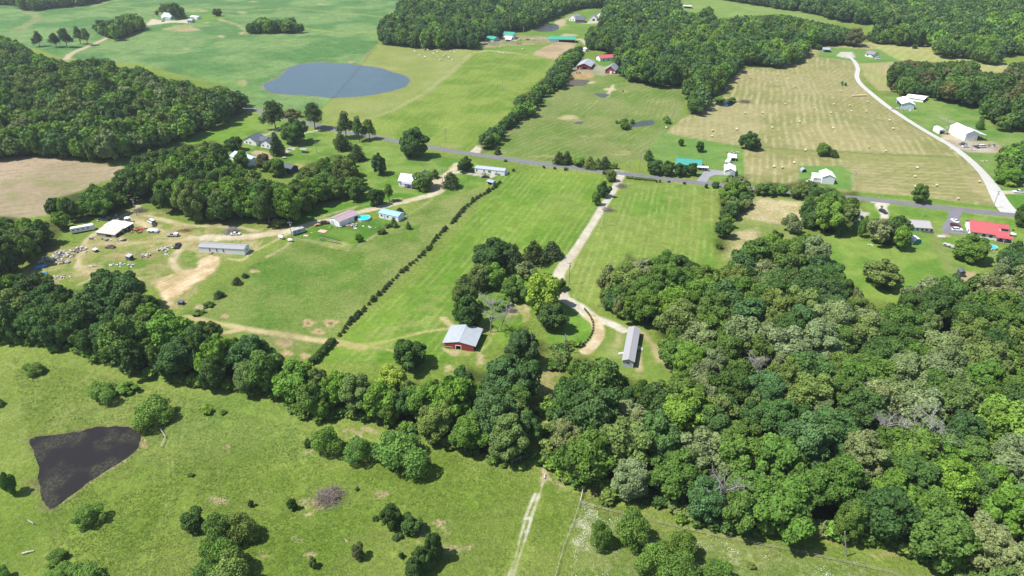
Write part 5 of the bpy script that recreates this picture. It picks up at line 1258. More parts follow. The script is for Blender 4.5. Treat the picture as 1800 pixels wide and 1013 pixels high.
# blue-roofed home
building('mobile_home', 'small white mobile home with light blue metal roof', (666.5, 383), (700.5, 390.5), 5.4, 2.9, .9, BLUER, WHITE, 'along', .15, feats=win_row('front', [1.2, 5, 9], .9, 1.3, 2.2) + [('door', 'front', 3, 3.9, .5, 2.5, GREYW)], cat='mobile home')
# garage with mauve roof (gable end to the left-front)
building('metal_garage', 'white metal garage with dusty mauve roof beside the round pool', (580, 393), (597.5, 400), 12.5, 3.0, 1.1, MAUVE, WHITE, 'across', .15, feats=[('garage_door', 'front', 1.2, 3.6, 0, 2.3, GREYW), ('door', 'right', 9.5, 11.8, 0, 2.4, DARK)], cat='garage')
# house with grey roof by the lane
e = building('farm_house', 'white two-storey house with grey metal roof and front porch by the lane', (701.5, 327.5), (728.5, 330.5), 8.5, 3.6, 2.8, GREYM, WHITE, 'along', .4,
             feats=[('porch', 'front', 2.4, 9.2, 3.3, 2.6, GREYM)] + win_row('front', [.8, 4, 7.6], .9, 1.3, 2.6) + [('door', 'front', 5.6, 6.6, .35, 2.5, GREYW), ('window', 'right', 3.5, 4.6, 3.8, 4.8)], cat='house')
building('farm_house_wing', None, None, None, 7, 3.0, 2.4, DSHING, WHITE, 'across', .3, parent=e, offset=(6.5, 8.9), L=6.0)
# dark-roofed farmhouse upper left
e = building('farm_house', 'white house with dark blue-grey roof and two wings, brick porch in front', (429, 252), (451, 257), 9.5, 3.0, 2.8, DSHING, WHITE, 'across', .35, feats=win_row('front', [2, 5], 1, 1.1, 2.3), cat='house')
building('wing', None, None, None, 7.5, 2.8, 1.9, DSHING, BRICK, 'along', .3, parent=e, offset=(9.45, 3.2), L=5.8, feats=[('door', 'front', 2, 3, .1, 2.2, WHITE), ('brick_step', 'front', .5, 5, .05, .5, BRICK), ('window', 'front', 3.8, 4.8, 1, 2)])
building('wing', None, None, None, 9.5, 3.0, 2.6, DSHING, WHITE, 'across', .3, parent=e, offset=(15.3, -1.0), L=8.5, feats=win_row('front', [1.5, 5.5], 1, 1.1, 2.3))
building('outbuilding', 'long outbuilding with pale grey-blue roof half hidden by a tree', (405, 280), (437, 293), 8.5, 2.8, 1.9, BLUEW, WHITE, 'along', .3, feats=[('garage_door', 'front', 8, 11, 0, 2.3, GREYW)], cat='outbuilding')
building('dark_shed', 'dark shed with black-grey roof among the trees', (498, 303), (512, 306), 6.5, 3.0, 1.4, DSHING, DSIDE, 'along', .3, feats=[('door', 'front', 2, 4.4, 0, 2.3, DARK)], cat='shed')
# pole barn of the junk yard
e = building('pole_shed', 'open-sided shed with white and rusty metal roofs in the junk yard', (171, 415), (203, 418.5), 6.0, 2.1, .9, mat('worn_tin', (.42, .38, .33), .7, .3, 1.2), GREYM, 'shed', .3, opens=[('front', 5.5, 8.8, 1.7), ('right', .8, 5, 1.8)], cat='shed')
L_ = frame_of((171, 415), (203, 418.5))[1]
for s in (2.0, L_ + 2.0):
    for y_ in (6.4, 10.6): MB().box(s - .09, s + .09, y_ - .09, y_ + .09, 0, 4.0).build('post', DWOOD, e)
mb = MB(); mb.hexa([(-.5, 5.6, 3.15), (L_ + 1.2, 5.6, 3.15), (L_ + 2.6, 11.0, 4.1), (.8, 11.0, 4.1), (-.5, 5.6, 3.25), (L_ + 1.2, 5.6, 3.25), (L_ + 2.6, 11.0, 4.2), (.8, 11.0, 4.2)]); mb.build('upper_roof', mat('pale_tin', (.52, .52, .50), .6, .12, .8), e)
MB().box(1.0, L_ + 2.2, 10.3, 10.42, .4, 3.8).build('back_wall', GREYM, e)
# small tool shed near white home, dark crate sheds
building('tool_shed', 'little grey-roofed shed below the long white mobile home', (856, 324), (866, 326.5), 3.2, 1.9, .5, GREYM, GREYW, 'along', .35, opens=[('front', .6, 3.4, 1.5)], cat='shed')
building('small_shed', 'little dark box shed in the junk yard grass', (222, 457), (229, 459), 2.0, 2.0, .4, GREYM, DSIDE, 'shed', .1, cat='shed')
building('small_shed', 'tiny white-topped shed beside the rutted track in the junk yard', (164, 443), (168, 444.5), 1.4, 1.3, .2, WPAINT, DSIDE, 'shed', .1, cat='shed')
building('dog_box', 'dark box beside the bottom of the dirt lot', (313, 536), (321, 537), 1.6, 1.2, .2, DSHING, DSIDE, 'shed', .1, cat='box')
# top farms
building('farm_house', 'white farmhouse with pale grey steep roof in the crop fields', (284, 33.5), (300, 35), 12, 3.4, 4.2, GALV, BLUEW, 'along', .3, feats=win_row('front', [2, 6], 1.4, 1.2, 2.6) + [('porch', 'front', 3, 8, 3.0, 2, WHITE)], cat='house')
building('garage', 'grey garage with dark door at the end of the farmhouse yard', (330, 40.5), (338, 40.5), 8, 3, 1.4, GREYM, GREYW, 'along', .3, cat='garage')
building('carport', 'white-roofed open carport behind the grey garage', (335, 33.5), (347, 34.5), 7, 2.8, .9, WPAINT, WHITE, 'along', .3, opens=[('left', 'all'), ('front', 1, 6, 2.2)], cat='carport')
building('small_shed', 'white shed behind the farmhouse trees', (306, 31), (311, 31.5), 5, 2.8, 1, WPAINT, WHITE, 'along', .3, cat='shed')
building('long_barn', 'long open-fronted barn with green metal roof above the dirt lot', (964, 73.5), (1011, 75.8), 12, 3.8, 1.9, GREENR, WHITE, 'along', .5, opens=[('front', 11.5, 30, 3.2)], feats=[('door', 'front', 9, 10.4, 0, 2.5, GREYW)], cat='barn')
building('barn', 'tall white barn with green roof near the wood', (884, 68.5), (902, 69.5), 11, 5.2, 2.0, GREENR, WHITE, 'along', .4, feats=[('porch', 'front', .3, 12, 2.9, 4, WHITE)], cat='barn')
building('house', 'low house with green roof left of the tall white barn', (852, 71.5), (868, 73.5), 10, 2.8, 2.0, GREENR, GREYW, 'along', .5, cat='house')
building('open_shed', 'small dark-fronted shed between the dirt lot and the tall white barn', (888, 73), (898, 73.5), 4, 2.4, .6, WPAINT, WHITE, 'shed', .3, opens=[('front', .5, 6, 2.0)], cat='shed')
e = building('house', 'large house with grey-brown roof and attached dark-roofed wing at the top', (1000, 36.5), (1012, 37.5), 14, 3.2, 4.2, SHING, WHITE, 'across', .3, feats=win_row('front', [2, 6], 1.4, 1.2, 2.6), cat='house')
building('garage', 'dark grey-roofed building in front of the large pale house', (1011, 41), (1027, 41), 13, 4.2, 3.4, DSHING, DWOOD, 'along', .4, cat='garage')
building('house', 'pale stone house with steep gables right of the dark-roofed building', (1036, 37), (1049, 37), 12, 3.4, 4.2, SHING, WHITE, 'across', .3, feats=[('door', 'front', 4, 7, .1, 2.8, DARK)], cat='house')
building('house', 'steep-roofed pale house at the right end of the top farm', (1048, 32), (1058, 33), 12, 3.4, 4.0, SHING, WHITE, 'across', .3, cat='house')
building('house', 'white house with red metal roof beside the red barns', (1048, 104.5), (1052.5, 107), 19, 3.2, 2.0, REDR, WHITE, 'across', .5, L=10.5, feats=win_row('right', [3, 8, 13], 1.2, 1.1, 2.3), cat='house')
building('red_barn', 'red barn with white metal roof beside the brown pond', (1014, 122.3), (1038, 122.8), 22, 3.4, 2.6, GALV, REDW, 'across', .6, opens=[('front', 5.5, 9.5, 2.8)], feats=[('white_trim', 'front', 2.5, 3.0, .3, 2.8, WHITE)], cat='barn')
building('red_barn', 'red barn with dark grey roof and white doors against the wood', (1063.5, 129.5), (1080.5, 130.2), 17, 3.4, 3.6, GREYM, REDW, 'across', .5, feats=[('door', 'front', 4.2, 6.4, 0, 2.8, WHITE), ('window', 'front', 8, 9.2, 1.2, 2.4, WHITE)], cat='barn')
building('house', 'green-roofed house buried in the upper woods', (1112, 61), (1124, 63), 12, 3.4, 3.4, GREENR, WHITE, 'along', .4, cat='house')
building('garage', 'white garage with green roof and dark door in the upper woods', (1143, 64), (1152, 64.3), 10, 3.6, 2.2, GREENR, WHITE, 'across', .4, opens=[('front', 1.4, 5.2, 2.8)], cat='garage')
building('white_shed', 'white open shed at the lane below the top farm', (1046, 60.5), (1064, 61), 7, 2.6, 1.4, WPAINT, WHITE, 'along', .3, opens=[('front', 4, 13, 2.2)], cat='shed')
building('small_shed', 'white cabin at the bright lane bend left of the red-roofed house', (1024, 90), (1029, 91), 5, 2.4, .8, WPAINT, WHITE, 'along', .3, cat='shed')
building('small_shed', 'white trailer shed right of the red-roofed house', (1081, 103), (1087, 104), 4, 2.4, .6, WPAINT, WHITE, 'along', .2, cat='shed')
building('hay_shed', 'low pale roof in the far clearing above the woods', (1200, 14.5), (1215, 15.5), 8, 3, .9, CONCR, GREYW, 'along', .4, opens=[('front', 2, 12, 2.4)], cat='shed')
# green roofed house by the road
building('house', 'brick house with long teal metal roof behind the row of trees', (1188, 296), (1231, 299), 10.5, 2.9, 1.9, TEALR, BRICK, 'along', .6, feats=[('porch', 'front', 12, 19, 2.8, 2.2, WHITE), ('door', 'front', 14.5, 15.5, .35, 2.4, WHITE)] + win_row('front', [2, 6, 10, 17], 1.3, 1.0, 2.2), cat='house')
building('garage', 'white gabled garage at the end of the pale driveway', (1273, 308), (1291.5, 309.5), 9.5, 3.0, 1.3, WPAINT, WHITE, 'across', .3, feats=[('garage_door', 'front', 3.2, 5.8, 0, 2.4, GREYW)], cat='garage')
building('carport', 'flat white carport behind the white gabled garage', (1279, 283), (1293, 284), 5.5, 2.4, .4, WPAINT, WHITE, 'shed', .2, opens=[('front', .6, 5.6, 1.9)], cat='carport')
building('camper_shed', 'small white box trailer with dark end behind the garage', (1274, 290), (1280.5, 291), 6.0, 2.3, .2, WPAINT, WHITE, 'shed', .05, opens=[('front', .4, 2.4, 1.7)], cat='trailer')
e = building('white_barn', 'white barn with lean-to annex standing in the hay field', (1443.5, 323), (1465.5, 324.5), 9.5, 4.2, 1.5, WPAINT, WHITE, 'across', .25, cat='barn')
building('annex', None, None, None, 6, 2.6, .8, WPAINT, WHITE, 'shed', .2, parent=e, offset=(-4.2, 2.0), L=4.0)
# white barns on the right lane
e = building('equipment_barn', 'white barn with open dark bays facing the lane', (1583, 191.5), (1606, 192.5), 17, 4.0, 1.7, WPAINT, BLUEW, 'across', .5, opens=[('left', 1.0, 15.5, 3.2)], cat='barn')
for i in range(4): MB().box(-.12, .12, 1 + i * 4.4, 1.25 + i * 4.4, 0, 3.2).build('bay_post', DWOOD, e)
mb = MB(); n_ = 10
building('low_white_barn', 'low wide white roofed shed behind the equipment barn', (1591, 176), (1622, 180.5), 13, 2.6, .9, WPAINT, WHITE, 'along', .4, opens=[('right', 1, 11, 2.1)], cat='shed')
building('small_white_shed', 'small white shed with dark open end left of the tallest white barn', (1650, 236), (1660.5, 236.3), 8.5, 2.9, .6, BLUEW, WHITE, 'across', .15, opens=[('front', .5, 4.3, 2.4)], cat='shed')
e = building('white_barn', 'tallest white barn with lean-to awning beside the gravel yard', (1695, 247.5), (1716.5, 247.5), 17.5, 5.2, 1.9, WPAINT, WHITE, 'across', .3, feats=[('garage_door', 'front', 1.5, 7.5, 0, 4.2, WHITE)], cat='barn')
Lb = frame_of((1695, 247.5), (1716.5, 247.5))[1]
mb = MB(); mb.hexa([(Lb + .4, -.3, 4.9), (Lb + 6.5, -.3, 3.4), (Lb + 6.5, 17.5, 3.4), (Lb + .4, 17.5, 4.9), (Lb + .4, -.3, 5.02), (Lb + 6.5, -.3, 3.52), (Lb + 6.5, 17.5, 3.52), (Lb + .4, 17.5, 5.02)]); mb.build('lean_to_roof', mat('pale_blue_roof', (.6, .68, .74), .45, .05, .6), e)
for i in range(5): MB().box(Lb + 6.2, Lb + 6.35, .1 + i * 4.2, .25 + i * 4.2, 0, 3.38).build('post', DWOOD, e)
MB().box(Lb + .5, Lb + 6.1, 16.8, 16.92, 0, 3.4).build('back_wall', GREYW, e)
building('farm_house', 'farmhouse with brown roof on the far lawn beside the pale lane', (1520, 99), (1534, 101.5), 10, 2.9, 2.2, BSHING, WHITE, 'along', .4, feats=win_row('front', [2, 7], 1.4, 1.1, 2.3), cat='house')
building('grey_shed', 'grey open shed near the wood left of the parking turn', (1446, 91.5), (1458, 92.5), 8, 2.8, 1.5, GREYM, GREYM, 'along', .4, opens=[('front', 1.5, 8, 2.2)], cat='shed')
# homes lower right
building('long_home', 'long white home with weathered grey roof beside the tree clump', (1598, 406), (1634, 410), 9.0, 2.8, 1.6, mat('weathered_roof', (.30, .28, .28), .9, .15, 2), WHITE, 'along', .45, feats=win_row('front', [3.2, 5.4, 7.4, 9.8], .9, 1.2, 2.1) + [('deck', 'front', 6, 11.5, .1, .8, DWOOD), ('door', 'right', 3, 4, .3, 2.3, GREYW)], cat='house')
building('hidden_house', 'pale house half buried in the clump below the road', (1500, 386), (1512, 387), 8, 2.8, 1.4, SHING, WHITE, 'along', .4, cat='house')
e = building('red_roofed_house', 'long white ranch house with red metal roof, dormer and porch', (1704, 416), (1769, 425), 14.0, 3.0, 2.9, REDR, WHITE, 'along', .55,
             feats=[('porch', 'front', 10.2, 17.4, 2.9, 3.0, REDR), ('door', 'front', 12.5, 13.5, .35, 2.4, DARK)] + win_row('front', [1.5, 5, 8, 15], 1.4, 1.0, 2.3) + [('window', 'left', 3.5, 5, 1, 2.2)], cat='house')
dz = 3.0 + 2.6 * .45
dm = MB().box(12.2, 15.8, 2.4, 6.4, 3.0, 5.5).build('dormer', WHITE, e); MB().box(12.6, 15.4, 2.3, 2.38, 4.45, 5.3).build('dormer_window', GLASS, dm); MB().box(11.9, 16.1, 2.1, 6.6, 5.5, 5.62).build('dormer_roof', REDR, dm)
building('small_shed', 'small black storage shed on the bare spot near the big wood', (1686, 487), (1694.5, 488), 3.6, 2.4, .6, DSHING, DSIDE, 'across', .15, cat='shed')

# ------------------------------------------------------------------ arched shelters, pools, tanks
def arch(name, label, px, py, rz, w, L, h, m, endm, cat):
    p = G(px, py); e = empty(name, (p.x, p.y, p.z - .03), rz, label, cat)
    V = []; F = []; n = 12
    for i in range(n + 1):
        t_ = math.pi * i / n
        for q in (0, L): V.append((-w / 2 * math.cos(t_), q, h * math.sin(t_) ** .8 if 0 < i < n else 0))
        for q in (0, L): V.append((-(w / 2 - .1) * math.cos(t_), q, max(0, h * math.sin(t_) ** .8 - .1) if 0 < i < n else 0))
    for i in range(n):
        a = i * 4; b = a + 4
        F += [(a, b, b + 1, a + 1), (a + 2, a + 3, b + 3, b + 2), (a, a + 2, b + 2, b), (a + 1, b + 1, b + 3, a + 3)]
    link('cover', mesh_from('cover', V, F, m), e)
    V = [(-(w / 2 - .12) * math.cos(math.pi * i / n), .15, max(0, h * math.sin(math.pi * i / n) ** .8 - .12) if 0 < i < n else 0) for i in range(n + 1)]
    V += [(x, L - .1, z) for x, y, z in V]
    mb = MB(); mb.add(V, [tuple(range(n + 1))]); mb.build('end_panel', endm, e)
    mb = MB(); mb.add(V, [tuple(range(n + 1, 2 * n + 2))]); mb.build('end_panel', endm, e)
    return e
arch('round_shelter', 'white rounded shelter with teal end near the long grey-roofed home', 1612, 430, R(6), 4.6, 4.5, 3.0, WPAINT, mat('teal_panel', (.04, .24, .22), .6), 'shelter')
arch('hay_ring_cover', 'small arched grey shelter on the lawn beside the white barn', 1413.5, 303.5, 0, 3.0, 3.5, 2.2, GREYM, DARK, 'shelter')
def pool(name, label, px, py, r, h=1.25, oval=1.0):
    p = G(px, py); e = empty(name, (p.x, p.y, p.z - .03), 0, label, 'pool')
    n = 28; mb = MB(); b = 0
    V = []
    for rr, z in ((r, 0), (r, h), (r - .14, h), (r - .14, .3)):
        V += [(rr * math.cos(2 * math.pi * k / n), rr * oval * math.sin(2 * math.pi * k / n), z) for k in range(n)]
    F = [(j * n + k, j * n + (k + 1) % n, (j + 1) * n + (k + 1) % n, (j + 1) * n + k) for j in range(3) for k in range(n)]
    link('pool_wall', mesh_from('pool_wall', V, F, BLUEW), e)
    link('pool_water', mesh_from('pool_water', [((r - .16) * math.cos(2 * math.pi * k / n), (r - .16) * oval * math.sin(2 * math.pi * k / n), h - .16) for k in range(n)], [tuple(range(n))], mat('pool_water_' + name, (.02, .48, .46) if 'round' in name else (.03, .38, .52), .08, .05, .5, .02)), e)
    for k in range(14):
        t_ = 2 * math.pi * k / 14; x, y = (r + .1) * math.cos(t_), (r + .1) * oval * math.sin(t_)
        MB().box(x - .06, x + .06, y - .06, y + .06, 0, h + .04).build('pool_post', WHITE, e)
    return e
pool('round_pool', 'round above-ground pool with turquoise water beside the metal garage', 640, 386, 3.3)
e = pool('oval_pool', 'blue swimming pool behind the red-roofed house', 1740, 437, 3.0, 1.2, .8)
MB().box(-3.6, -1.5, -3.4, -2.5, 0, 1.1).build('pool_deck', BRICK, e)
def tank():
    p = G(226, 392); e = empty('grain_tank', (p.x, p.y, p.z - .03), 0, 'round grey metal tank with conical top at the head of the yard', 'tank')
    MB().disc(0, 0, 0, 1.35, 2.9, 20).build('tank_wall', GALV, e, smooth=False)
    n = 20; V = [(1.45 * math.cos(2 * math.pi * k / n), 1.45 * math.sin(2 * math.pi * k / n), 2.91) for k in range(n)] + [(0, 0, 3.6)]
    link('tank_roof', mesh_from('tank_roof', V, [(k, (k + 1) % n, n) for k in range(n)], WPAINT), e)
tank()

# ------------------------------------------------------------------ vehicles
def pmat(name, c): return mat('paint_' + name, c, .3, .03, 1, 0, 0, .6)
def body_from_profile(prof, w, inset=0.0):
    """prof: (x, z) outline of the side; extruded across y with rounded shoulders"""
    mb = MB(); n = len(prof); b = 0
    zmax = max(z for x, z in prof); zmin = min(z for x, z in prof)
    for y, s in ((-w / 2, 1), (-w / 2 - 0 + .12, 0), (w / 2 - .12, 0), (w / 2, 1)):
        for x, z in prof:
            k = .06 if s else 0
            mb.V.append((x * (1 - k * .3), y, z - (k if z > zmin + .2 else 0)))
    for j in range(3):
        for i in range(n):
            i2 = (i + 1) % n; mb.F.append((j * n + i, j * n + i2, (j + 1) * n + i2, (j + 1) * n + i))
    mb.F.append(tuple(range(n - 1, -1, -1))); mb.F.append(tuple(3 * n + i for i in range(n)))
    return mb
def vehicle(kind, label, px, py, ang, colname, col, cat=None, name=None, s=1.0):
    p = G(px, py); e = empty(name or {'sedan': 'parked_car', 'suv': 'parked_suv', 'pickup': 'pickup_truck', 'van': 'parked_van'}[kind], (p.x, p.y, p.z - .02), R(ang), label, cat or {'sedan': 'car', 'suv': 'car', 'pickup': 'pickup', 'van': 'van'}[kind])
    e.scale = (s, s, s)
    L, w = {'sedan': (4.7, 1.8), 'suv': (4.8, 1.95), 'pickup': (5.6, 2.0), 'van': (5.4, 2.0)}[kind]
    h = L / 2; P_ = pmat(colname, col)
    if kind == 'sedan':
        body = [(-h, .35), (-h, .8), (-h + .2, .95), (-h + 1.0, 1.0), (h - 1.5, .95), (h - .2, .78), (h, .6), (h, .35)]
        cab = [(-h + .7, .98), (-h + 1.35, 1.42), (.35, 1.45), (1.15, .96)]; wc = 1.5
    elif kind == 'suv':
        body = [(-h, .4), (-h, 1.05), (h - 1.4, 1.05), (h - .15, .95), (h, .7), (h, .4)]
        cab = [(-h + .08, 1.04), (-h + .35, 1.68), (.45, 1.7), (1.15, 1.04)]; wc = 1.65
    elif kind == 'van':
        body = [(-h, .4), (-h, 1.3), (h - .9, 1.15), (h, .85), (h, .4)]
        cab = [(-h + .03, 1.25), (-h + .1, 2.0), (h - 1.7, 2.0), (h - .8, 1.15)]; wc = 1.8
    else:
        body = [(-h, .5), (-h, 1.02), (-h + 2.0, 1.02), (h - 1.4, 1.06), (h - .1, .98), (h, .75), (h, .5)]
        cab = [(-.75, 1.02), (-.62, 1.72), (.55, 1.74), (1.2, 1.04)]; wc = 1.7
    b = body_from_profile(body, w).build('body', P_, e)
    g_ = MB(); n = len(cab)
    for y in (-wc / 2, wc / 2):
        for x, z in cab: g_.V.append((x, y * (.88 if z > cab[0][1] + .2 else 1.0), z))
    for i in range(n): g_.F.append((i, (i + 1) % n, n + (i + 1) % n, n + i))
    g_.F.append(tuple(range(n - 1, -1, -1))); g_.F.append(tuple(n + i for i in range(n)))
    g_.build('cabin_glass', GLASS, e)
    zt = cab[1][1]; MB().box(cab[1][0] + .1, cab[2][0] - .1, -wc * .43, wc * .43, zt - .01, zt + .05).build('roof', P_, e)
    if kind == 'pickup':
        MB().box(-h + .1, -.85, -w / 2 + .12, w / 2 - .12, 1.00, 1.04).build('truck_bed', BLACK, e)
    for x in (-h + .85, h - .9):
        for y in (-w / 2 - .02, w / 2 - .2):
            wm = MB().disc(x, y, .34, .34, .22, 14, 'y').build('wheel', BLACK, e)
            MB().disc(x, y - .01, .34, .18, .24, 10, 'y').build('rim', GALV, wm)
    for y in (-w / 2 + .2, w / 2 - .5): MB().box(h - .05, h + .02, y, y + .3, .62, .76).build('headlight', WHITE, e)
    for y in (-w / 2 + .1, w / 2 - .35): MB().box(-h - .02, -h + .05, y, y + .25, .7, .85).build('taillight', mat('red_lens', (.4, .02, .02), .3), e)
    return e
WH = (.8, .8, .8); BK = (.02, .02, .024)
vehicle('sedan', 'white car nearest the road on the grey parking area', 1678, 390, 95, 'white', WH)
vehicle('suv', 'dark red car between two white cars on the grey parking area', 1678.5, 398, -12, 'maroon', (.12, .01, .015))
vehicle('suv', 'long white car in front of the dark red one, parking area', 1682, 405.5, -8, 'white', WH)
vehicle('suv', 'black car on the white driveway above the tree clump', 1552, 374, -72, 'black', BK)
vehicle('suv', 'dark car by the hidden house near the clump', 1508, 382, 90, 'black', BK)
vehicle('pickup', 'white pickup truck on the side lane at the right edge', 1790, 339, 172, 'white', WH)
vehicle('suv', 'black car parked beside the metal garage', 571.5, 394, 10, 'black', BK)
vehicle('sedan', 'dark car on the gravel strip below the long white home', 853.5, 312.5, -4, 'black', BK)
vehicle('pickup', 'pickup with white camper top in the junk yard', 304, 415.5, 178, 'grey', (.25, .24, .24)); e = bpy.data.objects['pickup_truck.001']
MB().box(-2.7, -.85, -.9, .9, 1.06, 1.75).build('camper_top', WHITE, e)
vehicle('van', 'white van near the power pole in the junk yard', 267, 392, 145, 'white', WH)
vehicle('sedan', 'black car touching the white van near the power pole', 271, 396, -60, 'black', BK)
vehicle('sedan', 'white car beside the grey brush pile on the lane', 414.5, 413, 6, 'silver', (.6, .6, .6))
vehicle('pickup', 'dark truck with open hood at the upper end of the curved track', 312.5, 434, 100, 'black', BK)
vehicle('sedan', 'old rust-brown car on the grass below the shed', 194, 436, 175, 'rust', (.12, .04, .035))
vehicle('sedan', 'silver car left on the gravel yard of the tallest white barn', 1697, 259, 4, 'silver', (.6, .6, .6))
vehicle('pickup', 'grey pickup behind the silver car in the gravel yard', 1692, 254.5, 14, 'grey', (.25, .24, .24))
vehicle('sedan', 'dark car in the middle of the gravel yard', 1716, 259.5, 90, 'black', BK)
vehicle('van', 'white van right of the dark car in the gravel yard', 1726, 259.5, 10, 'white', WH)
vehicle('pickup', 'red truck beside the brick house with teal roof', 1240, 296.5, 90, 'red', (.35, .02, .02))
vehicle('suv', 'dark car under the right end of the teal roof', 1231, 297.5, 92, 'black', BK)
vehicle('sedan', 'black car in front of the white farmhouse in the crop fields', 287, 38, 0, 'black', BK)
vehicle('van', 'white camper van on the far lawn right of the farmhouse', 1543, 104, -4, 'white', WH)
vehicle('sedan', 'silver car behind the red-roofed white house near the barns', 1072, 104.5, 30, 'silver', (.6, .6, .6))
vehicle('sedan', 'dark car beside the red-roofed white house near the barns', 1064, 105.5, 80, 'black', BK)
vehicle('pickup', 'white truck in front of the tall green-roofed barn', 903, 73.5, 0, 'white', WH)
vehicle('sedan', 'black car between the barns of the top farm', 928, 70.5, 10, 'black', BK)

def camper(name, label, px, py, ang, L, w, h, m, cat='camper', stripe=None, rounded=True, wheels=True, z0=.55):
    p = G(px, py); e = empty(name, (p.x, p.y, p.z - .03), R(ang), label, cat)
    pr = [(-L / 2, z0), (-L / 2, h - .35), (-L / 2 + .35, h), (L / 2 - .5, h), (L / 2, h - .6), (L / 2, z0)] if rounded else [(-L / 2, z0), (-L / 2, h), (L / 2, h), (L / 2, z0)]
    body_from_profile(pr, w).build('body', m, e)
    for i in range(max(2, int(L / 2.2))):
        x = -L / 2 + .9 + i * 2.1
        MB().box(x, x + .8, -w / 2 - .03, -w / 2 + .02, h * .55, h * .55 + .55).build('window', GLASS, e)
    MB().box(-.3, .3, -.3, .3, h, h + .2).build('roof_vent', WHITE, e)
    if wheels:
        for x in (-.5, .4):
            for y in (-w / 2 - .02, w / 2 - .2): MB().disc(x, y, .34, .34, .22, 12, 'y').build('wheel', BLACK, e)
    MB().tube([(L / 2, 0, .5), (L / 2 + 1.0, 0, .45)], .06).build('tow_bar', BLACK, e)
    return e
camper('travel_trailer', 'long white travel trailer in the weeds at the wood edge', 147, 407, 28, 10.5, 2.5, 3.1, WHITE)
camper('boat_camper', 'low white covered camper above the pickup in the junk yard', 270, 408.5, -6, 5.6, 2.2, 1.5, WHITE)
camper('stock_trailer', 'grey-white enclosed trailer beside the power pole', 525, 410.5, 38, 6.6, 2.4, 2.7, GALV)
camper('utility_trailer', 'small trailer beside the black car by the metal garage', 559, 397, 25, 3.4, 1.6, .9, RUST, 'trailer')
def propane(px, py, ang, label, r=.5, L=2.6):
    p = G(px, py); e = empty('propane_tank', (p.x, p.y, p.z), R(ang), label, 'tank')
    V = []; F = []; n = 12; prof = [(-L / 2, .0), (-L / 2 + .08, r * .6), (-L / 2 + .3, r), (L / 2 - .3, r), (L / 2 - .08, r * .6), (L / 2, .0)]
    for x, rr in prof: V += [(x, rr * math.cos(2 * math.pi * k / n), .25 + r + rr * math.sin(2 * math.pi * k / n)) for k in range(n)]
    for j in range(5):
        for k in range(n): F.append((j * n + k, j * n + (k + 1) % n, (j + 1) * n + (k + 1) % n, (j + 1) * n + k))
    link('tank', mesh_from('tank', V, F, WHITE, True), e)
    for x in (-.7, .7): MB().box(x - .08, x + .08, -.35, .35, 0, .35).build('foot', GREYM, e)
propane(495, 420, -35, 'white propane tank left of the power pole', .8, 3.2); propane(511, 425, -10, 'white propane tank below the power pole', .65, 2.6)
propane(1780, 415, -30, 'white propane tank on the lawn right of the red-roofed house', .7, 2.6); propane(197, 469, -5, 'white tank lying in the grass of the junk yard', .8, 4.5) if False else None
# tractor with baler
def tractor():
    p = G(1485, 151); e = empty('tractor', (p.x, p.y, p.z), R(160), 'green tractor working in the hay field', 'tractor')
    gm = pmat('tractor_green', (.02, .14, .03))
    MB().box(.2, 2.6, -.4, .4, .9, 1.7).build('hood', gm, e); MB().box(-1.0, .3, -.75, .75, 1.3, 2.6).build('cab_glass', GLASS, e); MB().box(-1.1, .4, -.85, .85, 2.6, 2.75).build('cab_roof', gm, e)
    for y in (-1.15, .75): MB().disc(-.6, y, .85, .85, .4, 16, 'y').build('rear_wheel', BLACK, e)
    for y in (-.95, .65): MB().disc(2.0, y, .5, .5, .3, 14, 'y').build('front_wheel', BLACK, e)
    b = G(1480, 148); e2 = empty('hay_baler', (b.x, b.y, b.z), R(160), 'green round baler just behind the tractor', 'farm machine')
    MB().disc(0, -1.1, 1.4, 1.1, 2.2, 16, 'y').build('drum', gm, e2); MB().box(.5, 3.0, -.1, .1, .6, .75).build('draw_bar', gm, e2)
    for y in (-1.4, 1.2): MB().disc(0, y, .5, .5, .22, 12, 'y').build('wheel', BLACK, e2)
tractor()
# ------------------------------------------------------------------ hay bales
HAY = mat('hay', (.47, .41, .26), .95, .2, 2.5, .03); HAYE = mat('hay_end', (.36, .29, .16), .95, .3, 4)
def mk_bale():
    e = empty('hay_bale', (0, 0, 0), 0, 'x', 'hay bale', 'x'); r = .82
    n = 18; V = []; F = []
    for x, rr in ((-.72, r * .93), (-.66, r), (.66, r), (.72, r * .93)): V += [(x, rr * math.cos(2 * math.pi * k / n), r * .97 + rr * math.sin(2 * math.pi * k / n)) for k in range(n)]
    for j in range(3):
        for k in range(n): F.append((j * n + k, j * n + (k + 1) % n, (j + 1) * n + (k + 1) % n, (j + 1) * n + k))
    link('bale_wrap', mesh_from('bale_wrap', V, F, HAY), e)
    for s in (-1, 1):
        V = []; F = []
        for q, (rr, dx) in enumerate(((r * .93, .72), (r * .62, .735), (r * .60, .72), (r * .3, .735), (r * .28, .72), (.02, .74))): V += [(s * dx, rr * math.cos(2 * math.pi * k / n), r * .97 + rr * math.sin(2 * math.pi * k / n)) for k in range(n)]
        for j in range(5):
            for k in range(n): F.append((j * n + k, j * n + (k + 1) % n, (j + 1) * n + (k + 1) % n, (j + 1) * n + k))
        link('bale_end', mesh_from('bale_end', V, F, HAYE), e)
    return e
bale0 = mk_bale(); first = True
def bale(px, py, rz, label, group):
    global first
    o = bale0 if first else copy_tree(bale0); first = False
    p = G(px, py); o.location = (p.x, p.y, p.z - .03); o.rotation_euler = (0, 0, rz); o['label'] = label; o['group'] = group; s = random.uniform(.85, .98); o.scale = (s, s, s)
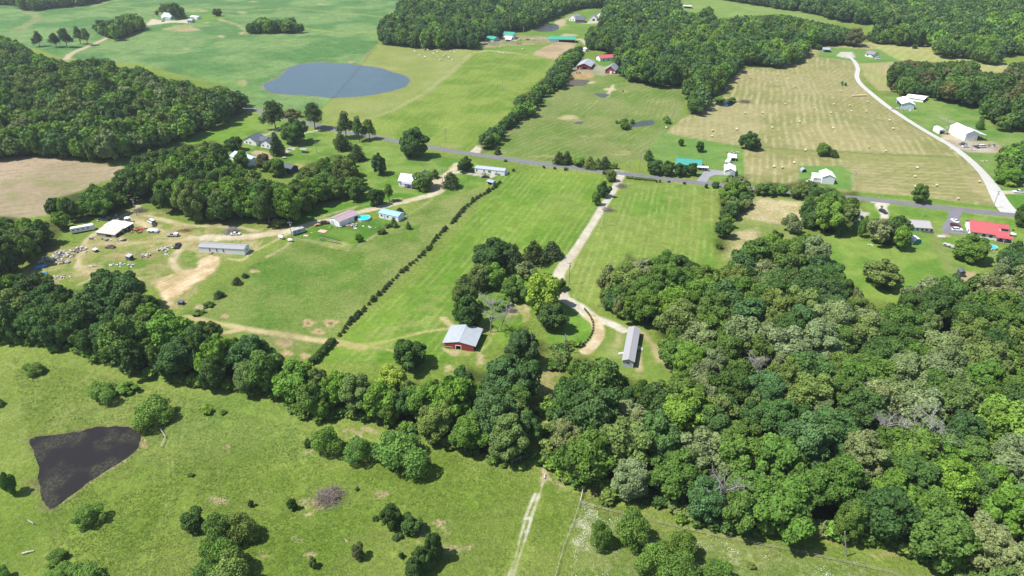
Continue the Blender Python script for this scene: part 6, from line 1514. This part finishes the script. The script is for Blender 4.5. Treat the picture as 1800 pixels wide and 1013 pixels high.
up = [(1366,133),(1366.5,145),(1384,141),(1397,154),(1357,226),(1380,184.5),(1405,216),(1430,192),(1460,200),(1465,185),(1493,187),(1496,197),(1464,227),(1525,181),(1522,198),(1563,213),(1569,228),(1317,134),(1319,138),(1276,157),(1309,200.5),(1340,200.5),(1295,229),(1252,195.5),(1252,231.5),(1251.5,241),(1478,162),(1171,226),(1295,229)]
for x, y in up[:-1]: bale(x, y, random.uniform(-.5, .5), 'round hay bale scattered on the big striped hay field above the fence line', 'round bales on the upper hay field')
for x, y in [(1415,266),(1526,260.5),(1556,267.5)]: bale(x, y, random.uniform(-.5, .5), 'round hay bale near the grassy strip between the hay fields', 'bales near the grassy strip')
for x, y in [(1360,295),(1374.5,296.5),(1395.5,288)]: bale(x, y, random.uniform(-.4, .4), 'round hay bale on the small striped block left of the white barn', 'bales left of the white barn')
for x, y in [(1611.5,297),(1607.5,312),(1608.5,330),(1645.5,328),(1720.5,321),(1683,351.5)]: bale(x, y, random.uniform(-.4, .4), 'round hay bale on the lower hay field beside the county road', 'bales on the lower hay field')
for i in range(9): bale(1499 + i * 2.9, 170.6 - i * .15, R(70), 'round hay bale in the tight row beside the pale lane', 'row of bales by the lane')

# ------------------------------------------------------------------ power poles and wires
POLE = mat('pole_wood', (.30, .27, .24), .9, .2, 3)
def pole(px, py, h, label, arm=True, rz=0, lamp=False, name='power_pole'):
    p = G(px, py); e = empty(name, (p.x, p.y, p.z - .1), rz, label, 'power pole' if name == 'power_pole' else 'post')
    MB().tube([(0, 0, 0), (0, 0, h)], [.19, .13], 8).build('pole', POLE, e)
    if arm:
        MB().box(-1.1, 1.1, -.07, .07, h - .7, h - .55).build('cross_arm', POLE, e)
        for x in (-1, 0, 1): MB().disc(x, 0, h - .55 if x else h, .06, .25, 8).build('insulator', WHITE, e)
        MB().disc(.35, 0, h - 2.2, .26, .8, 10).build('transformer', GALV, e)
    if lamp: MB().box(-.1, 1.2, -.1, .1, h - .4, h - .25).build('lamp_arm', GALV, e)
    return Vector((p.x, p.y, p.z + h - .4))
pt = {}
pt['a'] = pole(240.5, 379, 9.5, 'leaning dark power pole at the head of the junk yard'); pt['b'] = pole(514, 421, 9.5, 'power pole beside the enclosed trailer')
pt['c'] = pole(718, 402, 8.5, 'power pole right of the blue-roofed home'); pt['d'] = pole(778.5, 330, 12, 'tall thin power pole at the white gravel turn')
pt['e'] = pole(784, 251, 10, 'power pole in the pasture just above the county road'); pt['f'] = pole(883, 159, 11, 'thin power pole in the upper right of the yellow-green pasture')
pt['g'] = pole(1123.5, 302, 12, 'power pole on the far side of the road near the drive mouth'); pt['h'] = pole(1104.5, 314, 11, 'thin power pole right of the gravel drive mouth')
pt['i'] = pole(1060.5, 398, 11, 'power pole right of the gravel drive, halfway down'); pt['j'] = pole(1000, 500, 11, 'power pole beside the lower end of the gravel drive')
pt['k'] = pole(992, 622, 8.5, 'power pole with transformer at the edge of the clearing'); pt['l'] = pole(1166, 268, 8, 'lamp pole on the lawn left of the teal-roofed house', False, 0, True)
pt['m'] = pole(1498.5, 328, 9, 'power pole between the white barn lawn and the lower hay field'); pt['n'] = pole(1706.5, 265, 9, 'pale pole standing in front of the gravel yard cars')
pt['o'] = pole(1622, 381, 7, 'lamp pole on the lawn above the long grey-roofed home', False, 0, True); pt['p'] = pole(1745, 366, 10, 'thin pole beside the pale lane near the road')
pt['q'] = pole(557, 270, 8, 'lamp pole on the lawn right of the dark-roofed house', False, 0, True); pt['r'] = pole(1660, 228, 9, 'pole behind the small white shed')
pt['s'] = pole(920, 64, 10, 'pole behind the green-roofed barn'); pt['u'] = pole(973, 58, 11, 'thin pole by the far pond')
pt['v'] = pole(1441, 945, 6.0, 'short white-topped post at the foot of the big wood', False, name='wooden_post'); pt['w'] = pole(1488, 978, 9.5, 'long pale leaning post at the foot of the big wood', False, name='wooden_post')
for o in bpy.data.objects:
    if o.name.startswith('wooden_post') and 'leaning' in o['label']: o.rotation_euler = (0, R(-16), 0)
def wire(a, b, label, sag=2.5, n=16, off=(0, 0, 0)):
    A_, B_ = pt[a] + Vector(off), pt[b] + Vector(off)
    pts = [A_.lerp(B_, i / n) - Vector((0, 0, sag * 4 * (i / n) * (1 - i / n))) for i in range(n + 1)]
    mb = MB().tube(pts, .022, 4); o = mb.build('power_line', BLACK); props(o, label, 'power line')
wire('a', 'b', 'upper sagging power line over the junk yard trees', 3.0); wire('a', 'b', 'lower sagging power line over the junk yard trees', 4.6, off=(.3, 0, -.8)); wire('c', 'd', 'power line from the blue-roofed home to the gravel turn', 3)
wire('d', 'e', 'power line crossing the lawn to the county road', 3); wire('i', 'h', 'power line along the upper gravel drive', 2.5); wire('j', 'i', 'power line along the middle of the gravel drive', 2.5); wire('j', 'k', 'power line down to the clearing by the barn', 2.5); wire('h', 'g', 'power line across the county road', 1); wire('b', 'c', 'power line above the garden lawn', 3)

# ------------------------------------------------------------------ fences
def fence(label, pts, sp=4.0, h=1.25, m=POLE, rails=2, rr=.03, pr=.07, name='wire_fence', cat='fence'):
    W = [Vector(G2(*p)) for p in pts]; acc = []
    for a, b in zip(W, W[1:]):
        n = max(1, int((b - a).length / sp))
        for i in range(n): acc.append(a.lerp(b, i / n))
    acc.append(W[-1])
    Z = [float(hgt(p.x, p.y)) for p in acc]
    e = empty(name, (acc[0].x, acc[0].y, Z[0]), 0, label, cat); o0 = acc[0]
    pm = None
    for p, z in zip(acc[:290], Z):
        if pm is None: pm = mesh_from('post', *(lambda q: (q.V, q.F))(MB().tube([(0, 0, -.1), (0, 0, h)], [pr, pr * .85], 6)), m)
        c = link('post', pm, e, (p.x - o0.x, p.y - o0.y, z - Z[0]), random.uniform(0, 3)); c.scale = (1, 1, random.uniform(.9, 1.08))
    for k in range(rails):
        hh = h * (.92 - .42 * k)
        MB().tube([(p.x - o0.x, p.y - o0.y, z - Z[0] + hh) for p, z in zip(acc, Z)], rr, 4).build('rail' if rr > .03 else 'wire', m, e)
    return e
LGT = mat('weathered_rail', (.42, .39, .36), .9, .2, 3)
fence('dark post fence running through the big blue pond', [(662, 84), (655, 90), (632, 118), (610, 145), (586, 172), (565, 192)], 4.5, 1.4, DWOOD, 1, .05, .10)
fence('short weathered corner fence where the pasture meets the wood', [(1024, 866), (1019, 886), (1044, 893)], 3, 1.3, LGT, 3, .07, .09, 'corner_fence')
fence('thin wire fence running along the foot of the big wood', [(1044, 893), (1130, 915), (1260, 945), (1400, 972), (1560, 1008), (1700, 1060)], 5, 1.2)
fence('wire fence dropping to the bottom edge right of the rutted track', [(1019, 886), (1008, 920), (992, 960), (975, 1020), (965, 1070)], 5, 1.2)
fence('grey rail fence piece above the dark pond', [(283, 758), (292, 771), (284, 788)], 2.2, 1.1, LGT, 2, .06, .08, 'rail_fence')
fence('broken rail fence below the dark pond', [(50, 918), (60, 923)], 2.0, 1.0, LGT, 2, .06, .08, 'rail_fence')
fence('curved woven wire fence beside the gravel drive', [(1027, 545), (1036, 555), (1042, 568), (1042, 582), (1036, 594), (1024, 608)], 2.5, 1.4, DWOOD, 3)
fence('short dark fence and gate at the corner of the big wood', [(1042, 545), (1043, 541), (1058, 539), (1072, 541)], 2.5, 1.5, DWOOD, 3, .04)
fence('rail fence at the left foot of the belt of trees', [(900, 815), (915, 808), (926, 806)], 2.2, 1.2, LGT, 2, .08, .1, 'rail_fence')
fence('wire fence round the garden lawn', [(515, 420), (560, 428), (616, 441), (650, 424), (668, 408)], 4, 1.2)
fence('post fence between crop field pasture and the lane, left half of the centre pasture', [(868, 264), (950, 187), (1015, 168)], 8, 1.3)
fence('fence line between the two hay fields', [(1310, 260), (1400, 265), (1560, 273), (1670, 277)], 8, 1.3)
fence('fence at the left corner of the hay field', [(1160, 240), (1172, 229), (1180, 205), (1188, 185)], 8, 1.3, POLE, 2)
fence('cattle pen rails left of the tallest white barn', [(1650, 208), (1665, 214), (1690, 222), (1722, 226)], 4, 1.6, LGT, 3, .06, .1, 'pen_fence')
fence('cattle pen rails between the small white shed and the tall barn', [(1662, 226), (1672, 228), (1684, 231)], 2.5, 1.8, LGT, 3, .08, .12, 'pen_fence')
fence('rail fence round the pool of the red-roofed house', [(1728, 448), (1745, 452), (1765, 446)], 2.5, 1.2, LGT, 2, .05, .07, 'rail_fence')

# ------------------------------------------------------------------ brush, junk, small things
def brush(label, px, py, w, d, h, seed, m=DEADW, n=150, cat='brush pile'):
    r = random.Random(seed); p = G(px, py); mb = MB()
    for i in range(n):
        x, y = r.gauss(0, w * .22), r.gauss(0, d * .22); z = h * math.exp(-(x * x / (w * w) + y * y / (d * d)) * 6) * r.random()
        a = r.uniform(0, 6.28); L = r.uniform(.3, 1) * w * .32
        q0 = Vector((x - math.cos(a) * L, y - math.sin(a) * L, max(.03, z + r.uniform(-.3, .3)))); q1 = Vector((x + math.cos(a) * L, y + math.sin(a) * L, max(.03, z + r.uniform(-.2, .6))))
        mb.tube([q0, q0.lerp(q1, .5) + Vector((0, 0, r.uniform(0, .3))), q1], [r.uniform(.03, .09), .05, .02], 4)
    o = mb.build('brush_pile', m, None, (p.x, p.y, p.z)); props(o, label, cat)
TWIG = mat('grey_brown_twigs', (.17, .14, .115), .95, .3, 2)
brush('big heap of grey-brown brush in the open pasture', 580, 875, 8.5, 7, 2.0, 3, TWIG, 260)
brush('brown brush patch right of the gravel drive, upper of two', 1093, 328, 7, 7, .5, 5, TWIG, 110); brush('brown brush patch right of the gravel drive, lower of two', 1069, 370, 7, 6, .6, 6, TWIG, 110)
brush('grey brush pile behind the white car on the lane', 407, 408, 7, 7, 2.2, 7, DEADW, 200); brush('rusty brown scrap pile beside the lane in the junk yard', 326, 406, 6, 3, .8, 8, RUST, 90)
brush('brown earth and brush heap inside the clump by the barn', 901, 548, 4.5, 3, 1.0, 9, TWIG, 90); brush('grey brush pile beside the field pond', 1308, 180, 12, 9, 1.8, 10, TWIG, 140)
brush('dead branches at the upper wood edge of the junk yard', 246, 372, 8, 6, 1.6, 11, TWIG, 110)
RED = mat('faded_red', (.42, .08, .06), .6); BLUET = mat('blue_tarp', (.03, .20, .48), .6, .1, 2)
WS = mat('white_scrap', (.38, .37, .35), .7, .15, 1); GS = mat('grey_scrap', (.34, .34, .33), .8, .2, 1)
def junk(label, px, py, w, d, seed, n, mats, hmax=1.0, cat='scrap pile'):
    r = random.Random(seed); p = G(px, py); e = empty('scrap_pile', (p.x, p.y, p.z), 0, label, cat)
    for i in range(n):
        m = r.choice(mats); L, W, h = r.uniform(.4, 2.0), r.uniform(.3, 1.1), r.uniform(.05, .55) * hmax
        x, y, z = r.gauss(0, w * .27), r.gauss(0, d * .27), r.uniform(0, .5) * hmax
        mb = MB()
        if r.random() < .55:
            q = [(-L / 2, -W / 2), (L / 2 * r.uniform(.6, 1), -W / 2), (L / 2, W / 2), (-L / 2 * r.uniform(.5, 1), W / 2)]
            zz = [r.uniform(0, .5) * hmax for _ in range(4)]
            mb.hexa([(a, b, zz[k]) for k, (a, b) in enumerate(q)] + [(a, b, zz[k] + .05) for k, (a, b) in enumerate(q)])
        else:
            mb.hexa([(-L / 2, -W / 2, 0), (L / 2, -W / 2, 0), (L / 2, W / 2, 0), (-L / 2, W / 2, 0), (-L / 2 * .8, -W / 2 * .7, h + .2), (L / 2 * .9, -W / 2 * .8, h), (L / 2 * .8, W / 2 * .8, h + .15), (-L / 2 * .9, W / 2 * .9, h)])
        o = mb.build('scrap_piece', m, e, (x, y, z), r.uniform(0, 6.28)); o.rotation_euler[0] = r.uniform(-.25, .25); o.rotation_euler[1] = r.uniform(-.25, .25)
ws = [WS, WS, WS, GS, DWOOD]
junk('white and grey scrap heap nearest the travel trailer track', 138, 441, 8, 6, 1, 26, ws, 1.3); junk('largest heap of white scrap by the wood edge', 112, 449, 11, 6, 2, 40, ws, 1.5)
junk('lower left heap of scrap and boards by the wood edge', 88, 458, 10, 5, 3, 34, ws, 1.3); junk('small scrap heap right of the largest white heap', 118, 462, 7, 3, 4, 16, ws + [DSIDE], 1.0)
junk('flat white sheets in the middle of the junk yard grass', 204, 466, 6, 3, 5, 14, [WS, WS, GS], .5); junk('white scrap above the bottom trees of the junk yard', 112, 487, 7, 3, 6, 14, [WS, WS, GS], .6)
junk('white scrap sheet with boards on the bare brown patch', 254, 450, 5, 4, 7, 14, [WS, WS, DWOOD], .8); junk('white and red scrap beside the curved track', 290, 437, 6, 5, 8, 20, [WS, WS, GS, RED], .9)
junk('white panel left of the curved track', 294, 448, 3, 2, 9, 5, [WS], .4); junk('red and dark scrap right of the pole shed', 243, 407, 6, 5, 10, 22, [RUST, GS, DSIDE, RED], 1.0)
junk('dark scrap left below the pole shed', 165, 421, 3, 2, 11, 8, [GS, DSIDE, RUST], .9); junk('white and dark scrap in front of the pole shed', 187, 423, 4, 2, 12, 9, [WS, DSIDE], .8)
junk('dark scrap with one white piece below the pole shed', 216, 423, 3.5, 2, 13, 9, [WS, DSIDE, GS], .9); junk('grey scrap strewn at the top of the junk yard', 198, 385, 13, 7, 14, 30, [GS, GS, WS], .9)
junk('dark tyres and boards in the junk yard grass', 232, 468, 4, 2, 15, 8, [DSIDE, GS], .6); junk('long pale pipe stack lying in the grass', 158, 469, 5, 1.5, 16, 7, [WS, GS], .5)
junk('clutter beside the front corner of the metal garage', 592, 400, 5, 2, 17, 14, [WS, DSIDE, GS], .9); junk('clutter between the garage and the swing frame', 618, 397, 6, 3, 18, 16, [WS, GS, RED], .8)
junk('white disc and stones on the garden lawn', 650, 400, 5, 2.5, 19, 7, [WS, CONCR], .4); junk('machinery and scrap beside the equipment barn', 1576, 192.5, 9, 3, 20, 14, [GS, WS], 1.4)
junk('scrap at the front right corner of the equipment barn', 1598, 195, 10, 2, 21, 12, [WS, GS], .8); junk('clutter right of the small white shed', 1665, 236, 9, 4, 22, 18, [DSIDE, DWOOD, RUST], 1.0)
junk('scrap and machinery at the right of the gravel yard', 1748, 258, 14, 4, 23, 20, [RUST, GS, DSIDE], 1.2); junk('orange soil and rusty scrap at the yard end', 1757, 268, 9, 6, 24, 18, [RUST, mat('orange_clay', (.42, .20, .10), .95, .2)], 1.3)
junk('white boards in the grass below the gravel yard', 1730, 283, 8, 2, 25, 5, [WS], .2); junk('machinery line between the barns of the top farm', 930, 71, 22, 4, 26, 24, [GS, WS, DSIDE], 1.4)
junk('clutter in front of the low green-roofed house', 862, 76, 20, 5, 27, 26, [WS, GS, DSIDE], 1.4); junk('red and white clutter beside the white gabled garage', 1282, 295, 5, 4, 28, 14, [RED, BRICK, WS], .9)
junk('white and dark things on the lawn behind the carport', 1288, 269, 8, 4, 29, 8, [WS, DSIDE], .9); junk('white junk beside the hay field barn annex', 1427, 318, 8, 4, 30, 14, [WS], 1.0)
junk('white and grey things by the car of the red-roofed house', 1700, 409, 4, 2.5, 31, 12, [WS, GS], .9)
junk('small white things under the clump below the road', 1530, 431, 3, 2, 32, 4, [WS], .6); junk('horse trailer pieces left of the long green barn', 956, 69, 9, 3, 33, 10, [WS, GS], 1.5)
def tarp(label, px, py, w, d, rz, m, cat='tarp', h=.6, name='tarp'):
    p = G(px, py); r = random.Random(int(px)); V = []; F = []; n = 7
    for i in range(n):
        for j in range(n):
            u, v_ = i / (n - 1) - .5, j / (n - 1) - .5; V.append((u * w + r.uniform(-.1, .1), v_ * d + r.uniform(-.1, .1), h * (.9 - 2.2 * max(abs(u), abs(v_)) ** 2 * 1.2) + r.uniform(-.06, .06) + .1))
    for i in range(n - 1):
        for j in range(n - 1): a = i * n + j; F.append((a, a + n, a + n + 1, a + 1))
    b = len(V); V += [(x, y, z - .05) for x, y, z in V[:b]]; F += [tuple(reversed([q + b for q in f])) for f in F]
    for i in range(n - 1):
        for a, c in ((i, i + 1), ((n * n - n) + i + 1, (n * n - n) + i), ((i + 1) * n, i * n), (i * n + n - 1, (i + 1) * n + n - 1)): F.append((a, c, c + b, a + b))
    props(link(name, mesh_from(name, V, F, m), None, p, rz), label, cat)
tarp('bright blue tarp at the lower left end of the scrap heaps', 71, 470, 4.6, 3.0, R(20), BLUET, h=1.0); tarp('little blue tarp below the scrap heaps', 80, 480, 1.8, 1.0, R(10), BLUET)
tarp('white boat under cover left of the parking area', 1656, 417, 3.8, 1.8, R(-10), WS, 'covered boat', .8, 'covered_boat')
tarp('faded red and white panel lying on the garden lawn', 567, 407, 4.2, 3.0, R(-20), mat('salmon_panel', (.55, .30, .26), .6, .25, 1.2), 'panel', .3, 'roof_panel_sheet')
tarp('yellow tub on the garden lawn', 547.5, 410, 1.1, .8, 0, mat('yellow_plastic', (.55, .42, .06), .5), 'tub', .5, 'plastic_tub')
tarp('round white trampoline cover on the garden lawn', 625, 402, 1.7, 1.5, 0, WS, 'cover', .4, 'trampoline_cover')
tarp('pink-brown earth mound left of the garden lawn', 538, 415, 2.4, 1.8, 0, mat('pink_soil', (.42, .32, .25), .95, .2), 'soil heap', .4, 'soil_heap')
tarp('red riding mower beside the covered boat', 1662, 418, 1.2, .8, 0, RED, 'mower', .9, 'riding_mower')
e = camper('boat_trailer', 'small boat on a trailer on the lawn below the parking area', 1667, 434, -52, 5.2, 1.8, 1.3, GS, 'boat')
tarp('black tyre ring beside the red-roofed house lawn', 1781, 405, 1.2, 1.2, 0, BLACK, 'tyre', .4, 'old_tyre')
def shelter(label, px, py, w, d, h, rz=0, m=GREYM, cat='shelter'):
    p = G(px, py); e = empty('garden_shelter', (p.x, p.y, p.z), rz, label, cat)
    MB().box(-w / 2, w / 2, -d / 2, d / 2, h, h + .15).build('roof', m, e)
    for x in (-w / 2 + .2, w / 2 - .2):
        for y in (-d / 2 + .2, d / 2 - .2): MB().box(x - .06, x + .06, y - .06, y + .06, 0, h).build('post', DWOOD, e)
    MB().box(-w * .3, w * .3, -.4, .4, .7, .78).build('table_top', DWOOD, e); MB().box(-w * .25, w * .25, -.1, .1, 0, .7).build('table_base', DWOOD, e)
shelter('grey-roofed picnic shelter on the lawn of the dark-roofed house', 534, 268, 4.8, 3.2, 2.1, R(-12))
shelter('low bench shelter left of the grey-roofed picnic shelter', 508, 264, 3, 1.4, .8, R(-10))
shelter('low bench table under the trees of the dark-roofed house lawn', 500, 279, 2.4, 1.2, .8, 0, CONCR)
# garden rows
GREENV = mat('vegetable_leaves', (.06, .12, .03), .9, .3, 3)
for i in range(3):
    a, b = G(562 + i * 1.5 - 1, 413.5 + i * 4.2), G(602 + i * 1.5 - 3, 423.5 + i * 3.2); r = random.Random(i); mb = MB(); dvec = (b - a); n = 34
    for k in range(n):
        q = a.lerp(b, k / n); s_ = r.uniform(.12, .26); mb.box(q.x - s_, q.x + s_, q.y - s_, q.y + s_, q.z, q.z + r.uniform(.12, .35))
    o = mb.build('vegetable_row', GREENV if i != 1 else DWOOD); props(o, ['farthest vegetable row of the garden below the metal garage', 'middle vegetable row of the garden below the metal garage', 'nearest vegetable row of the garden below the metal garage'][i], 'garden row', 'vegetable rows')
def swing():
    p = G(628, 396); e = empty('swing_frame', (p.x, p.y, p.z), R(20), 'thin metal swing frame between the garage and the pool', 'swing')
    for x in (-1.6, 1.6):
        for y in (-.9, .9): MB().tube([(x, y, 0), (x, 0, 2.3)], .05, 6).build('frame_leg', GALV, e)
    MB().tube([(-1.6, 0, 2.3), (1.6, 0, 2.3)], .05, 6).build('top_bar', GALV, e)
swing()
# fallen logs in the foreground pasture
for (px, py, L, a, lab_) in [(50, 972, 2.6, 20, 'short grey log with a dark butt in the lower left pasture'), (958, 838, 2.0, 80, 'grey log at the track entrance to the wood')]:
    p = G(px, py); o = MB().tube([(-L / 2, 0, .25), (0, .05, .3), (L / 2, 0, .22)], [.28, .24, .15], 8).build('fallen_log', LGT, None, p, R(a)); props(o, lab_, 'log')

# ------------------------------------------------------------------ grazing cattle (one continuous body each)
def cow_mesh():
    me = bpy.data.meshes.new('cow_body')
    v = [(-.75, 0, 1.15), (-.3, 0, 1.2), (.25, 0, 1.18), (.65, 0, 1.2), (.95, 0, 1.0), (1.2, 0, .55), (1.35, 0, .25)]
    e = [(0, 1), (1, 2), (2, 3), (3, 4), (4, 5), (5, 6)]; r = [.30, .38, .40, .32, .20, .15, .10]
    for (b, x, y, fr) in ((0, -.78, .24, 0), (0, -.78, -.24, 0), (3, .6, .22, 1), (3, .6, -.22, 1)):
        i = len(v); v += [(x, y, .75), (x + (-.08 if fr == 0 else .03), y, .4), (x, y, .03)]; e += [(b, i), (i, i + 1), (i + 1, i + 2)]; r += [.16, .08, .07]
    i = len(v); v += [(-1.08, 0, 1.1), (-1.12, 0, .6)]; e += [(0, i), (i, i + 1)]; r += [.05, .04]
    me.from_pydata(v, e, []); o = bpy.data.objects.new('tmp_cow', me); COL.objects.link(o)
    sm_ = o.modifiers.new('s', 'SKIN'); o.modifiers.new('ss', 'SUBSURF').levels = 1
    for k, sv in enumerate(me.skin_vertices[0].data): sv.radius = (r[k], r[k]); sv.use_root = (k == 1)
    dg = bpy.context.evaluated_depsgraph_get(); dg.update(); m2 = bpy.data.meshes.new_from_object(o.evaluated_get(dg))
    bpy.data.objects.remove(o); m2.name = 'cow_body'; return m2
cm_ = cow_mesh(); cm_.materials.clear(); cm_.materials.append(mat('cream_hide', (.62, .58, .50), .8, .1)); cm2 = cm_.copy(); cm2.materials.clear(); cm2.materials.append(mat('brown_hide', (.14, .06, .03), .8, .1))
for i, (x, y) in enumerate([(729, 92), (737, 99), (747, 102), (752, 89.5), (762, 96), (768, 93), (780, 100), (783, 97), (792, 92), (795, 107), (799, 94), (774, 107), (880, 84.5), (884, 95.5), (878, 94.5), (919, 88), (789, 103), (764, 91)]):
    p = G(x, y); o = link('grazing_cow', cm_, None, (p.x, p.y, p.z - .02), random.uniform(0, 6.28)); o.scale = (1.15,) * 3; props(o, 'pale grazing animal dotted over the dry end of the yellow-green pasture' if i not in (12, 13, 14, 15) else 'pale grazing animal on the grass below the top farm', 'cow', 'pale animals in the dry pasture' if i not in (12, 13, 14, 15) else 'pale animals below the top farm')
for i, (x, y) in enumerate([(910, 78.5), (915, 79), (1095, 161.5), (1014, 129.5), (1019, 130)]):
    p = G(x, y); o = link('grazing_cow', cm2, None, (p.x, p.y, p.z - .02), random.uniform(0, 6.28)); o.scale = (1.15,) * 3
    props(o, ['brown cow on the dirt below the top farm', 'brown cow on the dirt below the top farm', 'brown cow beside the small bare patch in the centre pasture', 'brown cow in the dirt pen behind the brown pond', 'brown cow in the dirt pen behind the brown pond'][i], 'cow', ['brown cows below the top farm', 'brown cows below the top farm', None, 'brown cows in the dirt pen', 'brown cows in the dirt pen'][i])

# ------------------------------------------------------------------ tall grass clumps of the near pasture
def grass():
    r = np.random.default_rng(5); n = 150000
    y = 95 + (r.random(n) ** 1.25) * 120; x = (r.random(n) * 2 - 1) * (y * .75 + 30)
    u, v_ = proj(x, y, 0.0)
    dn = fbm(x, y, 5, 77, 3)
    ok = (v_ > 600) & (dn > .33)
    idx = np.where(ok)[0]; keep = []
    polys = [WOODS['the belt of trees along the lower pasture'], WOODS['the big wood at the right'], [(a, b) for a, b in FGP], [(955, 600), (1250, 600), (1250, 880), (955, 830)], [(-100, 400), (1000, 400), (1000, 660), (960, 830), (560, 760), (300, 690), (-100, 600)]]
    def inp(P, u, v):
        P = np.array(P, float); s = np.zeros(u.shape, bool)
        for i in range(len(P)):
            ax, ay = P[i]; bx, by = P[(i + 1) % len(P)]
            if ay == by: continue
            s ^= ((ay > v) != (by > v)) & (u < (bx - ax) * (v - ay) / (by - ay) + ax)
        return s
    u, v_ = u[idx], v_[idx]; x, y = x[idx], y[idx]; bad = np.zeros(u.shape, bool)
    for P in polys: bad |= inp(P, u, v_)
    rut = sdf_line([G2(*q) for q in [(954, 847), (940, 890), (920, 945), (900, 1010), (880, 1080)]], x, y, 2.5); bad |= rut > -0.8
    x, y = x[~bad], y[~bad]; n = len(x); z = hgt(x, y)
    V = []; k = 3; h = r.uniform(.06, .17, n); w = r.uniform(.10, .24, n)
    Vs = []
    for j in range(k):
        a = r.uniform(0, 6.28, n); ox, oy = r.uniform(-.25, .25, n), r.uniform(-.25, .25, n); lx, ly = r.uniform(-.35, .35, n), r.uniform(-.35, .35, n)
        p0 = np.stack([x + ox - np.cos(a) * w, y + oy - np.sin(a) * w, z - .02], 1); p1 = np.stack([x + ox + np.cos(a) * w, y + oy + np.sin(a) * w, z - .02], 1); p2 = np.stack([x + ox + lx, y + oy + ly, z + h], 1)
        Vs.append(np.stack([p0, p1, p2], 1))
    V = np.concatenate(Vs, 0).reshape(-1, 3); F = np.arange(len(V)).reshape(-1, 3)
    t_ = sstep(.35, .65, fbm(V[::3, 0], V[::3, 1], 12, 91, 3))[:, None] + r.uniform(-.25, .25, (len(F), 1)); t_ = np.clip(t_, 0, 1)
    c = (np.array(A(126, 158, 58)) * (1 - t_) + np.array(A(168, 182, 100)) * t_) * 1.1
    me = mesh_from('tall_grass', V, F, LEAF, False, np.repeat(c, 3, 0)); o = link('tall_grass', me); o.color = (1, 1, 1, 1)
    props(o, 'tufts of tall pasture grass across the near meadow', 'grass', None, 'stuff')
grass()
def flowers():
    r = np.random.default_rng(9); n = 60000
    px = r.uniform(1000, 1800, n); py = r.uniform(880, 1040, n)
    t_ = 145 / (.5 + .866 * (py - 506.5) / 1200); x = (px - 900) / 1200 * t_; y = t_ * (.866 - .5 * (py - 506.5) / 1200)
    dn = fbm(x, y, 7, 33, 4); ok = (dn > .54) & (r.random(n) < .28 * sstep(.54, .70, dn))
    P = np.array([G2(*q) for q in [(1022, 888), (1120, 920), (1400, 980), (1700, 1060), (1700, 1100), (985, 1060), (1003, 960)]])
    Q = np.array([G2(*q) for q in [(1022, 892), (1052, 900), (1042, 950), (1012, 990), (1003, 960)]])
    ins = sdf_poly(P, x, y) > 0; cor = (sdf_poly(Q, x, y) > 0) & (r.random(n) < .4 * sstep(.4, .6, fbm(x, y, 2.5, 8, 3)))
    ok = (ok & ins) | cor; x, y = x[ok], y[ok]; z = hgt(x, y) + r.uniform(.08, .3, len(x)); s = r.uniform(.04, .11, len(x)); a = r.uniform(0, 6.28, len(x))
    V = np.stack([np.stack([x + s * np.cos(a + k * 1.571), y + s * np.sin(a + k * 1.571), z + r.uniform(-.03, .03, len(x))], 1) for k in range(4)], 1).reshape(-1, 3)
    o = link('wildflowers', mesh_from('wildflowers', V, np.arange(len(V)).reshape(-1, 4), mat('white_petals', (.60, .62, .50), .8, .05)))
    props(o, 'white wildflower heads flecking the lower right meadow', 'wildflowers', None, 'stuff'); print('flowers', len(x))
flowers()

# ------------------------------------------------------------------ air
HAZE = .00008
hm = bpy.data.materials.new('air'); hm.use_nodes = True; hn = hm.node_tree.nodes; hn.clear()
ho = hn.new('ShaderNodeOutputMaterial'); hv = hn.new('ShaderNodeVolumePrincipled'); hv.inputs['Color'].default_value = (.86, .93, 1, 1); hv.inputs['Density'].default_value = HAZE; hv.inputs['Anisotropy'].default_value = .3
hm.node_tree.links.new(hv.outputs[0], ho.inputs['Volume'])
hz = MB().box(-40000, 40000, -40000, 12000, -4, H + 6).build('haze', hm); props(hz, kind='stuff', label='thin summer haze over the fields')
bpy.context.view_layer.update()
